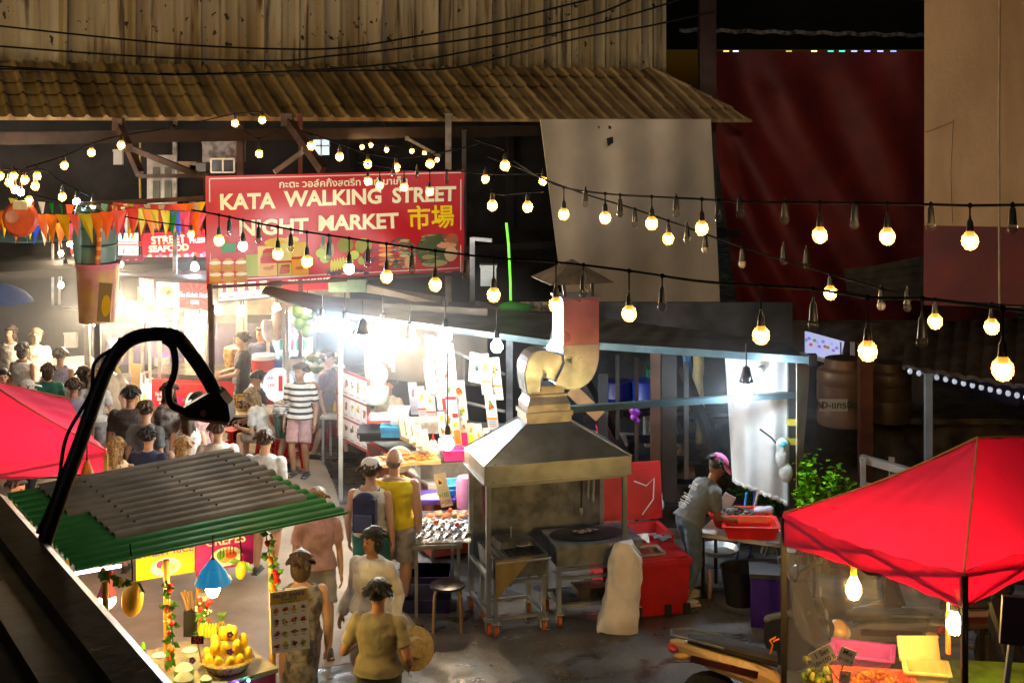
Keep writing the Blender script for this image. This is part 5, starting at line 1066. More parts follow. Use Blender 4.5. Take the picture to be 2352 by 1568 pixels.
tag(MB().lathe([(0, 0), (.1, 0), (.11, .3), (.09, .36), (0, .36)], (0, 0, 0), 16).at().build('churn', mat('mauve_plastic', (.45, .2, .45), .4), world=True), 'mauve plastic canister beside the hood post', 'canister').location = (-.55, 16.4, .95)
# lower left of hood: dark crates under the fish table
crate('crate', 'dark blue crate in the shade under the fish table', 985, 1440, 15.85, (.5, .5, .4), mat('dark_blue_plastic', (.015, .015, .07), .4), 'crate')
crate('crate', 'dark violet crate under the second seafood table', 985, 1395, 16.6, (.5, .5, .45), mat('dark_violet_plastic', (.03, .015, .08), .4), 'crate')

# ---------------------------------------------------------------- right part: stair frame, ladder, shelves, white sheet, cutting table
stf = thing('metal_staircase', 'black steel staircase frame behind the hood', 'staircase', XY(1480, 18.6))
q = MB(); a, b = P(1335, 905, 18.2), P(1452, 1110, 17.3); q.bar(P(1345, 880, 19), P(1475, 1130, 17.6), .1, .16); q.bar(P(1560, 960, 19.2), P(1660, 1215, 17.6), .1, .16); q.bar(P(1568, 845, 19.0), P(1665, 1090, 18.0), .1, .12); q.build('stringer', BLACKM, stf)
for i, y in enumerate((945, 1008, 1056, 1110, 1160)): q = MB(); q.box(P(1505 + 12 * i, y, 18.8 - .22 * i), (.9, .26, .05)); q.build('tread', BLACKM, stf)
for px, y0, y1, w_ in ((1385, 860, 1080, .13), (1462, 820, 1200, .05), (1505, 940, 1180, .06), (1535, 800, 1210, .2), (1418, 815, 1160, .05), (1576, 830, 1100, .06)): q = MB(); q.bar(P(px, y0, 18.4), P(px, y1, 18.0), w_); q.build('upright', BLACKM, stf)
q = MB(); q.bar(P(1340, 960, 18.9), P(1600, 925, 18.9), .14, .14); q.build('rail', BLACKM, stf)
ld = thing('ladder', 'narrow blue ladder leaning behind the stair frame', 'ladder', P(1582, 1000, 19.2)); BL = mat('bright_blue_paint', (.01, .2, .62), .4)
for a_, b_ in (((1572, 815), (1582, 1002)), ((1582, 815), (1602, 1000))): q = MB(); q.bar(P(*a_, 19.2), P(*b_, 19.0), .045); q.build('side_rail', BL, ld)
for i in range(6): q = MB(); q.bar(P(1574 + 2 * i, 845 + 30 * i, 19.15), P(1585 + 3.4 * i, 845 + 30 * i, 19.15), .03); q.build('rung', BL, ld)
q = MB(); q.sheet(lambda u, v: P(1592 + 20 * u + 10 * v, 818 + 200 * v, 18.9) + V((0, .03 * math.sin(u * 6 + v * 9), 0)), 8, 16, .03); tag(q.build('curtain', mat('yellowed_cloth', (.55, .45, .24), .8, 0, .2, 5, .4, 9)), 'narrow yellowish rolled curtain beside the blue ladder', 'curtain')
sh_ = table('shelf', 'wide dark shelf behind the stair frame carrying blue barrels', XY(1390, 19.8), 2.2, .6, 1.28, -.05, BLACKM, BLACKM, cat='shelf')
def barrel(px, py, Y, r, h, label, m): t = thing('barrel', label, 'barrel', P(px, py, Y), group='blue barrels'); MB().lathe([(r * .9, 0), (r, .03), (r, h * .3), (r * 1.03, h * .33), (r, h * .36), (r, h * .9), (r * .96, h)], n=24).build('barrel_body', m, t, world=False); MB().lathe([(r * 1.03, h * .93), (r * 1.03, h * 1.0), (0, h * 1.02)], n=24).build('rim', m, t, world=False)
barrel(1490, 940, 20.0, .24, .42, 'bright blue barrel on the dark shelf behind the brown channel post', mat('deep_blue_plastic', (.01, .04, .42), .35)); barrel(1420, 930, 20.1, .2, .35, 'dark blue barrel left of the bright blue one on the shelf', mat('navy_plastic', (.008, .015, .16), .35))
crate('crate', 'green crate on top of the dark shelving', 1510, 875, 20.3, (.3, .3, .2), mat('green_plastic', (.01, .22, .12), .4), 'crate')
q = MB(); q.box(P(1345, 925, 17.6), (.5, .04, .16), rz=.0, ry=.75); tag(q.build('board', mat('tan_board', (.4, .25, .12), .7)), 'tan board slanting behind the bent duct', 'board')
tag(blob('bag', 'x', 'bag', [(P(1455, 940, 17.2), .06), (P(1462, 946, 17.2), .05), (P(1456, 958, 17.2), .045), (P(1466, 966, 17.2), .03)], mat('purple_plastic', (.25, .03, .5), .35, noise=.2)), 'purple plastic bag tied to the crossbar', 'bag')
for i, (x, y, Y, r, c, lb) in enumerate(((1385, 1010, 18.9, .16, (.6, .6, .62), 'white plastic bag hanging behind the hood, left one'), (1520, 1050, 18.3, .15, (.6, .6, .62), 'white plastic bag hung low on the stair frame'), (1505, 1140, 17.6, .12, (.6, .6, .6), 'drooping white bag next to the open cooler lid'), (1390, 1110, 16.9, .13, (.6, .5, .62), 'pale mauve bag hanging inside the right end of the hood'))):
    blob('bag', lb, 'bag', [(P(x, y, Y), (r * .8, r * .6, r)), (P(x + 6, y + 18, Y), (r * .7, r * .6, r * .8)), (P(x - 3, y - 22, Y), (r * .4, r * .4, r))], mat('thin_white_bag%d' % i, c, .4, 0, .2, 9, .6, 14), 'bags behind the hood')
crate('basket', 'pink wire basket behind the hood', 1396, 1030, 18.5, (.28, .25, .3), mat('pink_wire', (.75, .05, .25), .4), 'basket')
crate('crate', 'white mesh crate behind the stair frame', 1545, 1020, 19.4, (.8, .3, .5), mat('mesh_white', (.4, .4, .4), .6, noise=.4, scale=30), 'crate')
blob('sack', 'dusty brown sacks slumped under the blue ladder', 'sack', [(P(1600, 1060, 19), (.3, .2, .35)), (P(1575, 1100, 18.6), (.25, .2, .3)), (P(1620, 1110, 18.7), (.3, .25, .3))], mat('brown_sacking', (.2, .14, .09), .9, 0, .4, 6, .8, 8))
# hanging white sheet lit by the lamp
SHEET = mat('white_vinyl_sheet', (.72, .74, .74), .55, 0, .12, 1.4, .25, 4, col2=(.5, .5, .5))
def ws(u, v):
    xl = 1665 + 18 * v; xr = 1826; x = xl + (xr - xl) * u; y0 = 822 + 6 * u; yb = 1105 + 60 * u; y = y0 + (yb - y0) * v
    return P(x, y, 17.5 - .35 * u + .05 * math.sin(u * 16 + v) + .10 * math.sin(u * 5 + v * 3.4) * v)
q = MB(); q.sheet(ws, 50, 44, .012); o = tag(q.build('sheet', SHEET), 'white vinyl sheet hanging from the right end of the awning', 'sheet')
hem = MB(); hem.tube([ws(i / 30, 1.0) + V((0, -.01, .015 + .012 * math.sin(i * 1.9))) for i in range(31)], [.02 + .012 * abs(math.sin(i * 1.3)) for i in range(31)], 8); hem.build('rolled_hem', SHEET, o)
def fl(u, v):
    xr = 1858 - 24 * v ** 1.3; xl = 1828; x = xl + (xr - xl) * u; return P(x, 828 + (1125 - 828) * v, 16.95 + .4 * u + .04 * math.sin(v * 9 + u * 4))
q = MB(); q.sheet(fl, 10, 30, .012); tag(q.build('flap', mat('cream_vinyl', (.62, .55, .42), .55, 0, .15, 2, .2, 5)), 'cream vinyl flap hanging outside the black corner post', 'sheet')
pch = blob('pouch', 'clear bag of cloths hooked on the black corner post', 'bag', [(P(1798, 1022, 16.9), (.09, .06, .1)), (P(1795, 1050, 16.9), (.08, .06, .14)), (P(1805, 1085, 16.9), (.09, .06, .12))], mat('cloudy_pouch', (.55, .6, .6), .25, 0, .3, 12, .6, 16)); MB().tube([P(1745, 985, 17.0), P(1772, 1005, 16.95), P(1786, 1022, 16.9), P(1790, 1040, 16.9)], .012, 6).build('hook', BLACKM, pch); MB().ball(P(1800, 1020, 16.8), (.04, .03, .035), 8, 5).build('cloth', mat('turquoise_cloth', (.02, .4, .5), .6), pch)
plain('security_light', MB().tube([P(1752, 845, 17.1), P(1743, 852, 17.0)], .045, 10), WHITEP, 'small white tube lamp unlit under the gutter end', 'lamp')
# cutting table
ct = table('folding_table', 'white topped folding table where the man with the pink cap works', XY(1605, 16.25), 1.25, .62, .76, -.5, mat('white_table_top', (.62, .62, .6), .45, noise=.2), BLACKM, th=.045); ct.location = (2.15, 16.05, 0)
ct.rotation_euler.z = -.42
tray('tub', 'large red rectangular tub at the front of the folding table', (2.72, 15.95, .77), .62, .42, .15, -.05, mat('bright_red_plastic', (.75, .015, .012), .35), 'tub'); tray('tub', 'second red tub behind, filled with dark shellfish', (2.68, 16.4, .77), .7, .42, .13, -.05, MATS['bright_red_plastic'], 'tub')
q = MB(); R7 = random.Random(8)
for k in range(70): q.ball((2.68 + R7.uniform(-.28, .16), 16.4 + R7.uniform(-.13, .13), .86 + R7.uniform(0, .05)), (.035, .025, .018), 6, 4, col=R7.choice(['#1c1c1a', '#383a34', '#60645a', '#8a8474']))
tag(q.build('shellfish', FOOD), 'heap of dark shellfish in the rear red tub', 'shellfish')
blob('bag', 'crumpled clear plastic bag on the rear red tub', 'bag', [((2.93, 16.38, .92), (.1, .07, .05)), ((3.02, 16.36, .93), (.06, .06, .05))], mat('violet_clear_bag', (.6, .55, .7), .2, 0, .3, 14, .8, 20))
k_ = thing('knife', 'grey bladed knife lying on the front of the folding table', 'knife', (2.93, 15.62, .775), -.1); MB().box((0, 0, .006), (.16, .05, .008)).build('blade', GREYM, k_, world=False); MB().box((.13, 0, .008), (.1, .025, .02)).build('handle', BLACKM, k_, world=False)
coco = MAT_C = mat('green_coconut', (.28, .36, .1), .45, 0, .3, 5)
tag(MB().ball((3.19, 15.75, .87), (.1, .1, .12), 16, 10).build('coconut', mat('pale_green_coconut', (.45, .5, .28), .5, 0, .2, 4)), 'pale green coconut at the far end of the folding table', 'coconut')
cl_ = P(1668, 1155, 16.6); q = MB(); q.box(cl_, (.14, .03, .22), ry=.5); q.box(cl_ + V((-.06, 0, -.13)), (.035, .03, .12), ry=.5); tag(q.build('cleaver', mat('bright_blade', (.6, .62, .64), .25, .6)), 'broad metal cleaver stuck upright in front of the man', 'cleaver')
pc = thing('cooler', 'deep purple cooler box with grey lid under the folding table end', 'cooler', XY(1768, 15.4), -.15)
MB().box((0, 0, .27), (.42, .5, .54)).build('cooler_body', mat('deep_purple_plastic', (.06, .02, .28), .4), pc, world=False); MB().box((0, 0, .565), (.45, .53, .05)).build('lid', mat('dark_grey_lid', (.06, .07, .08), .4), pc, world=False)
bk_ = thing('bucket', 'black tub on the ground left of the purple cooler', 'bucket', XY(1700, 15.9)); MB().lathe([(.16, 0), (.22, .4), (.235, .42), (.21, .41), (.15, .03), (0, .03)], n=24).build('tub_body', RUBBER, bk_, world=False)
jug = thing('jug', 'steel jug on the lid of the purple cooler', 'jug', (3.05, 15.25, .6)); MB().lathe([(0, 0), (.08, 0), (.085, .12), (.06, .2), (.065, .22)], n=16).build('jug_body', ALU, jug, world=False); MB().tube([(-.08, 0, .17), (-.14, 0, .14), (-.13, 0, .06), (-.085, 0, .04)], .008, 6).build('handle', ALU, jug, world=False)
fan = thing('fan_base', 'pale pink round disc leaning by the worker foot', 'wheel', P(1628, 1340, 16.0)); MB().lathe([(0, -.02), (.1, -.02), (.115, 0), (.1, .02), (.0, .02)], n=24, ax='X', sy=1.6).build('disc', mat('dusty_pink', (.5, .33, .35), .5), fan, world=False); MB().ball((-.02, 0, 0), .03, 10, 6).build('hub', GREYM, fan, world=False)
tag(MB().lathe([(0, 0), (.2, 0), (.24, .05), (.25, .05), (.2, -.01)], (0, 0, 0), 24).build('basin', ALU), 'shallow steel basin on a ledge under the folding table', 'basin').location = P(1650, 1268, 16.6)
for i, (a_, b_, c_, lb) in enumerate((((1715, 1130), (1690, 1300), (.01, .2, .7), 'blue broom handle leaning nearest behind the folding table'), ((1733, 1130), (1722, 1290), (.02, .03, .35), 'dark blue broom handle behind the table'), ((1742, 1125), (1718, 1230), (.35, .27, .18), 'pale wooden stick leaning behind the table'))):
    q = MB(); q.tube([P(*a_, 16.9), P(*b_, 16.6)], .014, 6); q.ball(P(*b_, 16.6), (.05, .03, .04), 8, 5); tag(q.build('broom', mat('stick%d' % i, c_, .5)), lb, 'broom', 'brooms behind the table')
# ---------------------------------------------------------------- shrub with lit leaves
def leafy(label, cx_, cy_, Y, spread, n, col, col2, seed, name='shrub', leaf=.05, stems=7):
    R8 = random.Random(seed); base = XY(cx_, Y); t = thing(name, label, 'shrub', base); st_ = MB(); lv = MB(); c = P(cx_, cy_, Y)
    for i in range(stems):
        a = R8.uniform(0, 6.28); top = c + V((math.cos(a) * spread[0] * R8.uniform(.2, .9), math.sin(a) * spread[1] * R8.uniform(.2, .8), R8.uniform(-.2, .95) * spread[2]))
        b = base + V((R8.uniform(-.12, .12), R8.uniform(-.1, .1), 0)); m_ = b.lerp(top, .5) + V((R8.uniform(-.1, .1), 0, .1)); st_.tube([b, m_, top], [.018, .012, .005], 5)
        for k in range(n // stems):
            f = R8.random() ** .6; p = m_.lerp(top, f) + V((R8.gauss(0, .09), R8.gauss(0, .09), R8.gauss(0, .07))) * (spread[0] * 1.6)
            d = V((R8.uniform(-1, 1), R8.uniform(-1, 1), R8.uniform(-.5, .3))).normalized(); s_ = d.cross(V((0, 0, 1))).normalized(); L_ = leaf * R8.uniform(.7, 1.3); w = L_ * .42
            nz_ = V((0, 0, w * .35)); lv.add([p, p + d * L_ * .5 + s_ * w + nz_, p + d * L_, p + d * L_ * .5 - s_ * w + nz_, p + d * L_ * .5], [(0, 4, 1), (1, 4, 2), (0, 3, 4), (4, 3, 2)], R8.choice([col, col2, col]))
    st_.build('stems', mat('stem', (.1, .07, .03), .8), t); lv.build('foliage', mat('leaf_colours', attr=True, rough=.4, noise=.3, scale=9), t, smooth=False)
leafy('bright green leafy shrub lit beside the hanging white sheet', 1885, 1125, 16.9, (.38, .3, .42), 900, '#7ac010', '#4a9008', 1, leaf=.075, stems=12)
leafy('darker green shrub behind the brooms and the folding table', 1765, 1170, 17.6, (.55, .3, .4), 700, '#2c5a10', '#3c7a14', 2, leaf=.07, stems=10)
leafy('dim small shrub growing in the dark behind the worker', 1650, 1090, 18.6, (.4, .3, .4), 300, '#183c0c', '#1c4a12', 3, leaf=.06)
# ---------------------------------------------------------------- tents
def fabric(name, col, tr=.55, es=0):
    m = bpy.data.materials.new(name); m.use_nodes = True; N = m.node_tree.nodes; L = m.node_tree.links; b = N['Principled BSDF']; out = N['Material Output']
    b.inputs['Base Color'].default_value = (*col, 1); b.inputs['Roughness'].default_value = .65
    t = N.new('ShaderNodeBsdfTranslucent'); t.inputs[0].default_value = (min(1, col[0] * 1.15), col[1] * 1.1, col[2] * 1.1, 1); mx = N.new('ShaderNodeMixShader'); mx.inputs[0].default_value = tr
    tc = N.new('ShaderNodeTexCoord'); nz = N.new('ShaderNodeTexNoise'); nz.inputs['Scale'].default_value = 2.5; nz.inputs['Distortion'].default_value = .8; L.new(tc.outputs['Object'], nz.inputs[0])
    bm = N.new('ShaderNodeBump'); bm.inputs['Strength'].default_value = .35; bm.inputs['Distance'].default_value = .05; L.new(nz.outputs[0], bm.inputs['Height']); L.new(bm.outputs[0], b.inputs['Normal']); L.new(bm.outputs[0], t.inputs['Normal'])
    L.new(b.outputs[0], mx.inputs[1]); L.new(t.outputs[0], mx.inputs[2]); L.new(mx.outputs[0], out.inputs[0]); return m
RFAB = fabric('red_canopy_fabric', (.88, .10, .32), .62); PFAB = fabric('pink_canopy_fabric', (.94, .14, .32)); TRIM = mat('tan_trim_tape', (.55, .3, .12), .7)
def tent(label, L_, Fp, depth, zl, peak, ridge, val, fab, legm, name='canopy_tent', legs=True, sag=.10):
    """L_, Fp: left and front corner (x,y); third direction computed to the back right"""
    L_ = V((*L_, zl[0])); Fp = V((*Fp, zl[1])); u = (Fp - L_); u.z = 0; u.normalize(); n = V((-u.y, u.x, 0)); R_ = Fp + n * depth; R_.z = zl[2]; Bk = L_ + n * depth; Bk.z = zl[3]
    t = thing(name, label, 'tent', ((L_ + Fp) / 2).to_3d() * 1); t.location.z = 0; WM[t.name] = Matrix.Translation(V(t.location))
    P1, P2 = [V(p) for p in peak]
    def face(a, b, c, d):      # a-b eave, c-d top
        def fn(uu, vv): p = a.lerp(b, uu).lerp(c.lerp(d, uu), vv); s = math.sin(uu * math.pi) * (1 - vv) + .5 * math.sin(uu * math.pi) * math.sin(vv * math.pi); p = V(p); p.z -= sag * s * .6; p.z -= sag * .5 * math.sin(vv * math.pi) - .008 * math.sin(uu * 37 + vv * 6) * (1 - vv) - .006 * math.sin(uu * 13 - vv * 17); return p
        return fn
    q = MB()
    for a, b, c, d in ((L_, Fp, P1, P1), (Fp, R_, P1, P2), (R_, Bk, P2, P2), (Bk, L_, P2, P1)): q.sheet(face(a, b, c, d), 40, 20, .006)
    q.build('canopy', fab, t)
    q = MB()
    for a, b in ((L_, Fp), (Fp, R_), (R_, Bk), (Bk, L_)):
        f0 = face(a, b, P1, P1); q.sheet(lambda uu, vv: f0(uu, 0) + (a + b - L_ - R_).normalized() * .01 + V((0, 0, -val * (1 - .35 * math.sin(uu * math.pi)) * vv)), 16, 3, .006)
    q.build('valance', fab, t)
    q = MB()
    for a, c in ((L_, P1), (Fp, P1), (R_, P2), (Bk, P2)):
        q.tube([a.lerp(c, i / 8) + V((0, 0, .012 - sag * .5 * math.sin(i / 8 * math.pi))) for i in range(9)], .009, 5); q.tube([a + V((0, 0, 0)), a + V((0, 0, -val))], .008, 5)
    q.tube([P1 + V((0, 0, .01)), P2 + V((0, 0, .01))], .009, 5); q.build('seam_tape', TRIM, t)
    q = MB()
    for a, b in ((L_, Fp), (Fp, R_), (R_, Bk), (Bk, L_)):
        i = V((0, 0, -.03)); m_ = a.lerp(b, .5); lo = V((0, 0, -.26)); q.bar(a + i, m_ + lo, .022); q.bar(m_ + lo, b + i, .022); q.bar(a + lo, m_ + i * 3, .022); q.bar(m_ + i * 3, b + lo, .022)
    q.build('frame', mat('tent_frame', (.08, .04, .02), .5, .3), t)
    if legs:
        for a in (L_, Fp, R_, Bk): q = MB(); q.bar(a + V((0, 0, -.03)), V((a.x, a.y, 0)), .045); q.box((a.x, a.y, .01), (.1, .1, .014)); q.build('leg', legm, t)
    return t, (L_, Fp, R_, Bk)
TL = mat('dark_tent_leg', (.03, .025, .02), .45, .3)
c0 = XY(1800, 11.84); f0_ = XY(2215, 10.5)
rt_, (tL, tF, tR, tB) = tent('large red canopy tent at the lower right with a clear plastic side', (c0.x, 11.84), (f0_.x, 10.5), 3.0, (P(0, 1180, 11.84).z, P(0, 1312, 10.5).z, 2.3, 2.3), (P(2245, 1007, 12.1), P(2420, 1003, 13.0)), None, .27, RFAB, TL)
tent('bright pink-red canopy tent cut by the left edge of the picture', (-7.6, 12.3), (P(236, 0, 14.0).x, 14.1), 2.2, (2.35, 2.2, 2.3, 2.3), (P(-110, 820, 14.6), P(-180, 815, 15.4)), None, .2, PFAB, mat('yellow_leg', (.55, .38, .03), .5))
# clear plastic side curtain
CURT = mat('clear_plastic_curtain', (.75, .68, .55), .12, 0, .05, 3, .8, 7, alpha=.36, spec=1)
def cur(u, v):
    a = tL.lerp(tF, u * .98 + .01); top = a.z - .14 - .10 * math.sin(u * math.pi); z = top + (.42 - top) * v; return V((a.x, a.y, z)) + V((.02, -.015, 0)) * math.sin(u * 30 * (1 - v * .6) + v * 3) * (1.0 - .5 * v) + V((0, .03 * math.sin(v * 5 + u * 4), 0))
q = MB(); q.grid(cur, 60, 30); tag(q.build('plastic_curtain', CURT), 'clear wrinkled plastic curtain on the left side of the large red tent', 'curtain')
plain('ribbon', MB().tube([P(1768, 1500, 11.7), P(1774, 1480, 11.68), P(1768, 1470, 11.66), P(1782, 1462, 11.66), P(1776, 1472, 11.66), P(1790, 1466, 11.66)], .009, 5), mat('orange_ribbon', (.8, .2, .01), .5), 'orange ribbon knotted on the dark tent leg', 'ribbon')
# food table under the red tent
ftb = table('table', 'tent food table covered with banana leaf and fried snacks', XY(1800, 12.0), 2.1, .8, .95, -.12, mat('banana_leaf', (.10, .22, .02), .35, noise=.4, streak=.2), TL); ftb.location = XY(1905, 11.35); 
def sheetcard(label, cx_, cy_, Y, w, h, rot, items, bg='#ece6d8', group=None):
    c = P(cx_, cy_, Y); ux = V((math.cos(rot), 0, math.sin(rot))); a = c - ux * w / 2; t = thing('price_card', label, 'price card', c, group=group); up = V((-math.sin(rot), 0, math.cos(rot))); n = V((0, -1, 0))
    q = MB(); q.add([c + ux * x * w / 2 + up * y * h / 2 + n * z for z in (0, .006) for x, y in ((-1, -1), (1, -1), (1, 1), (-1, 1))], [(3, 2, 1, 0), (4, 5, 6, 7), (0, 1, 5, 4), (1, 2, 6, 5), (2, 3, 7, 6), (3, 0, 4, 7)], bg); q.build('card', PAINT, t, smooth=False)
    q = MB()
    for x, y, sz, body, col in items: vs, fs = text2d(body, sz, .01); q.add([c + ux * (x + vx) + up * (y + vy) + n * .009 for vx, vy in vs], fs, col)
    if items: q.build('lettering', PAINT, t, smooth=False)
    q = MB(); q.tube([c - up * h / 2 * .9 + V((0, .006, 0)), c - up * (h / 2 + .16) + V((.03, .02, 0))], .006, 5); q.build('stick', BAMBOO, t); return t
sheetcard('white card reading 1 Set 10=100 B. stuck in the snacks', 1890, 1506, 11.0, .19, .135, .48, [(0, .028, .062, '1 Set', '#4a4038'), (0, -.035, .05, '10=100 B.', '#4a4038')])
sheetcard('white card reading Mix 10=100 B. right of the 1 Set card', 1944, 1506, 10.95, .13, .125, -.38, [(0, .028, .055, 'Mix', '#4a4038'), (0, -.03, .034, '10=100 B.', '#4a4038')])
cdt = sheetcard('small white card with a red shrimp drawing before the snacks', 1940, 1553, 10.85, .085, .09, -.15, []); q = MB(); c = P(1940, 1553, 10.83); q.tube([c + V((.025 * math.cos(a / 3), 0, .02 * math.sin(a / 3))) for a in range(0, 11)], [.003 + .0008 * min(k, 10 - k) for k in range(11)], 6); q.build('picture', mat('shrimp_red', (.6, .06, .02), .5), cdt)
def heap(name, label, cat, c, r, n, cols, seed, sz=.02, m=FOOD, h=.06, group=None):
    R9 = random.Random(seed); q = MB()
    for k in range(n):
        a = R9.uniform(0, 6.28); d = R9.random() ** .6; p = V(c) + V((math.cos(a) * d * r[0], math.sin(a) * d * r[1], h * (1 - d) * R9.uniform(.5, 1) + sz * .4))
        q.ball(p, (sz * R9.uniform(.8, 1.6), sz * R9.uniform(.7, 1.1), sz * R9.uniform(.5, .8)), 7, 4, R=Euler((R9.uniform(0, 3), R9.uniform(0, 3), R9.uniform(0, 3))).to_matrix(), col=R9.choice(cols))
    return tag(q.build(name, m), label, cat, group)
fz = .96
tray('tub', 'salmon red tub heaped with fried shrimp under the red tent', (2.95, 11.35, fz), .62, .42, .1, -.15, mat('salmon_plastic', (.8, .12, .08), .4), 'tub')
heap('fried_shrimp', 'big heap of golden fried shrimp in the salmon red tub', 'fried food', (2.95, 11.35, fz + .06), (.24, .16), 110, ['#e88a1c', '#d06a10', '#f0a838', '#b85008'], 4, .024, h=.12)
heap('fried_balls', 'small heap of fried balls on the banana leaf left of the tub', 'fried food', (2.52, 11.15, fz), (.11, .08), 26, ['#e09020', '#c87010'], 5, .022)
tray('tub', 'magenta-violet tub under the tent behind the fried shrimp', (2.98, 11.85, fz), .5, .35, .14, -.3, mat('violet_pink_plastic', (.6, .08, .55), .4), 'tub')
tray('food_box', 'open cream foam box on the tent table', (3.42, 11.5, fz), .34, .28, .14, -.2, mat('cream_foam', (.85, .68, .3), .5), 'food box')
fb = thing('foam_lid', 'raised cream foam lid behind the open box', 'lid', (3.42, 11.72, fz + .12)); MB().box((0, 0, .08), (.34, .03, .2), rx=-.5).build('lid_shell', MATS['cream_foam'], fb, world=False)
heap('herbs', 'pile of green lettuce and lime beside the price cards', 'vegetables', (2.62, 11.6, fz), (.2, .14), 40, ['#a0b020', '#607a10', '#d0c040'], 6, .035, h=.12)
heap('chillies', 'low pile of green chillies and yellow peel at the back of the tent table', 'vegetables', (2.75, 11.95, fz), (.25, .08), 40, ['#b0c018', '#e0c020', '#507008'], 7, .03)
crate('box', 'orange box on the ground inside the red tent', 2150, 1562, 12.3, (.9, .5, .06), mat('orange_board', (.4, .14, .05), .6), 'box')
cdl = thing('candle', 'slim orange stick with a white tip by the tent post', 'candle', P(2178, 1500, 11.3)); MB().lathe([(.022, 0), (.022, .33), (.016, .35)], n=10).build('stick', mat('orange_wax', (.8, .2, .03), .5), cdl, world=False); MB().lathe([(.012, .34), (.012, .42), (0, .43)], n=8).build('tip', WHITEP, cdl, world=False)
# dark sign on a pole at the right edge
sp_ = thing('signboard', 'back of a dark board on a blue-grey pole at the right edge', 'signboard', XY(2330, 9.5)); q = MB(); q.box(P(2345, 1425, 9.6), (.27, .04, .33), rz=-.1, ry=.06); q.build('board', mat('dark_violet_board', (.04, .02, .05), .45), sp_); q = MB(); q.bar(P(2322, 1480, 9.6), P(2302, 1640, 9.6), .035); q.build('pole', mat('pale_blue_pole', (.3, .33, .4), .4, .3), sp_)
# ---------------------------------------------------------------- motor scooters
def scooter(label, loc, rz, body, dark=(.02, .02, .02)):
    t = thing('scooter', label, 'scooter', loc, rz, 'parked scooters'); BM_ = mat('scooter_paint_%d' % int(sum(body) * 100), body, .25, 0, .1, 4, spec=.8)
    for x in (-.62, .62):
        w_ = MB().lathe([(.16, -.045), (.26, -.05), (.29, 0), (.26, .05), (.16, .045)], (x, 0, .29), 24, 'Y').build('wheel', RUBBER, t, world=False); MB().lathe([(.02, -.03), (.16, -.02), (.16, .02), (.02, .03)], (x, 0, .29), 16, 'Y').build('rim', ALU, w_, world=False)
    def hull(rings, name, m):      # angular shell: rings of (x, half width, z bottom, z top)
        q = MB(); vs = []; n = 12
        for x, w, z0, z1 in rings:
            for k in range(n):
                a = 6.2832 * (k + .5) / n; c, s2 = math.cos(a), math.sin(a); vs.append((x, w * math.copysign(abs(c) ** .6, c), (z0 + z1) / 2 + (z1 - z0) / 2 * math.copysign(abs(s2) ** .7, s2)))
        m_ = len(rings); q.add(vs, [(i * n + k, i * n + (k + 1) % n, (i + 1) * n + (k + 1) % n, (i + 1) * n + k) for i in range(m_ - 1) for k in range(n)] + [tuple(range(n))[::-1], tuple(range((m_ - 1) * n, m_ * n))]); return q.build(name, m, t, world=False, smooth=False)
    hull([(-.98, .03, .80, .84), (-.85, .09, .70, .86), (-.6, .13, .60, .80), (-.3, .14, .5, .74), (-.05, .12, .42, .62), (.08, .10, .38, .46)], 'bodywork', BM_)
    hull([(.02, .12, .34, .40), (.3, .13, .33, .40), (.42, .15, .36, .75), (.5, .18, .5, .95), (.56, .1, .66, .99)], 'front_shield', BM_); hull([(.36, .05, .5, .56), (.6, .07, .56, .62), (.88, .05, .42, .5)], 'mudguard', BM_)
    hull([(-.82, .08, .84, .88), (-.6, .12, .79, .88), (-.3, .13, .73, .82), (-.02, .1, .66, .76)], 'seat', RUBBER)
    q = MB(); q.tube([(.42, -.3, 1.03), (.46, -.12, 1.06), (.46, .12, 1.06), (.42, .3, 1.03)], .018, 8); q.build('handlebar', BLACKM, t, world=False)
    MB().ball((.52, 0, 1.0), (.1, .13, .09), 12, 8).build('headlight_cowl', BM_, t, world=False); MB().ball((-.95, 0, .78), (.06, .1, .045), 10, 6).build('tail_light', mat('tail_light_red', (.5, .01, .01), .15, spec=1), t, world=False)
    q = MB(); q.tube([(-.5, -.14, .84), (-.8, -.13, .9), (-.97, -.07, .91), (-.97, .07, .91), (-.8, .13, .9), (-.5, .14, .84)], .012, 6); q.build('grab_rail', GREYM, t, world=False)
    for s_ in (-1, 1): MB().bar((-.8, s_ * .125, .73), (-.2, s_ * .145, .62), .012, .06).build('side_stripe', mat('dark_stripe', (.05, .01, .01), .3), t, world=False)
    MB().ball((.585, 0, .98), (.05, .08, .06), 12, 8).build('headlight', mat('headlight_lens', (.6, .6, .6), .08, spec=1), t, world=False)
    for s_ in (-1, 1): MB().ball((-.88, s_ * .09, .73), (.07, .03, .03), 10, 6).build('indicator', mat('amber_lens', (.8, .45, .1), .1, spec=1), t, world=False)
    q = MB(); q.tube([(-.05, -.14, .3), (-.4, -.16, .28), (-.8, -.17, .36)], [.03, .05, .055], 10); q.build('exhaust', STEELD, t, world=False)
    for s_ in (-1, 1): MB().tube([(.44, s_ * .2, 1.05), (.4, s_ * .26, 1.2)], .007, 5).build('mirror_stem', BLACKM, t, world=False); MB().ball((.39, s_ * .28, 1.24), (.015, .06, .045), 10, 6).build('mirror', GREYM, t, world=False)
    return t
scooter('cream scooter whose tail pokes out by the dark tent leg', (2.55, 12.35, 0), math.pi * .0 - .12, (.6, .42, .2)).location = XY(1790, 12.6)
scooter('dark silver scooter seen through the clear plastic curtain', (3.3, 13.7, 0), 2.5, (.16, .16, .17))
scooter('dark scooter behind the silver one, seen through the curtain', (4.3, 14.0, 0), 2.6, (.1, .06, .05))
scooter('black scooter at the right edge behind the tent post', (4.95, 13.1, 0), 1.9, (.03, .03, .03))

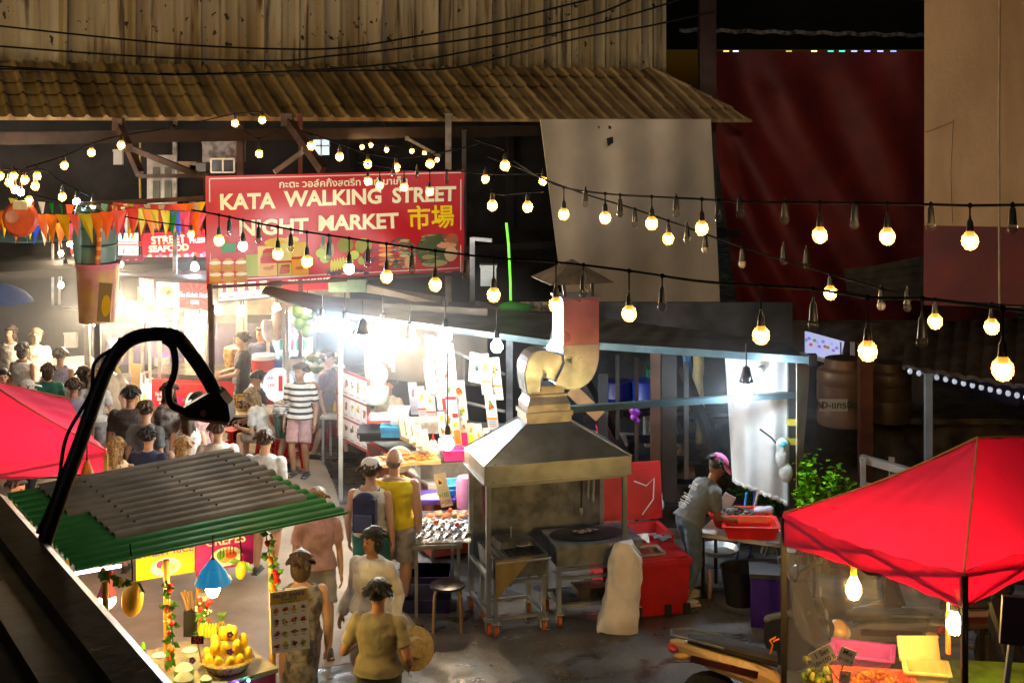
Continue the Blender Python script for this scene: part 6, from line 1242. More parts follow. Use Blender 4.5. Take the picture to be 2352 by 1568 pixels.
# ---------------------------------------------------------------- fruit shake stall (lower left)
RGRN = mat('green_corrugated_sheet', (.015, .24, .05), .35, .2, .2, 2.5, .05, 20); RGRY = mat('grey_corrugated_sheet', (.23, .215, .195), .5, .35, .3, 2, .05, 20)
fs_ = thing('fruit_stall', 'fruit shake stall with a green and grey corrugated sheet roof', 'stall', XY(430, 12)); 
cA, cB, cC, cD = P(15, 1138, 11.6), P(530, 1040, 12.95), P(805, 1180, 12.3), P(180, 1312, 10.9)
def corr(u0, u1, v0, v1, lift, name, m, nr=14, th=.006):
    def fn(u, v):
        uu = u0 + (u1 - u0) * u; vv = v0 + (v1 - v0) * v; p = cA.lerp(cB, uu).lerp(cD.lerp(cC, uu), vv); ph = (vv * nr) % 1
        w = .035 * min(1, max(0, (abs(ph - .5) - .14) * 7)) - .018; p.z += w + lift; return p
    q = MB(); q.sheet(fn, 8, int((v1 - v0) * nr * 12), th); return q.build(name, m, fs_, smooth=False)
corr(0, 1, 0, 1.0, 0, 'green_roof', RGRN); corr(.13, 1.005, -.02, .40, .018, 'grey_roof', RGRY); corr(.2, .95, .40, .74, .018, 'grey_roof', RGRY)
q = MB(); R10 = random.Random(1)
for uu in (.3, .62, .9):
    for k in range(1, 10): p = cA.lerp(cB, uu).lerp(cD.lerp(cC, uu), (k + .0) / 14); q.ball(p + V((0, 0, .045)), .012, 6, 4)
q.build('roof_screws', mat('screw', (.08, .06, .05), .5), fs_)
for x, y0, Y in ((382, 1300, 11.5), (624, 1200, 11.75), (242, 1290, 11.0), (455, 1300, 12.3)):
    q = MB(); a = P(x, y0 - 60, Y); a.z = 1.98 if Y < 12 else 2.15; q.tube([a, V((a.x + .02, a.y, 0))], .028, 10)
    for k in range(6): q.lathe([(.028, -.006), (.033, 0), (.028, .006)], (a.x + .02 * k / 6, a.y, a.z - .3 * k - .2), 10)
    q.build('bamboo_post', BAMBOO, fs_)
CW = mat('pink_counter_cloth', (.5, .05, .2), .8, 0, .3, 4, .5, 6); fa, fb_ = XY(250, 10.7), XY(632, 11.55); fu = (fb_ - fa).normalized(); fn_ = V((-fu.y, fu.x, 0))
q = MB(); prism(q, [fa, fb_, fb_ + fn_ * .95, fa + fn_ * .95], .1, 1.03); q.build('counter_front', CW, fs_, smooth=False); q = MB(); e = fu * .02 + fn_ * .02; prism(q, [fa - e, fb_ + fu * .02 - fn_ * .02, fb_ + fn_ * .97 + fu * .02, fa + fn_ * .97 - fu * .02], 1.032, 1.07); q.build('counter_top', mat('counter_glass_top', (.35, .32, .26), .25), fs_, smooth=False)
def FSP(a, b, z=1.075): return fa + fu * a + fn_ * b + V((0, 0, z))      # point on the counter
# signs under the roof
def S2(x, y): return (x / 1.7216) / 1.7415, (1820 + y / 1.7216) / 1.7415    # zoom crop helper
YEL, MAG = '#e0b000', '#b01090'
a_, b_ = P(*S2(940, 865), 11.85), P(*S2(1340, 800), 12.05); w_ = (b_ - a_).length
sign('hanging_sign', 'yellow sign lettered STICKY RICE with a plate photo under the green roof', 'sign', a_, b_, .37, [('text', w_ * .5, .215, .085, 'STICKY RICE', '#7040a0', .015)] + [('disc', w_ * .5, .085, .13, .08, '#f0f0f0', 0), ('disc', w_ * .42, .11, .04, .035, '#a02090', 2), ('disc', w_ * .5, .08, .04, .04, '#f0b010', 3), ('disc', w_ * .58, .075, .05, .04, '#e0d8b0', 4)], bg=YEL, th=.01)
a_, b_ = P(*S2(1350, 805), 12.05), P(*S2(1742, 745), 12.3); w_ = (b_ - a_).length
sign('hanging_sign', 'magenta sign lettered CREPES with a crepe plate photo under the green roof', 'sign', a_, b_, .42, [('text', w_ * .5, .245, .11, 'CREPES', '#f4f4f4', .02), ('disc', w_ * .52, .10, .145, .085, '#f2f2ee', 0), ('disc', w_ * .53, .105, .09, .06, '#c89860', 2), ('disc', w_ * .6, .11, .05, .03, '#c04030', 3), ('disc', w_ * .42, .12, .04, .04, '#50a030', 3)] + [('rect', w_ * .4 + .03 * k, .09 + .006 * k, .008, .08, '#50281a', 4) for k in range(5)], bg=MAG, th=.01)
a_, b_ = P(*S2(1355, 920), 12.2), P(*S2(1515, 890), 12.3); sign('hanging_sign', 'small crimson sign lettered BANANA half hidden by the blue lamp shade', 'sign', a_, b_, .26, [('text', .17, .05, .07, 'BANANA', '#f4e8f0', .015)] + food_disc(.1, .18, .05, FC[4], 3), bg='#a01040', th=.01)
def shake(w, h):
    it = [('rect', 0, h * .8, w, h * .2, '#e0c060', 0), ('text', w * .5, h * .93, .043, 'FRUIT SHAKE', '#2858b8', .02), ('text', w * .5, h * .868, .03, 'SHAKE 50', '#208838', .015), ('text', w * .5, h * .815, .026, 'WITH MILK 60', '#208838', .015)]
    for r in range(4):
        for c in range(4): it += food_disc(w * (.15 + .235 * c), h * (.70 - .19 * r), w * .115, FC[(r * 3 + c * 2) % 7], r * 4 + c + 20, None, 1.0) + [('rect', w * (.1 + .235 * c), h * (.63 - .19 * r), w * .1, .005, '#606060', 1)]
    return it
a_, b_ = P(*S2(1870, 1368), 11.35), P(*S2(2132, 1325), 11.45); sign('menu_board', 'fruit shake menu with four rows of fruit photos on the bamboo post', 'menu board', a_, b_, .50, shake((b_ - a_).length, .50), bg='#fcfbf8', th=.012)
sign('backing_card', 'blank white card behind the top of the fruit shake menu', 'card', P(*S2(1960, 1000), 11.5), P(*S2(2100, 985), 11.55), .1, [], bg='#dcdcd8', th=.008)
# basket of mangoes
bk = thing('basket', 'shallow woven basket piled with yellow mangoes', 'basket', FSP(1.08, .2), .1)
q = MB(); q.lathe([(0, 0), (.15, 0), (.2, .07), (.215, .09), (.2, .085), (.145, .012), (0, .012)], n=36); 
for k in range(36): a = k * math.pi / 18; q.tube([(.152 * math.cos(a), .152 * math.sin(a), 0), (.215 * math.cos(a + .12), .215 * math.sin(a + .12), .09)], .006, 4)
q.lathe([(.21, .085), (.222, .09), (.21, .1)], n=36); q.build('basket_weave', mat('wicker', (.45, .27, .07), .6, 0, .4, 30), bk, world=False)
MG = MB(); MG.ball((0, 0, 0), (.043, .038, .068), 14, 10); mm_ = remesh(MG, .008, 1, 'mango'); mm_.materials.append(mat('ripe_mango', (.85, .52, .02), .4, 0, .15, 9))
spots = [(-.13, -.10, .10), (-.045, -.14, .10), (.05, -.14, .1), (.13, -.09, .1), (-.16, -.01, .12), (.165, .0, .12), (-.09, -.05, .2), (0, -.08, .2), (.09, -.05, .2), (-.11, .06, .2), (.12, .06, .21), (-.03, 0, .29), (.05, .01, .29), (.0, .08, .27), (-.06, .1, .13), (.07, .11, .13)]
rows = ['bottom row', 'middle row', 'top row']
for i, (x, y, z) in enumerate(spots):
    o = bpy.data.objects.new('mango', mm_); COL.objects.link(o); o.location = V(bk.location) + V((x, y, z)); o.rotation_euler = (random.uniform(-.25, .25), random.uniform(-.25, .25), random.uniform(0, 3)); k = 0 if z < .15 else 1 if z < .25 else 2
    nk = sum(1 for q_ in spots if (0 if q_[2] < .15 else 1 if q_[2] < .25 else 2) == k and q_[0] < x); tag(o, 'ripe yellow mango in the %s of the basket pile, %s from the left' % (rows[k], ORD[nk]), 'mango', 'mangoes in the basket')
sheetcard('small dark sign reading 50 in red on a stick among coconuts', *S2(1360, 1268), 11.2, .1, .065, .0, [(0, 0, .07, '50', '#ff5030')], bg='#302820')
FL_ = mat('orchid_petal', (.55, .1, .5), .6)
def flower(c, label): q = MB(); [q.ball(V(c) + V((.016 * math.cos(k * 1.256), -.004, .016 * math.sin(k * 1.256))), (.013, .005, .013), 8, 5) for k in range(5)]; tag(q.build('orchid', FL_), label, 'flower', 'orchids on the fruit')
flower(P(*S2(1585, 1350), 11.0), 'purple orchid tucked among the lower mangoes'); flower(P(*S2(1585, 1232), 11.05), 'purple orchid tucked among the upper mangoes'); flower(P(*S2(1325, 1408), 10.95), 'purple orchid on the front green coconut')
def coconut(label, c, r, cut=True, straw=None):
    t = thing('coconut', label, 'coconut', c, group='green coconuts on the counter'); MB().lathe([(0, 0), (r * .5, .0), (r * .92, r * .35), (r, r * .8), (r * .93, r * 1.2)], n=20).build('husk', mat('husk_green', (.22, .33, .05), .45, 0, .3, 6), t, world=False); MB().lathe([(r * .93, r * 1.2), (r * .55, r * 1.62), (r * .2, r * 1.8), (0, r * 1.8)], n=10).build('cut_top', mat('coconut_white', (.78, .72, .55), .6, noise=.15), t, world=False)
    if straw: MB().tube([(.02, 0, r * 1.6), (.02, .02, r * 1.6 + .13)], .006, 6).build('straw', mat('straw_%s' % straw, {'purple': (.4, .15, .6), 'red': (.8, .1, .02)}[straw], .4), t, world=False)
coconut('green coconut with white cut top, frontmost on the counter', FSP(.62, .02), .085); coconut('green coconut behind the frontmost, under the 50 sign', FSP(.70, .2), .082); coconut('green coconut with purple straw at the left end', FSP(.20, .42), .075, straw='purple'); coconut('small cut coconut at the front right of the basket', FSP(.80, .0), .05)
for i, (a, b) in enumerate(((.46, .32), (.62, .5), (.86, .45), (.4, .12))): t = thing('jar', ['empty clear glass jar behind the left bamboo post', 'clear glass jar below the bottles', 'clear glass jar left of the mango basket', 'clear glass jar at the counter front left'][i], 'jar', FSP(a, b), group='clear glass jars'); MB().lathe([(0, 0), (.07, 0), (.075, .1), (.06, .12)], n=18).build('glass', GLASS, t, world=False); MB().lathe([(.062, .12), (.062, .135), (0, .14)], n=18).build('lid', WHITEP, t, world=False)
for i, (a, b, c, lb) in enumerate(((.52, .6, (.05, .05, .05), 'dark syrup bottle with green cap, right one'), (.4, .62, (.5, .5, .5), 'clear bottle with green cap, left one'))):
    t = thing('bottle', lb, 'bottle', FSP(a, b), group='syrup bottles'); MB().lathe([(0, 0), (.035, 0), (.035, .12), (.014, .16), (.014, .18)], n=14).build('bottle_body', mat('bottle_%d' % i, c, .2), t, world=False); MB().lathe([(.018, .175), (.018, .205), (.006, .23)], n=10).build('cap', mat('lime_cap', (.2, .6, .03), .4), t, world=False)
rs = MAT_R = mat('rose_red', (.75, .03, .03), .5); q = MB(); c = P(*S2(1410, 1180), 11.9); fl_ = thing('flowers', 'bunch of red roses and white blossoms with green leaves', 'flowers', c)
for k in range(7): q.ball(c + V((random.uniform(-.05, .07), random.uniform(-.04, .04), random.uniform(.05, .24))), .022, 8, 5)
q.build('roses', rs, fl_); q = MB()
for k in range(10): q.ball(c + V((random.uniform(-.08, .08), random.uniform(-.05, .05), random.uniform(.02, .2))), .013, 6, 4)
q.build('blossoms', WHITEP, fl_); LEAFM = mat('glossy_leaf', (.06, .22, .015), .4, noise=.3)
def leaf(q, p, d, L_=.09, w=.03): d = V(d).normalized(); s_ = d.cross(V((0, 1, .2))).normalized() * w; q.add([p, p + d * L_ * .45 + s_, p + d * L_, p + d * L_ * .45 - s_, p + d * L_ * .5 + V((0, -.01, 0))], [(0, 4, 1), (1, 4, 2), (0, 3, 4), (4, 3, 2)])
q = MB(); [leaf(q, c + V((0, 0, random.uniform(-.05, .1))), (random.uniform(-1, 1), random.uniform(-.5, .5), random.uniform(-1, .6)), .1) for k in range(30)]; q.build('leaves', LEAFM, fl_, smooth=False)
pa = thing('pineapple', 'small pineapple standing behind the mango basket', 'pineapple', P(*S2(1525, 1230), 11.9)); MB().ball((0, 0, .04), (.05, .05, .075), 12, 8).build('fruit', mat('pineapple_skin', (.5, .3, .06), .6, 0, .6, 40, .8, 50), pa, world=False); q = MB()
for k in range(16): a = k * 2.4; leaf(q, V((0, 0, .1)), (math.cos(a) * .5, math.sin(a) * .5, 1), .1, .012)
q.build('crown', mat('crown_green', (.12, .25, .06), .5), pa, world=False)
bn = thing('bananas', 'hand of small bananas left of the pineapple', 'bananas', P(*S2(1435, 1235), 11.85)); q = MB()
for k in range(6): q.tube([V((-.06 + .025 * k, 0, .1)), V((-.07 + .027 * k, -.02, .04)), V((-.06 + .025 * k, -.03, -.01))], [.008, .017, .01], 8)
q.build('fruit', mat('banana_yellow', (.8, .5, .03), .45), bn, world=False)
tag(MB().lathe([(0, 0), (.13, .0), (.17, .02), (.17, .025), (0, .01)], (0, 0, 0), 24).build('plate', mat('cream_plate', (.6, .5, .35), .35)), 'wide pale plate on the counter left of the bamboo post', 'plate').location = FSP(.38, .75)
ct_ = thing('straw_holder', 'black box holding brown paper straws behind the roses', 'holder', P(*S2(1310, 1190), 12.1)); MB().box((0, 0, .05), (.1, .08, .22)).build('holder_box', BLACKM, ct_, world=False); q = MB(); [q.tube([(random.uniform(-.03, .03), random.uniform(-.02, .02), .12), (random.uniform(-.08, .02), random.uniform(-.03, .03), .32)], .008, 5) for k in range(9)]; q.build('straws', WOOD, ct_, world=False)
wl = thing('cup_tower', 'stack of white lidded cups near the blue lamp', 'cups', P(*S2(1400, 1020), 12.2)); MB().lathe([(0, -.1), (.04, -.1), (.05, .04), (0, .04)], n=16).build('cups', mat('brown_cup', (.2, .1, .05), .5), wl, world=False); MB().lathe([(.055, .04), (.055, .075), (0, .08)], n=16).build('lid', WHITEP, wl, world=False)
def garland(label, pts, Y, seed, big=False):
    Rg = random.Random(seed); c = [P(*S2(*p), Y) for p in pts]; t = thing('fruit_garland', label, 'garland', c[0], group='fruit garlands'); q = MB(); q.tube(c, .006, 5); q.build('vine', mat('vine', (.05, .1, .02), .7), t); fr = MB(); lf = MB()
    for a, b in zip(c, c[1:]):
        n = max(2, int((b - a).length / .055))
        for k in range(n):
            p = a.lerp(b, k / n) + V((Rg.uniform(-.035, .035), -.02, 0))
            if Rg.random() < .75: r = Rg.uniform(.02, .036); fr.ball(p, (r, r, r * 1.1), 9, 6, col=Rg.choice(['#e03010', '#f06010', '#d8c020', '#c82010', '#f08020']))
            for z in range(2): leaf(lf, p, (Rg.uniform(-1, 1), Rg.uniform(-.6, -.1), Rg.uniform(-1, .5)), Rg.uniform(.06, .1))
    fr.build('fruit', GLOSSC, t); lf.build('leaves', LEAFM, t, smooth=False); return t
garland('garland of red and yellow fruit down the middle bamboo post', [(1150, 860), (1160, 1000), (1180, 1150), (1190, 1280), (1180, 1380), (1200, 1440)], 11.4, 1); garland('garland of orange fruit down the right bamboo post', [(1830, 540), (1850, 660), (1880, 760), (1890, 860), (1900, 960)], 11.65, 2); garland('cluster of orange and red fruit under the roof left corner', [(730, 790), (790, 830), (850, 850), (830, 890)], 11.1, 3)
def bigmango(label, x, y, Y, r): t = thing('mango', label, 'decorative mango', P(*S2(x, y), Y)); MB().ball((0, 0, 0), (r * .62, r * .5, r), 16, 12, R=Euler((0, .12, 0)).to_matrix()).build('fruit', mat('big_mango_yellow', (.8, .5, .04), .4, 0, .2, 6), t, world=False); q = MB(); q.tube([(0, 0, r), (.0, 0, r + .1), (-.02, 0, r + .3)], .006, 5); q.build('string', WIREM, t, world=False); q = MB(); leaf(q, V((0, 0, r)), (1, -.2, -.8), .14, .035); leaf(q, V((0, 0, r)), (-1, -.2, 0), .12, .03); q.build('leaves', LEAFM, t, world=False)
bigmango('large hanging decorative mango at the left of the fruit stall', 912, 990, 11.2, .145); bigmango('smaller decorative mango peeking below the magenta sign', 1660, 790, 12.0, .08)
fl2 = thing('string_light', 'fairy lights in purple and green along the counter edge', 'string light', FSP(.5, -.03, 1.0), group='string lights'); q = MB(); q.tube([FSP(.2 + .1 * i, -.035, 1.05 + .012 * math.sin(i * 2)) for i in range(11)], .006, 5); q.build('wire', WIREM, fl2)
for i in range(10): MB().ball(FSP(.25 + .1 * i, -.05, 1.05), .013, 8, 5).build('bulb', mat('fairy_purple', (.3, .1, .9), es=14, emit=(.3, .08, 1), noise=0) if i % 3 else mat('fairy_green', (.2, .8, .4), es=14, emit=(.1, .9, .4), noise=0), fl2)
ls = thing('light_strip', 'cool white light strip under the left roof corner', 'light strip', P(*S2(640, 790), 11.1)); MB().bar(P(*S2(520, 812), 10.98), P(*S2(830, 760), 11.3), .02).build('tube', mat('cool_strip', (.8, .8, 1), es=6, emit=(.6, .6, 1), noise=0), ls)

# ---------------------------------------------------------------- near roof edge and flood light arm
NR = mat('dark_brown_ridge_metal', (.05, .032, .022), .32, .5, .3, 5, .1, 15); nr_ = thing('roof', 'near dark brown metal roof edge in the lower left corner', 'roof', P(100, 1500, 4.2))
n0, n1 = P(15, 1140, 5.4), P(425, 1600, 3.3); out_ = V((-1.0, -.25, 0))
q = MB()
prof_ = [(0, 0), (.06, .02), (.24, .0), (.26, .025), (.28, .0), (.52, .0), (.54, .03), (.56, .0), (.9, .0), (.92, .03), (.94, 0), (1.5, -.02)]
vs = [p + out_ * d * .55 + V((0, 0, h)) for p in (n0, n0.lerp(n1, .5), n1) for d, h in prof_]; k = len(prof_); q.add(vs, [(i * k + j, i * k + j + 1, (i + 1) * k + j + 1, (i + 1) * k + j) for i in range(2) for j in range(k - 1)])
vs = [n0, n1, n1 + V((0, 0, -.12)), n0 + V((0, 0, -.12))]; q.add(vs, [(0, 1, 2, 3)]); vs = [n0, n0 + V((0, 0, -.12)), n0 + out_ * .83 + V((0, 0, -.14)), n0 + out_ * .83 + V((0, 0, -.02))]; q.add(vs, [(0, 1, 2, 3)]); q.build('sheeting', NR, nr_, smooth=False)
fl3 = thing('flood_light', 'black flood light on a curved pipe arm reaching over the market', 'flood light', P(85, 1290, 4.8)); ARM = mat('black_wrapped_pipe', (.012, .013, .018), .45, .2, .3, 8, .3, 20)
def smooth(pts, k=6):
    ps = []; n = len(pts)
    for i in range(n - 1):
        p0 = pts[max(0, i - 1)]; p1 = pts[i]; p2 = pts[i + 1]; p3 = pts[min(n - 1, i + 2)]
        for j in range(k): t_ = j / k; ps.append(.5 * ((2 * p1) + (p2 - p0) * t_ + (2 * p0 - 5 * p1 + 4 * p2 - p3) * t_ ** 2 + (3 * p1 - p0 - 3 * p2 + p3) * t_ ** 3))
    return ps + [pts[-1]]
am = smooth([P(x, y, Y) for x, y, Y in ((80, 1310, 4.7), (130, 1165, 4.75), (190, 1000, 4.85), (240, 860, 4.95), (280, 795, 5.0), (330, 770, 5.05), (400, 772, 5.1), (440, 815, 5.15), (480, 875, 5.15), (505, 925, 5.15))])
q = MB(); q.tube(am, .026, 12); q.build('arm', ARM, fl3)
q = MB(); q.tube(smooth([am[4] + V((-.03, -.02, 0))] + [am[i] + V((-.05 if i % 8 else -.02, -.02, 0)) for i in range(8, 30, 4)]), .007, 5); q.tube(smooth([P(x, y, 5.08) for x, y in ((375, 780), (398, 800), (402, 850), (388, 895), (395, 930), (425, 945))]), .013, 8); q.build('cable', ARM, fl3)
q = MB(); hv = [P(x, y, 5.1) for x, y in ((408, 945), (428, 958), (526, 970), (529, 962), (524, 930), (505, 905), (490, 897))]; n = len(hv); q.add(hv + [p + V((0, .1, 0)) for p in hv], [tuple(range(n))[::-1], tuple(range(n, 2 * n))] + [(i, i + n, (i + 1) % n + n, (i + 1) % n)[::-1] for i in range(n)]); q.build('housing', mat('black_casting', (.012, .012, .014), .35, .3, .2, 6), fl3, smooth=False)
q = MB(); q.lathe([(0, -.008), (.012, -.008), (.012, .0), (0, 0)], P(468, 948, 5.09), 12, 'Y'); q.build('bolt', mat('brass_bolt', (.5, .42, .25), .3, .9), fl3)
MB().bar(P(415, 956, 5.12), P(525, 972, 5.12), .02, .012).build('lens_rim', ALU, fl3)
# ---------------------------------------------------------------- the big red banner
ba, bb = P(474, 652, 21.5), P(1066, 622, 22.9); bw0 = (bb - ba).length; bh = 1.66
def Bn(x, y): return (x - 40) / 2190 * bw0, bh * (1 - (y - (110 - (x - 40) * .026)) / 925)      # from the banner zoom crop
it = []
def rc_(x, y, w, h, c, l): X, Y = Bn(x, y + h); it.append(('rect', X, Y, w / 2190 * bw0, h / 925 * bh, c, l))
def dc(x, y, rx, ry, c, l): X, Y = Bn(x, y); it.append(('disc', X, Y, rx / 2190 * bw0, ry / 925 * bh, c, l))
for l_, (x, y, w, h) in enumerate(((70, 128, 2130, 9), (70, 1000, 2130, 9))): rc_(x, y, w, h, '#e0c8b8', 1)
rc_(66, 140, 9, 850, '#e0c8b8', 1); rc_(2195, 140, 9, 850, '#e0c8b8', 1)
Rb = random.Random(4)
for k in range(3):
    for j in range(2): dc(110 + 105 * k, 850 + 100 * j + 20, 48, 52, '#c88a18', 1 + j); rc_(62 + 105 * k, 860 + 100 * j, 96, 70, '#b87808', 2 + j); dc(110 + 105 * k, 855 + 100 * j, 48, 16, '#e8e0c8', 4 + j)
for x, y, w, h, c in ((360, 790, 95, 190, '#98a030'), (455, 720, 150, 260, '#d8b860'), (470, 870, 140, 110, '#d89828'), (615, 700, 120, 150, '#d0c070'), (620, 870, 110, 110, '#a8a828'), (735, 690, 130, 130, '#c8a020'), (735, 840, 140, 140, '#d89020')): rc_(x, y, w, h, c, 2)
for x, y, w in ((540, 910, 45), (675, 915, 42), (800, 915, 40), (535, 790, 45)): dc(x, y, w, 15, '#b06018', 5)
dc(620, 690, 110, 40, '#d0a820', 1); dc(740, 670, 60, 30, '#c8b020', 1); rc_(165, 690, 110, 80, '#2a8a50', 1)
for x in (1000, 1060): dc(x, 760, 32, 70, '#8a7a38', 1); dc(x, 680, 16, 45, '#2c4a28', 2)
for x, y, r, c in ((1185, 720, 70, '#7a7a20'), (1340, 730, 72, '#8a8c28'), (980, 790, 42, '#a0b030'), (1015, 840, 42, '#98b038'), (1260, 810, 42, '#b8c850'), (1330, 860, 40, '#a0a848')): dc(x, y, r, r * .95, c, 3)
for k in range(8): dc(1070 + 24 * k, 880 - 6 * abs(k - 4) * -1, 13, 55, '#c0b838', 4)
for k in range(16): dc(1400 + Rb.uniform(-60, 60), 800 + Rb.uniform(-30, 70), 22, 20, Rb.choice(['#6a2038', '#803050', '#501828']), 4)
for k in range(14): dc(1060 + Rb.uniform(-20, 340), 960 + Rb.uniform(-25, 20), 26, 16, Rb.choice(['#3a2c48', '#5a4438', '#2a2238', '#88683c']), 3)
for k in range(5): dc(1530, 730 + 42 * k, 62, 18, ['#d88030', '#c86828', '#e0a048', '#b85820', '#d08038'][k], 4)
for cx_, cy_, rx, ry, cols in ((1660, 800, 130, 150, ['#4a4a30', '#707048', '#2e3222', '#989060', '#b8a878', '#5c5c34']), (1980, 780, 190, 160, ['#4a5030', '#787a48', '#2c3420', '#a8a070', '#c0b088', '#646a34', '#8a8a50'])):
    dc(cx_, cy_, rx, ry * .95, cols[0], 1)
    for k in range(60):
        a = Rb.uniform(0, 6.28); d = Rb.random() ** .5; dc(cx_ + rx * d * math.cos(a) * .95, cy_ + ry * d * math.sin(a) * .9, Rb.uniform(8, 45), Rb.uniform(6, 14), Rb.choice(cols), 2 + k % 4)
for x, y, rx, ry, c in ((1740, 880, 48, 60, '#c89860'), (2070, 740, 90, 28, '#c88a68'), (2110, 820, 60, 70, '#c8a078'), (2120, 680, 55, 48, '#a85028'), (2140, 700, 30, 24, '#7a6438'), (1900, 840, 60, 22, '#988850'), (1960, 900, 120, 30, '#a89c60')): dc(x, y, rx, ry, c, 7)
def tx(x, y, sz, body, col, bold, sx): X, Y = Bn(x, y); it.append(('text', X, Y, sz, body, col, bold, 0, sx, 9))
tx(1180, 170, .15, 'กะตะ วอล์คกิ้งสตรีท ไนท์ มาเก็ต', '#e8ddb8', .02, 1.12)
for bd, x, y, w_ in (('KATA', 370, 335, 450), ('WALKING', 1090, 305, 830), ('STREET', 1875, 285, 565), ('NIGHT', 585, 560, 570), ('MARKET', 1300, 525, 690)):
    v_, _ = text2d(bd, .33, .035); ww = max(p[0] for p in v_) - min(p[0] for p in v_); tx(x, y, .33, bd, '#efe2b4', .035, w_ / 2190 * bw0 / ww)
tx(1935, 500, .40, '市場', '#f0c800', .02, 1.0)
wav = lambda x, y: .022 * math.sin(x * 9 + y * 5) + .02 * math.sin(x * 23 + y * 11) * (1 - y) + .018 * math.sin(x * 5 - y * 9)
sign('banner', 'red KATA WALKING STREET NIGHT MARKET banner with fruit and seafood pictures', 'banner', ba, bb, bh, it, bg='#b4101c', th=.015, curve=wav, rough=.42)
q = MB(); q.bar(P(472, 398, 21.7), P(486, 770, 21.7), .07); q.bar(P(486, 700, 21.7), XY(486, 21.7), .08); q.bar(P(474, 660, 21.75), P(1068, 628, 23.1), .05); tag(q.build('steel_frame', BROWNM), 'brown steel frame and post holding the left side of the red banner', 'frame')
# ---------------------------------------------------------------- kebab stall and its neighbours
def S1(x, y): return (x / 1.7216) / 1.7415, (910 + y / 1.7216) / 1.7415      # left middle zoom crop
ks = thing('food_stall', 'kebab stall with backlit picture boxes on top and a steel cooking counter', 'stall', XY(440, 24.5))
kA, kB, kC = XY(362, 24.2), XY(486, 24.0), XY(312, 25.6)
def box_between(name, a, b, depth, z0, z1, m, p): a = V(a); b = V(b); u = (b - a).normalized(); n = V((-u.y, u.x, 0)) * depth; q = MB(); prism(q, [a, b, b + n, a + n], z0, z1); return q.build(name, m, p, smooth=False)
box_between('canopy_box', kC + V((.1, 0, 0)), kA, .6, 2.06, 2.58, BLACKM, ks); box_between('canopy_box', kA, kB, 1.2, 2.06, 2.58, BLACKM, ks)
for p_ in (kA + V((.03, .03, 0)), kB + V((-.03, .05, 0)), kC + V((.1, .1, 0)), kB + V((.2, 2.0, 0))): q = MB(); q.bar(p_, p_ + V((0, 0, 2.08)), .06); q.build('post', PIPE, ks)
def cones(w, h):
    itm = [('rect', 0, 0, w, h, '#b01020', 0), ('rect', 0, h * .05, w, h * .32, '#f4f4f4', 2)]
    for k in range(5): x = w * (.1 + .2 * k); itm += [('disc', x, h * .6, w * .07, h * .3, '#fff4dc', 1), ('poly', [(x - w * .05, h * .55), (x + w * .05, h * .55), (x, h * .2)], '#e8b060', 3), ('disc', x + w * .04, h * .8, w * .04, h * .08, '#e05030', 2), ('rect', x - w * .06, h * .12, w * .12, h * .08, '#404048', 3)]
    return itm
l1 = (kA - kC - V((.1, 0, 0))).length
sign('light_box', 'backlit ice cream picture box on the slanted left face of the kebab stall', 'light box', kC + V((.1, -.03, 2.09)), kA + V((-.02, -.03, 2.09)), .46, cones(l1, .46), bg='#f0f0f0', glow=.9, th=.05, frame=BLACKM)
w_ = (kB - kA).length
sign('light_box', 'backlit kebab picture box lettered The Kebab Station in white on red', 'light box', kA + V((0, -.04, 2.09)), kB + V((0, -.04, 2.09)), .46, [('rect', 0, 0, w_ * .42, .46, '#f2f2ee', 0), ('disc', w_ * .2, .28, .15, .11, '#80b050', 1), ('disc', w_ * .21, .29, .12, .09, '#d88858', 2)] + food_disc(w_ * .21, .28, .09, FC[0], 2, None) + [('rect', w_ * .08, .06, w_ * .26, .015, '#c08070', 2), ('rect', w_ * .08, .1, w_ * .26, .012, '#c08070', 2), ('rect', w_ * .42, 0, w_ * .58, .46, '#d01828', 0), ('text', w_ * .71, .24, .115, 'The Kebab Station', '#ffffff', .012, .3, .72), ('rect', w_ * .64, .09, w_ * .15, .06, '#f0d0d0', 2)] + [('poly', [(w_ * .71, .24), (w_ * .71 + .3 * math.cos(a) * 1.0, .24 + .2 * math.sin(a)), (w_ * .71 + .3 * math.cos(a + .1), .24 + .2 * math.sin(a + .1))], '#e84848', 1) for a in [k * .45 for k in range(14)]], bg='#d01828', glow=.85, th=.05, frame=BLACKM)
r0, r1 = XY(490, 24.3), XY(618, 24.6); sign('light_box', 'backlit ice cream box right of the kebab box, below the banner', 'light box', r0 + V((0, 0, 2.16)), r1 + V((0, 0, 2.2)), .42, cones((r1 - r0).length, .42), bg='#f0f0f0', glow=.95, th=.06, frame=BLACKM)
s0, s1 = XY(648, 26.2), XY(780, 26.6); sign('shop_sign', 'red sign lettered Coconut with a white coconut cup, below the banner', 'sign', P(648, 668, 26.2), P(782, 664, 26.6), .42, [('text', .48, .25, .27, 'Coconut', '#f4e4e4', .02, .2, .85), ('disc', .95, .28, .1, .1, '#f4f0ec', 2)], bg='#c01830', glow=.35, th=.05)
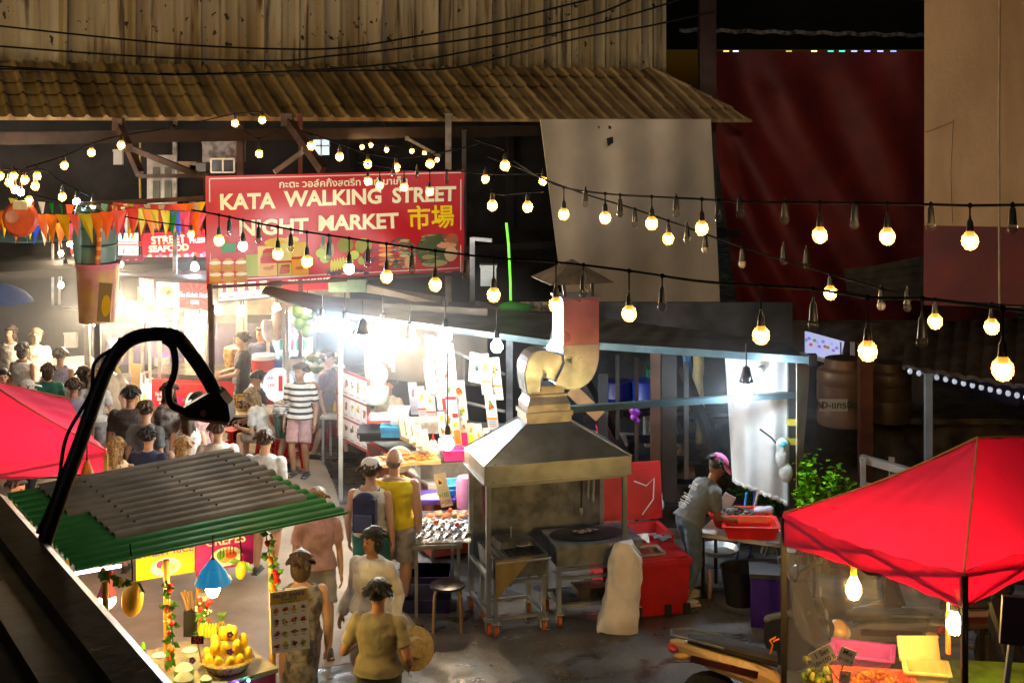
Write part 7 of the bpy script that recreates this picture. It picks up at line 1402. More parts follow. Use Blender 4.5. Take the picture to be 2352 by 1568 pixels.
# kebab counter
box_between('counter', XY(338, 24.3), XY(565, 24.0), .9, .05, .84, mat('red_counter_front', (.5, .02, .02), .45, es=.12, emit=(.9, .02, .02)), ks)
box_between('counter_top', XY(334, 24.25), XY(568, 23.95), 1.0, .845, .93, mat('dark_worktop', (.10, .09, .085), .3, .4, .3, 8), ks)
sign('stall_sign', 'white and red kebab picture panel at the left end of the kebab counter', 'sign', XY(325, 24.6) + V((0, 0, .1)), XY(350, 24.15) + V((0, 0, .1)), .76, [('disc', .22, .3, .16, .14, '#d0e0b0', 1), ('disc', .2, .36, .1, .1, '#e0a050', 2), ('disc', .26, .22, .08, .06, '#b0c030', 3), ('rect', .1, .58, .3, .03, '#a0c0c0', 1)], bg='#cfe4ea', glow=.5, th=.03)
w_ = (XY(388, 24.0) - XY(350, 24.12)).length; sign('stall_sign', 'red panel lettered The Kebab Station with two wraps, on the kebab counter', 'sign', XY(351, 24.2) + V((0, -.06, .1)), XY(392, 24.16) + V((0, -.06, .1)), .76, [('text', w_ / 2, .5, .085, 'The Kebab', '#ffffff', .01, .3, .6), ('text', w_ / 2, .42, .085, 'Station', '#ffffff', .01, .3, .6), ('rect', w_ * .4, .32, w_ * .2, .04, '#f0c0c0', 1)] + food_disc(w_ * .25, .16, .07, FC[4], 4, '#f4f0e0', 1.4) + food_disc(w_ * .75, .14, .07, FC[5], 5, '#f4f0e0', 1.4), bg='#c81a1e', glow=.4, th=.03)
sign('stall_sign', 'red panel with a magenta pepper and food bowls along the counter front', 'sign', XY(392, 24.1) + V((0, -.06, .1)), XY(470, 24.05) + V((0, -.06, .1)), .7, [('disc', .16, .42, .1, .07, '#e01060', 1), ('disc', .26, .42, .03, .02, '#30a050', 2), ('disc', .4, .3, .13, .26, '#d8f0e8', 0)] + food_disc(.2, .14, .15, FC[1], 7, '#e8d8b0', .8), bg='#c01820', glow=.25, th=.03)
# coconut counter
cs = thing('food_stall', 'coconut and drinks stall with a maroon counter and lit fridge', 'stall', XY(690, 24.5))
box_between('counter', XY(566, 23.9), XY(776, 23.4), .9, .05, .86, mat('maroon_counter', (.30, .02, .05), .5, noise=.25), cs); box_between('counter_top', XY(562, 23.85), XY(780, 23.35), 1.0, .865, .92, mat('steel_worktop', (.3, .3, .3), .35, .6, .25, 8), cs)
for i, (x, y, lb) in enumerate(((573, 903, 'white round picture of food on the maroon counter, left of the seated woman'), (640, 884, 'white round JAK LEK drinks picture on the maroon counter, right of the seated woman'))):
    c = P(x, y, 23.72 - .15 * i); sign('round_sticker', lb, 'sign', c + V((-.02, 0, -.3)), c + V((.02, 0, -.3)), .05, [('disc', .02, .3, .27, .3, '#f4f6f8', 1)] + (food_disc(.02, .28, .2, FC[1], 3, None) if i == 0 else [('rect', .02, .2, .07, .26, '#b02020', 3), ('rect', .11, .14, .06, .16, '#30a048', 3), ('text', -.12, .42, .08, 'JAK', '#304090', .01), ('text', -.1, .3, .08, 'LEK', '#b04040', .01)]), bg='#f4f6f8', glow=.3, th=.01)  # glow put into the stickers, which hold no lamp
for i in range(9): c = P(706 + 19 * (i % 5) + (9 if i > 4 else 0), 856 - (24 if i > 4 else 0), 23.75 - .05 * (i % 5)); coconut(['left', 'second', 'middle', 'fourth', 'right'][i % 5] + ' green coconut in the ' + ('lower' if i < 5 else 'upper') + ' row on the maroon counter', c, .095)
for i, (x, y) in enumerate(((686, 715), (704, 722), (690, 742), (707, 760))): tag(MB().ball(P(x, y, 22.6), (.12, .11, .12), 14, 9).build('coconut', mat('hanging_green_coconut', (.10, .22, .04), .4, noise=.3)), ['top left', 'top right', 'middle left', 'lowest'][i] + ' of the four dark green coconuts hanging by the awning', 'coconut', 'hanging coconuts')
fz_ = thing('drinks_fridge', 'upright lit drinks fridge with shelves of green bottles', 'fridge', XY(672, 25.0)); cF = XY(676, 25.0); FW = mat('fridge_white', (.7, .75, .78), .3)
q = MB(); q.box(cF + V((-.33, 0, .95)), (.05, .5, 1.9)); q.box(cF + V((.30, 0, .95)), (.12, .5, 1.9)); q.box(cF + V((0, .25, .95)), (.6, .04, 1.9)); q.box(cF + V((0, 0, 1.9)), (.7, .5, .08)); q.build('cabinet', FW, fz_)
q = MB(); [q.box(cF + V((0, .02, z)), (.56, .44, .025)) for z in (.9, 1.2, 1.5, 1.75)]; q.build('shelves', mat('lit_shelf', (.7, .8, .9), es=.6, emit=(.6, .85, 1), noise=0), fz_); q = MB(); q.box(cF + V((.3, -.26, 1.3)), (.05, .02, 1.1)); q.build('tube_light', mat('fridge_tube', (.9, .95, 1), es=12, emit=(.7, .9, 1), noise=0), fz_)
for z in (.92, 1.22, 1.52):
    for k in range(5): MB().lathe([(0, 0), (.03, 0), (.03, .14), (.012, .18), (.012, .2)], cF + V((-.22 + .1 * k, -.12, z)), 8).build('bottle', mat('btl%d' % (k % 3), [(.02, .35, .12), (.5, .1, .25), (.02, .3, .2)][(k + int(z * 3)) % 3], .2), fz_)
rb2 = thing('cooler_jar', 'red round cooler with white frosted top on the drinks counter', 'cooler', P(606, 850, 24.0)); MB().lathe([(0, 0), (.2, 0), (.22, .2), (.2, .2)], n=20).build('body', REDP, rb2, world=False); MB().lathe([(.21, .2), (.2, .27), (0, .28)], n=20).build('lid', WHITEP, rb2, world=False)
crate('box', 'small blue box beside the red round cooler', 639, 848, 24.0, (.15, .15, .16), mat('cobalt_box', (.03, .08, .4), .5)); crate('box', 'off-white carton in front of the fridge on the drinks counter', 683, 848, 24.0, (.26, .2, .2), mat('offwhite_box', (.6, .55, .48), .6))
blob('bag', 'white plastic bags bunched on a hook, left bunch', 'bag', [(P(618, 760, 24), (.13, .08, .2)), (P(610, 748, 24), (.08, .07, .12))], MATS['thin_white_bag0'], 'bags behind the hood'); blob('bag', 'cream plastic bags bunched on a hook beside the fridge', 'bag', [(P(642, 745, 24), (.14, .09, .26)), (P(636, 765, 24), (.1, .08, .14))], mat('cream_bag', (.65, .5, .4), .4, 0, .2, 9, .6, 14), 'bags behind the hood')
# kitchen things on the kebab counter
def pot(label, px, py, Y, r, h, m, lid=None): t = thing('pot', label, 'pot', P(px, py, Y), group='pots on the kebab counter'); MB().lathe([(0, 0), (r, 0), (r, h), (r * .93, h), (r * .93, .02)], n=20).build('pot_body', m, t, world=False); (lid and MB().lathe([(r * 1.02, h), (r * .6, h + .05), (.02, h + .06), (0, h + .09)], n=20).build('lid', lid, t, world=False)); return t
pot('large steel pot of food at the left end of the kebab counter', 358, 876, 24.6, .24, .16, ALU); pot('shallow steel pan beside the large pot', 395, 880, 24.6, .16, .08, ALU); pot('round metal pot with a magenta lid on the kebab stall', 372, 838, 25.2, .14, .16, ALU, mat('magenta_lid', (.75, .05, .3), .4))
ksp = thing('kebab_spit', 'tall golden kebab meat spit on the kebab counter', 'kebab', P(537, 880, 24.2)); MB().lathe([(0, 0), (.10, .02), (.13, .18), (.19, .5), (.17, .62), (0, .68)], n=18).build('meat', mat('kebab_meat', (.6, .34, .07), .5, 0, .5, 14, .8, 20), ksp, world=False); MB().tube([(0, 0, -.05), (0, 0, .8)], .012, 6).build('skewer', ALU, ksp, world=False)
q = MB(); q.box(P(450, 800, 25.3), (.36, .2, 1.9)); tag(q.build('column', mat('cream_column', (.75, .62, .45), .6)), 'pale square column inside the kebab stall', 'column')  # column has an even cream base colour
q = MB(); R12 = random.Random(3); c = P(455, 878, 24.4)
for k in range(50): q.ball(c + V((R12.uniform(-.35, .4), R12.uniform(-.15, .15), R12.uniform(0, .04))), (.04, .025, .018), 6, 4, col=R12.choice(['#f0b020', '#e08010', '#804020', '#c0a020']))
tag(q.build('food', FOOD), 'strip of yellow and brown food laid on the kebab counter', 'food')
q = MB(); q.box(P(310, 882, 24.0) + V((0, 0, -.1)), (.15, .04, .9), ry=.06); tag(q.build('board', mat('tan_plank', (.5, .32, .1), .6)), 'tan upright plank left of the kebab counter panels', 'board')
tag(q and MB().box(P(290, 900, 24.9), (.55, .3, .62)).build('oven', STEELD), 'grey steel oven left of the tan plank', 'oven')
# purple-blue back drop of the kebab stall and back of stalls
q = MB(); q.sheet(lambda u, v: P(215 + 430 * u, 742 + 95 * v, 27.5 + .06 * math.sin(u * 50)), 50, 4, .01); tag(q.build('cloth_screen', mat('violet_cloth', (.20, .16, .38), .8, 0, .5, 1.2)), 'bluish violet cloth screen behind the kebab stall', 'cloth')
q = MB(); q.box(P(560, 690, 27.6), (4.2, .1, .55)); tag(q.build('fascia', mat('yellowish_fascia', (.45, .36, .2), .7, 0, .4, 2)), 'yellowish lit ceiling board over the ice cream stall', 'board')  # board tone is a yellowish base colour
# stalls further back: green and seafood signs
hs = [sign('light_box', 'backlit red STREET SEAFOOD sign above the bright shelves', 'light box', P(330, 600, 26.5), P(474, 592, 26.5), .55, [('text', .50, .38, .2, 'STREET', '#fff0b0', .03), ('text', .50, .22, .17, 'SEAFOOD', '#fff0b0', .03), ('text', 1.08, .34, .13, 'FRESH', '#ffffff', .02)] + [('disc', .06 + .07 * k, .06 + .02 * math.sin(k * 2), .05, .05, ['#d06080', '#f0c0a0', '#c04030', '#e0a0c0'][k % 4], 2 + k % 3) for k in range(17)], bg='#c81020', glow=.9, th=.06, frame=BLACKM),
 sign('light_box', 'backlit white sign with green vegetables and red stripes', 'light box', P(273, 588, 26.2), P(318, 588, 26.2), .45, [('rect', 0, .2, 1, .025, '#d02020', 2), ('rect', 0, .25, 1, .025, '#d02020', 2)] + food_disc(.1, .36, .07, FC[1], 3, None) + food_disc(.27, .36, .07, FC[1], 5, None) + food_disc(.1, .09, .07, FC[5], 3, None) + food_disc(.27, .09, .07, FC[1], 9, None), bg='#f2f6f2', glow=.8, th=.06, frame=BLACKM),
 sign('shop_sign', 'small red sign lettered C at the left of the giant cup', 'sign', P(166, 600, 26.6), P(184, 598, 26.6), .38, [('text', .075, .27, .16, 'C', '#ffffff', .03)] + food_disc(.08, .1, .06, FC[6], 2), bg='#c01828', glow=.5, th=.05),
 sign('shop_sign', 'magenta panel covered with faint small print right of the giant cup', 'sign', P(278, 612, 25.8), P(330, 608, 25.8), .18, [('rect', .03 + .08 * k, .05 + .05 * (k % 2), .05, .02, '#d890a8', 1) for k in range(5)], bg='#90143c', glow=.15, th=.04)]
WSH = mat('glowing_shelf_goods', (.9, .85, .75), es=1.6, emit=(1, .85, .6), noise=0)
sf = thing('display_shelf', 'brightly lit shelves of goods under the STREET SEAFOOD sign', 'shelf', P(400, 640, 26.4))
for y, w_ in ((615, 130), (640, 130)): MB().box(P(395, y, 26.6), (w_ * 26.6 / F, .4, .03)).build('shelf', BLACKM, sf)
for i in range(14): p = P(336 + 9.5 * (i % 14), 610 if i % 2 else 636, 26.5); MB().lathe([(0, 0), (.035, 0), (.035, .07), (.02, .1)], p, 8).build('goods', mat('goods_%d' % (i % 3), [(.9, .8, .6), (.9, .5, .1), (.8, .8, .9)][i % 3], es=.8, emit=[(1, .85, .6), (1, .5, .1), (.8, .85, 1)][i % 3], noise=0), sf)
# flat grey canopies
plain('awning', MB().sheet(lambda u, v: P(200 + 290 * u, 622 + 16 * u + 10 * v, 24.6 - .9 * v), 8, 3, .03), mat('dull_blue_awning', (.10, .11, .17), .6), 'flat dull blue awning edge behind the giant cup', 'awning')
# left stall frames, tables
def frame_posts(name, label, specs, m, cat='frame'):
    t = thing(name, label, cat, P(*specs[0][0])); [MB().bar(P(*a), P(*b), w).build('bar', m, t) for a, b, w in specs]; return t
frame_posts('stall_posts', 'thin grey posts and rails of the stall left of the giant cup', [((121, 560, 26), (121, 700, 26), .04), ((137, 555, 26.2), (137, 700, 26.2), .04), ((198, 690, 23.6), (203, 880, 23.6), .09), ((119, 705, 25.6), (330, 722, 24.6), .05)], PIPE)
frame_posts('stall_posts', 'pale poles standing in the kebab stall', [((341, 735, 24.0), (345, 880, 24.0), .04), ((385, 730, 24.6), (385, 775, 24.6), .04), ((460, 745, 24.2), (461, 860, 24.2), .045), ((616, 770, 24.3), (617, 850, 24.3), .06), ((650, 700, 23.8), (654, 880, 23.6), .05), ((658, 700, 23.6), (662, 880, 23.4), .045)], mat('pale_pole', (.6, .55, .48), .45))
YT = mat('yellow_white_top', (.62, .55, .2), .35, noise=.4); CRM = mat('cream_leg', (.6, .5, .28), .5)
tb = table('table', 'yellow and white topped table with crossed legs at the left stalls', XY(150, 27.8), 1.5, .9, .78, -.28, YT, CRM, lw=.07); MB().bar((.9, .1, .05), (1.3, .1, .68), .05).build('cross_brace', mat('yellow_paint', (.6, .42, .02), .5), tb, world=False); MB().bar((1.3, .1, .05), (.9, .1, .68), .05).build('cross_brace', MATS['yellow_paint'], tb, world=False)
counter('counter', 'long white topped counter with a faded flower printed side at the left', XY(203, 26.0), XY(290, 23.6), -1.1, .05, .88, mat('faded_print_side', (.42, .28, .24), .6, 0, .6, 3.5, col2=(.25, .12, .12)), mat('white_counter_top', (.68, .66, .62), .35)); counter('counter', 'steel topped white counter far left with a curved bag on it', XY(112, 30), XY(185, 29.5), .7, .05, 1.0, mat('dim_white_panel', (.4, .42, .42), .5), ALU)
crate('box', 'big dull cream box on the far left counter', 125, 700, 30, (.55, .5, .55), mat('dull_cream_box', (.35, .32, .27), .7)); crate('ice_box', 'crumpled white sack on the left yellow table', 152, 795, 27.3, (.5, .35, .3), mat('white_sackcloth', (.6, .58, .55), .7, bump=.6), 'sack'); crate('bin', 'dull yellow bin behind the far left counter', 115, 745, 29.4, (.45, .4, .5), mat('yellow_bin', (.4, .32, .02), .5), 'bin')
sheetcard('little red and white leaflet stand on the white counter', 264, 795, 24.6, .16, .26, .35, [(0, .05, .05, 'MENU', '#b03020')]); 
bl_ = blob('sack', 'long green sack lying on the shelf under the light boxes', 'sack', [(P(285, 703, 25), (.16, .14, .09)), (P(300, 702, 25), (.18, .14, .1)), (P(318, 704, 25), (.15, .12, .08))], mat('sage_sack', (.3, .34, .2), .7))
tr_ = sheetcard('tilted blue tray hanging below the kebab box', 325, 720, 24.8, .2, .15, -.2, [], bg='#5070c8')
# giant cup stand
GC = thing('giant_cup', 'giant green milk tea cup figure with a striped straw on a round tub stand', 'cup figure', XY(222, 22)); c = P(222, 600, 22); TEAL = mat('grey_teal_paint', (.14, .26, .24), .45, 0, .2, 3)
MB().lathe([(.0, 0), (.29, 0), (.31, .28), (.305, .30), (.32, .55), (.315, .57), (.33, .76), (.24, .8), (0, .82)], (c.x, c.y, c.z), 28).build('cup', TEAL, GC); q = MB(); [q.lathe([(.305 + .006 * k, .25 + .27 * k), (.335 + .006 * k, .27 + .27 * k), (.305 + .006 * k, .29 + .27 * k)], (c.x, c.y, c.z), 28) for k in range(3)]; q.build('band', mat('dark_teal_band', (.06, .13, .13), .4), GC)
MB().tube([c + V((.12, -.36, 0)), c + V((.15, -.35, .55)), c + V((.19, -.3, .84))], .04, 12).build('straw', wave_mat('straw_stripes', ['#c86020', '#e0a850'], 7), GC)
c2 = P(225, 735, 22); q = MB(); q.lathe([(0, 0), (.29, 0), (.33, .86), (.345, .9), (0, .92)], (c2.x, c2.y, c2.z - .02), 28); q.build('stand', mat('pinkish_tub_print', (.5, .22, .22), .5, 0, .7, 4, col2=(.55, .38, .12)), GC); MB().lathe([(.335, .84), (.355, .9), (.355, .93), (0, .93)], (c2.x, c2.y, c2.z - .02), 28).build('rim', mat('pink_rim', (.6, .2, .25), .4), GC); MB().bar(c2, XY(225, 22), .09).build('post', PIPE, GC)
for k in range(3): MB().ball(c + V((-.22 + .15 * k, -.2, .42)), (.1, .1, .5), 12, 8).build('bottle_shape', TEAL, GC)
sign('poster', 'faded poster with a yellow mango hung on the round tub stand', 'poster', P(222, 738, 21.4), P(253, 740, 21.4), .6, [('disc', .13, .25, .07, .17, '#d8a810', 1)], bg='#8a7048', th=.01)
# round lantern, parasol, bunting, teal canopy
ln = thing('lantern', 'round red lantern disc hanging at the far left bunting', 'lantern', P(47, 503, 20)); MB().lathe([(0, -.06), (.22, -.05), (.26, 0), (.22, .05), (0, .06)], n=28, ax='Y').build('disc', mat('orange_red_plastic', (.8, .12, .05), .35), ln, world=False); MB().lathe([(.05, -.07), (.09, -.08), (.09, -.06), (.05, -.055)], (-.1, 0, .04), 16, 'Y').build('ring', mat('pink_ring', (.7, .3, .25), .4), ln, world=False); MB().box((.02, -.03, .2), (.2, .1, .12)).build('bracket', mat('cream_bracket', (.7, .6, .45), .5), ln, world=False)
um = thing('parasol', 'dark blue market parasol cut by the left edge', 'parasol', XY(-20, 23)); q = MB(); q.lathe([(.62, 0), (.5, .12), (.28, .24), (.02, .32), (0, .35)], P(-8, 692, 23), 8); q.build('canopy', mat('navy_parasol', (.02, .05, .16), .7), um); MB().tube([P(-8, 655, 23), XY(-8, 23)], .02, 6).build('pole', ALU, um)
plain('canopy', MB().sheet(lambda u, v: P(-60 + 235 * u, 500 + 50 * v + 12 * math.sin(u * 3.1) * (v - .3), 25 - 1.6 * v), 16, 6, .03), mat('dark_teal_canvas', (.045, .10, .11), .6, 0, .3, 2), 'dark teal canvas canopy behind the left bunting', 'canopy')
BCOL = ['#d03020', '#e8b000', '#108830', '#f06010', '#2040b0', '#e05040', '#e0d8c8', '#f08020', '#c0b020', '#d04060']
def bunting(label, a, b, Ya, Yb, n, s, seed, sag=14):
    Rn = random.Random(seed); t = thing('bunting', label, 'bunting', P(*a, Ya), group='strings of bunting'); A, B_ = P(*a, Ya), P(*b, Yb); pts = [A.lerp(B_, i / n) + V((0, 0, -sag * Ya / F * 4 * (i / n) * (1 - i / n))) for i in range(n + 1)]; MB().tube(pts, .006, 4).build('cord', WIREM, t)
    for i in range(n):
        p = pts[i]; w = s * Rn.uniform(.8, 1.2); d = Rn.uniform(-.4, .4); tw = Rn.uniform(-.9, .9); ux = V((math.cos(tw), math.sin(tw), 0)); tip = p + V((0, 0, -w * 1.7)) + ux * d * w + V((0, Rn.uniform(-.05, .05), 0)); a1, a2 = p - ux * w * .42, p + ux * w * .42; m_ = (a1 + a2 + tip) / 3 + V((0, -.015, 0)); th = V((0, .004, 0)); c_ = Rn.choice(BCOL)
        q = MB(); q.add([a1, a2, tip, m_, a1 + th, a2 + th, tip + th], [(0, 3, 1), (1, 3, 2), (2, 3, 0), (4, 5, 6), (0, 1, 5, 4), (1, 2, 6, 5), (2, 0, 4, 6)], c_); q.build('pennant', PAINT, t, smooth=False)
bunting('nearest string of pennants over the far left stalls', (-30, 478), (300, 478), 20.5, 19.5, 13, .22, 1); bunting('string of pennants ending at the banner post, lower one', (240, 468), (472, 486), 20.5, 20.8, 18, .22, 2, 4); bunting('string of pennants ending at the banner post, upper one', (270, 465), (470, 462), 21.2, 21.3, 16, .22, 3, 6); bunting('dim string of pennants further back at the left', (-20, 500), (340, 505), 22.5, 23, 24, .2, 4, 10); bunting('far back string of small pennants above the left canopy', (30, 455), (430, 470), 24.5, 24, 18, .18, 5, 10); bunting('loose short string of pennants near the banner post', (380, 470), (474, 485), 22.4, 22, 7, .22, 6, 4)
# eating table with bamboo box, red stools
et = thing('table', 'round cornered pale dining table between the kebab stall and the crowd', 'table', XY(612, 22.2)); q = MB(); cT = XY(612, 22.25, .74); hw_, hd2 = .62, .36
pr = [(math.copysign(abs(math.cos(a)) ** .5, math.cos(a)) * hw_, math.copysign(abs(math.sin(a)) ** .5, math.sin(a)) * hd2) for a in [k * math.pi / 16 for k in range(32)]]; n = 32; q.add([cT + V((x, y, z)) for z in (-.02, .02) for x, y in pr], [tuple(range(n))[::-1], tuple(range(n, 2 * n))] + [(i, (i + 1) % n, (i + 1) % n + n, i + n) for i in range(n)]); q.build('table_top', mat('pale_marble_top', (.66, .52, .38), .35, noise=.2), et, smooth=False); MB().lathe([(.25, 0), (.25, .03), (.05, .06), (.05, .7)], (cT.x, cT.y, 0), 16).build('pedestal', BLACKM, et)
bx = thing('condiment_box', 'bamboo frame box of condiments on the dining table', 'box', cT + V((-.33, 0, .02))); BY = mat('yellow_bamboo', (.75, .48, .04), .45)
for x in (-.17, .17):
    for y in (-.1, .1): MB().bar((x, y, 0), (x, y, .22), .02).build('stick', BY, bx, world=False)
for z in (.02, .21):
    for y in (-.1, .1): MB().bar((-.19, y, z), (.19, y, z), .02).build('rail', BY, bx, world=False)
MB().box((0, 0, .08), (.26, .15, .15)).build('bottles', mat('bottle_mix', (.5, .4, .3), .3, noise=.7, scale=25), bx, world=False)
def rstool(label, px, py): t = thing('stool', label, 'stool', PZ(px, py, 0), random.uniform(0, 1), 'red plastic stools'); MB().box((0, 0, .44), (.28, .28, .03)).build('seat', REDP, t, world=False); [MB().bar((x * .12, y * .12, .43), (x * .17, y * .17, 0), .045).build('leg', REDP, t, world=False) for x in (-1, 1) for y in (-1, 1)]; q = MB(); [q.bar((x * .145, y * .145, .22), (x2 * .145, y2 * .145, .22), .03) for x, y, x2, y2 in ((-1, -1, 1, -1), (1, -1, 1, 1), (1, 1, -1, 1), (-1, 1, -1, -1))]; q.build('stretcher', REDP, t, world=False)
rstool('red plastic stool below the flood light, left one', 470, 1046); rstool('red plastic stool below the flood light, right one', 532, 1050); rstool('red plastic stool left of the striped shirt person', 662, 1075); rstool('red plastic stool right of the striped shirt person', 722, 1020)
table('table', 'white table with pale legs at the right of the striped shirt person', XY(735, 21.8), 1.0, .6, .75, -.1, mat('offwhite_top', (.6, .56, .52), .4), mat('pale_metal_leg', (.45, .4, .36), .5))
tag(MB().lathe([(0, 0), (.03, 0), (.03, .13), (.012, .18)], XY(768, 22.1, .76), 10).build('sauce_bottle', mat('yellow_sauce', (.75, .5, .05), .3)), 'yellow sauce bottle on the white table', 'bottle')
blob('bag', 'green cloth bag lying on the white table', 'bag', [(XY(748, 22.2, .82), (.16, .12, .08)), (XY(756, 22.2, .84), (.1, .1, .1))], mat('seagreen_cloth', (.10, .35, .22), .7))
# odds and ends behind the awning
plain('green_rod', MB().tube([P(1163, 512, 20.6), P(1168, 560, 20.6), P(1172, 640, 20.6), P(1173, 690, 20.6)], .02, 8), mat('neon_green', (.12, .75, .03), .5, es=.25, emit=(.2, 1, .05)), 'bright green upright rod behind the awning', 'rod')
blob('net', 'green net bag lying on the awning shelf at the foot of the green rod', 'net', [(P(1175, 707, 20.6), (.22, .12, .09)), (P(1200, 708, 20.6), (.15, .12, .07))], mat('green_net', (.05, .3, .03), .6)); crate('carton', 'colourful food packets lying behind the awning', 1240, 712, 20.8, (.6, .2, .14), mat('packets', (.35, .25, .08), .5, noise=.8, scale=14), 'packets'); crate('cardboard_box', 'pale boxes stacked behind the awning near the banner lower corner', 800, 668, 22.6, (.6, .3, .2), mat('pale_green_box', (.25, .4, .28), .6)); 
q = MB(); q.bar(P(775, 640, 23), P(1015, 700, 21.5), .1, .08); q.bar(P(760, 650, 23), P(1015, 690, 21.8), .14, .1); tag(q.build('beam', mat('pale_beam', (.3, .27, .24), .6)), 'pale beams sloping behind the awning under the banner', 'beam'); crate('jar', 'big pale jar on the shelf behind the awning', 1122, 655, 21.3, (.24, .2, .32), mat('frosted_jar', (.3, .3, .28), .3), 'jar')
q = MB(); q.bar(P(1085, 545, 22.5), P(1085, 700, 22.5), .08); q.bar(P(1085, 548, 22.5), P(1130, 552, 22.5), .06); q.bar(P(1095, 695, 21), P(1250, 745, 20), .05); tag(q.build('frame', PIPE), 'pale door frame corner right of the banner', 'frame')
# ---------------------------------------------------------------- the crowd
def at(px, headpy, H, dy=0): Y = (CH - H) * F / (headpy - HOR); return (px - 1176) * Y / F, Y
def pp(label, px, hy, H=1.66, **k): x, y = at(px, hy, H); return person(label, x, y, H=H, **k)
W_ = cloth('white', (.72, .70, .66)); LIL = cloth('lilac', (.30, .27, .36)); NAVY = cloth('navy', (.015, .025, .09)); TANC = cloth('khaki_tan', (.34, .28, .15)); YELT = cloth('bright_yellow', (.80, .62, .01)); GRY = cloth('mid_grey', (.15, .18, .21)); LGRY = cloth('light_grey', (.36, .35, .36)); DRK = cloth('charcoal', (.03, .03, .035)); DEN = cloth('denim', (.09, .15, .24)); PINKC = cloth('hot_pink', (.85, .12, .42)); CRE = cloth('cream', (.7, .58, .42)); TEALC = cloth('teal', (.02, .22, .2)); BLUSH = cloth('blush', (.6, .36, .34))
PAT = mat('cloth_grey_pattern', (.28, .25, .24), .85, 0, .8, 14, .3, 9, col2=(.07, .065, .065)); FLOR = mat('cloth_floral', (.72, .62, .5), .85, 0, .4, 10, .3, 9, col2=(.42, .30, .2))
STR = wave_mat('cloth_black_white_stripes', ['#e8e0d4', '#181c20'], 11); CHK = wave_mat('cloth_gingham', ['#e6e0da', '#4a4a52'], 26, 'Z', .8, True)
# foreground
pp('woman in a loose white blouse over purple, short black hair, face turned left', 856, 1218, 1.62, face=-28, head=(-14, 5), top=('blouse', W_), bot=('trousers', LGRY), hair=('bob', 'black'), skin='tan', build=1.12, lw=(-.30, .10, -.08), rw=(.30, .06, -.08), detail=.009)
pp('person in khaki tan t-shirt with short black hair, seen from behind', 868, 1338, 1.62, face=172, top=('tee', TANC), bot=('shorts', cloth('olive_dark', (.08, .08, .06))), hair=('short', 'black'), skin='tan', build=1.12, rw=(.26, .22, .12), lw=(-.27, .14, .0), detail=.009)
pp('heavy man in a bright yellow sleeveless shirt, seen from behind', 905, 1036, 1.78, face=178, top=('tank', YELT), bot=('shorts', LGRY), hair=('bald', 'grey'), skin='light', build=1.28, detail=.009)
pp('person with a navy backpack, white top and white cap beside the yellow shirt man', 850, 1062, 1.70, face=170, top=('tank', W_), bot=('shorts', TEALC), hair=('short', 'brown'), skin='light', hat=('cap', W_), backpack=NAVY, build=1.1)
pp('person in a grey patterned dress standing behind the fruit shake menu', 690, 1272, 1.66, face=200, top=('dress', PAT), bot=(None, None), hair=('bob', 'brown'), skin='light', build=1.15)
pp('dark haired vendor in white under the pink tent edge, bending left', 18, 1092, 1.55, face=60, lean=15, top=('tee', DRK), bot=('trousers', DRK), hair=('short', 'black'), skin='tan')
# worker at the cutting table
wk, J = person('man in grey t-shirt and pink cap bending over the folding table', 2.02, 15.95, face=112, H=1.72, lean=36, head=(0, 26), feet=((-.12, -.10), (.13, .10)), lw=(-.10, .50, -.04), rw=(.12, .56, -.06), top=('tee', GRY), bot=('capri', DEN), hair=('short', 'black'), skin='brown', shoes=(.55, .55, .55), hat=('cap', PINKC), detail=.009, build=1.02)
bp = MB(); up, fw, hip, R0_ = J['up'], J['fw'], J['hip'], J['R']
def back(x, z): return hip + up * z + R0_ * x - fw * .168
for x, z, sz, body in ((.0, .37, .05, 'TEAM'), (.0, .32, .05, 'SPECKS'), (.0, .08, .045, 'SuperA')):
    vs, fs = text2d(body, sz, .02); bp.add([back(x - a, z + b) for a, b in vs], fs)
for z, h in ((.20, .05), (.12, .045)):
    for q_ in (-1, 1): bp.add([back(-.1, z + q_ * h / 2), back(.1, z + q_ * h / 2), back(.1, z + q_ * h / 2 + .008), back(-.1, z + q_ * h / 2 + .008)], [(0, 1, 2, 3)])
    bp.add([back(-.07, z - .006), back(.07, z - .006), back(.07, z + .008), back(-.07, z + .008)], [(0, 1, 2, 3)])
bp.build('shirt_print', mat('pale_print', (.6, .62, .64), .7), wk, world=False, smooth=False)
# seated and standing around the dining table
person('young woman with long fair brown hair in a white t-shirt leaning on the dining table', *XY(612, 21.75)[:2], face=-105, H=1.62, lean=24, sit=.42, head=(0, 25), feet=((-.12, .42), (.14, .40)), lw=(-.14, .42, .14), rw=(.16, .4, .12), top=('tee', W_), bot=('shorts', cloth('sand', (.3, .24, .18))), hair=('long', 'blond'), skin='light', group='diners')
person('dark haired diner mostly hidden behind the young woman in white', *XY(592, 22.75)[:2], face=-60, H=1.65, sit=.42, feet=((-.12, .42), (.14, .40)), head=(0, 20), top=('tee', DRK), bot=('trousers', DRK), hair=('short', 'black'), skin='tan', group='diners')
rstool('red plastic stool under the young woman in white', 622, 1058)
person('ginger haired person in a gingham shirt bending forward by the table', *PZ(648, 1078, 0)[:2], face=68, H=1.66, lean=62, head=(0, -5), lw=(-.16, .34, -.02), rw=(.18, .36, -.04), top=('long', CHK), bot=('shorts', cloth('forest', (.05, .12, .07))), hair=('bob', 'ginger'), skin='light')
pp('person in black and white striped shirt, pink shorts and brown flat cap', 690, 838, 1.68, face=-12, head=(-15, 0), top=('tee', STR), bot=('shorts', BLUSH), hair=('short', 'brown'), hat=('flat', cloth('brown_felt', (.09, .05, .03))), skin='tan', build=1.05)
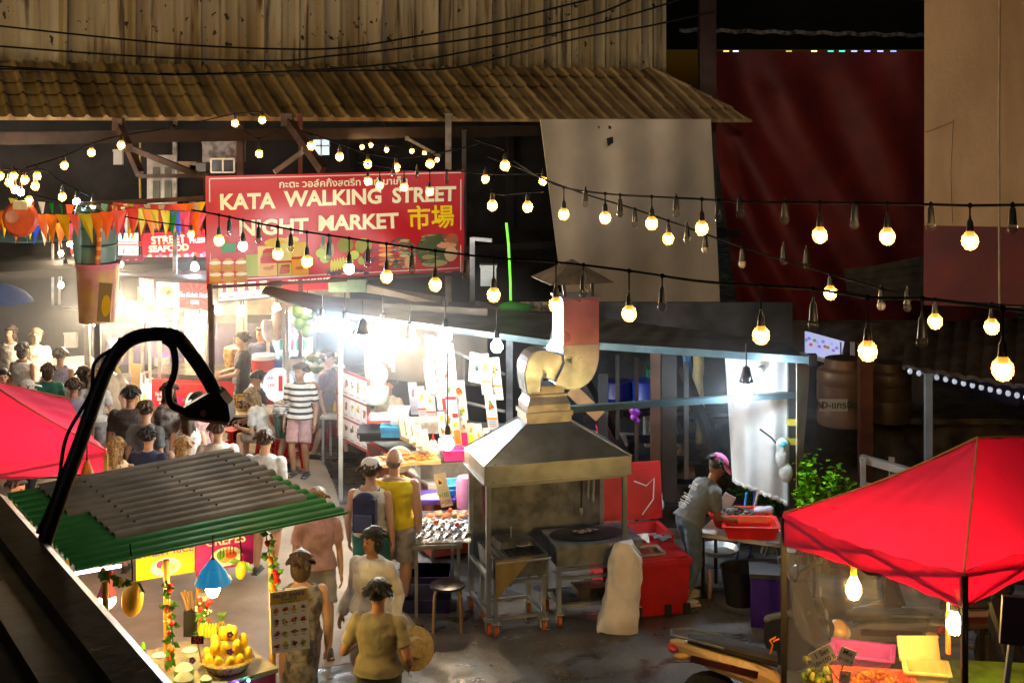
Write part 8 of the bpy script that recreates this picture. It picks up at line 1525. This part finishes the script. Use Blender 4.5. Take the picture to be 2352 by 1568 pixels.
person('walking person half hidden behind the white table post', *PZ(752, 1052, 0)[:2], face=75, H=1.68, feet=((-.1, -.2), (.1, .3)), top=('tee', cloth('dusty_violet', (.2, .15, .22))), bot=('shorts', cloth('dark_sand', (.22, .16, .12))), hair=('short', 'brown'), skin='light')
pp('young cook in a black t-shirt turned left behind the kebab spit', 557, 766, 1.74, face=-80, top=('tee', DRK), bot=('trousers', DRK), hair=('short', 'black'), skin='light', lw=(-.2, .35, .1), rw=(.2, .35, .1))
pp('shadowy vendor in dark blue behind the young cook', 600, 752, 1.70, face=-20, top=('long', NAVY), bot=('trousers', DRK), hair=('short', 'black'), skin='tan')
pp('vendor in a white apron inside the awning stall behind the rice cooker', 893, 868, 1.62, face=-30, top=('tee', CRE), bot=('trousers', LGRY), hair=('short', 'black'), skin='tan')
# people below the flood light
pp('person in white t-shirt seen from behind, dark hair, under the flood light', 500, 968, 1.70, face=185, top=('tee', W_), bot=('shorts', DEN), hair=('short', 'brown'), skin='light', build=1.1)
pp('person in pale bluish shirt seen from behind right of the flood light', 608, 992, 1.72, face=170, top=('tee', cloth('pale_blue', (.55, .6, .66))), bot=('shorts', LGRY), hair=('short', 'brown'), skin='light', build=1.15)
pp('woman in a grey patterned sleeveless dress before the kebab counter', 388, 882, 1.72, face=10, top=('dress', PAT), bot=(None, None), hair=('long', 'brown'), skin='tan', build=1.05)
pp('man in a dark brown t-shirt seen from behind beside the kebab panels', 300, 890, 1.78, face=190, top=('tee', cloth('dark_brown', (.05, .03, .028))), bot=('shorts', DRK), hair=('short', 'black'), skin='tan', build=1.25)
pp('blond long haired person close to the arm of the flood light', 268, 1010, 1.6, face=180, top=('tank', CRE), bot=('shorts', DEN), hair=('long', 'blond'), skin='light'); pp('blond long haired person just above the grey corrugated roof', 422, 1008, 1.6, face=185, top=('strapless', BLUSH), bot=('shorts', DEN), hair=('long', 'blond'), skin='light')
pp('bald headed short person just above the grey corrugated roof', 390, 1040, 1.35, face=175, top=('tee', cloth('orange', (.7, .2, .04))), bot=('shorts', DRK), hair=('bald', 'blond'), skin='light')
# fill of the crowd between the stalls
for lb, px, hy, H, fc, tp, bt, hr in (('man in a grey t-shirt walking away near the kebab panels', 335, 925, 1.74, 165, ('tee', GRY), ('shorts', DEN), ('short', 'brown')), ('woman in a white tank top with brown hair in the middle of the lane', 432, 940, 1.64, 195, ('tank', W_), ('shorts', DEN), ('long', 'brown')), ('person in navy t-shirt between the two blond long haired persons', 340, 985, 1.68, 172, ('tee', NAVY), ('shorts', LGRY), ('short', 'black')), ('woman in a blush top close to the red plastic stools', 455, 905, 1.6, 30, ('tee', BLUSH), ('skirt', W_), ('bob', 'black')), ('tall man in a cream shirt behind the lilac shirt person', 245, 815, 1.82, 20, ('tee', CRE), ('trousers', LGRY), ('short', 'grey')), ('person in a teal t-shirt between the left tables', 110, 838, 1.6, 200, ('tee', TEALC), ('shorts', DRK), ('bob', 'brown')), ('walker in pale pink on the lane right of the green roof tip', 730, 1128, 1.66, 15, ('tee', BLUSH), ('shorts', LGRY), ('long', 'blond'))):
    pp(lb, px, hy, H, face=fc, top=tp, bot=bt, hair=hr, skin='light', feet=((-.1, -.12), (.1, .16)))
# left crowd
pp('woman with dark bun in a white tank top, seen from behind', 52, 790, 1.66, face=165, top=('tank', W_), bot=('shorts', W_), hair=('bob', 'black'), skin='tan'); pp('woman in a floral white blouse with sunglasses on her head', 82, 758, 1.68, face=20, top=('tee', FLOR), bot=('skirt', W_), hair=('bob', 'blond'), skin='light', lw=(-.1, .25, .1)); pp('woman in a white top at the far left with dark skirt', 24, 752, 1.64, face=-10, top=('tank', W_), bot=('skirt', DRK), hair=('long', 'brown'), skin='light')
pp('woman in a lilac strapless dress with a thin bag strap, seen from behind', 138, 802, 1.68, face=178, top=('dress', LIL), bot=(None, None), hair=('short', 'grey'), skin='light'); pp('dark haired person in a lilac shirt with shoulder strap, seen from behind', 170, 872, 1.66, face=200, top=('tee', LIL), bot=('trousers', DRK), hair=('short', 'brown'), skin='tan', build=1.1)
pp('long brown haired person in cream between the lilac dress and the blond one', 192, 845, 1.62, face=180, top=('tee', CRE), bot=('shorts', CRE), hair=('long', 'brown'), skin='light'); pp('short blond person in white left of the flood light arm', 218, 852, 1.6, face=190, top=('tee', W_), bot=('shorts', LGRY), hair=('short', 'blond'), skin='light')
pp('person in a white cap and violet shirt above the pink tent', 62, 880, 1.66, face=120, top=('tee', LIL), bot=('trousers', DRK), hair=('short', 'grey'), hat=('cap', W_), skin='light'); pp('ginger bearded man at the far left above the pink tent', 4, 850, 1.7, face=30, top=('tee', BLUSH), bot=('shorts', DRK), hair=('short', 'black'), skin='light', build=1.2); pp('tall shadowy person in dark violet at the far left', 8, 690, 1.8, face=60, top=('tee', cloth('dim_violet', (.05, .04, .08))), bot=('trousers', DRK), hair=('short', 'brown'), skin='tan')
# bag and hat carried by the khaki person
ht = thing('hat', 'straw hat held by the person in the khaki t-shirt', 'hat', (-.86, 12.25, .95)); MB().lathe([(0, .1), (.08, .09), (.1, .02), (.19, 0), (.19, -.01), (.1, .0)], n=24).build('straw', mat('straw_hat', (.6, .45, .2), .7, 0, .2, 30), ht, world=False); ht.rotation_euler = (1.0, .9, 0)
# ---------------------------------------------------------------- grill haze thickened for lamp glow, more added around the worker's lamp
hm = bpy.data.materials.new('lamp_glow_smoke'); hm.use_nodes = True; N = hm.node_tree.nodes; L = hm.node_tree.links
N.remove(N['Principled BSDF']); pv = N.new('ShaderNodeVolumePrincipled'); pv.inputs['Color'].default_value = (.90, .94, 1, 1); pv.inputs['Anisotropy'].default_value = .45; pv.inputs['Density'].default_value = .02
tc = N.new('ShaderNodeTexCoord'); gr_ = N.new('ShaderNodeTexGradient'); gr_.gradient_type = 'SPHERICAL'; L.new(tc.outputs['Object'], gr_.inputs[0])
mu = N.new('ShaderNodeMath'); mu.operation = 'MULTIPLY'; mu.inputs[1].default_value = .08; L.new(gr_.outputs['Fac'], mu.inputs[0]); L.new(mu.outputs[0], pv.inputs['Density'])
L.new(pv.outputs[0], N['Material Output'].inputs['Volume'])
for lb, c, s_ in (('glow_smoke', (2.75, 16.3, 2.3), (1.3, 1.0, 1.1)), ('glow_smoke', (-1.6, 19.2, 2.3), (2.6, 2.6, 1.5)), ('glow_smoke', (-5.9, 23.4, 2.0), (3.6, 2.8, 1.7))):
    o = MB().ball((0, 0, 0), 1.0, 24, 14).build(lb, hm, world=True); o.location = c; o.scale = s_; o.data.transform(Matrix.Translation((0, 0, -1))); tag(o, kind='stuff')
bpy.data.scenes.remove(TS)
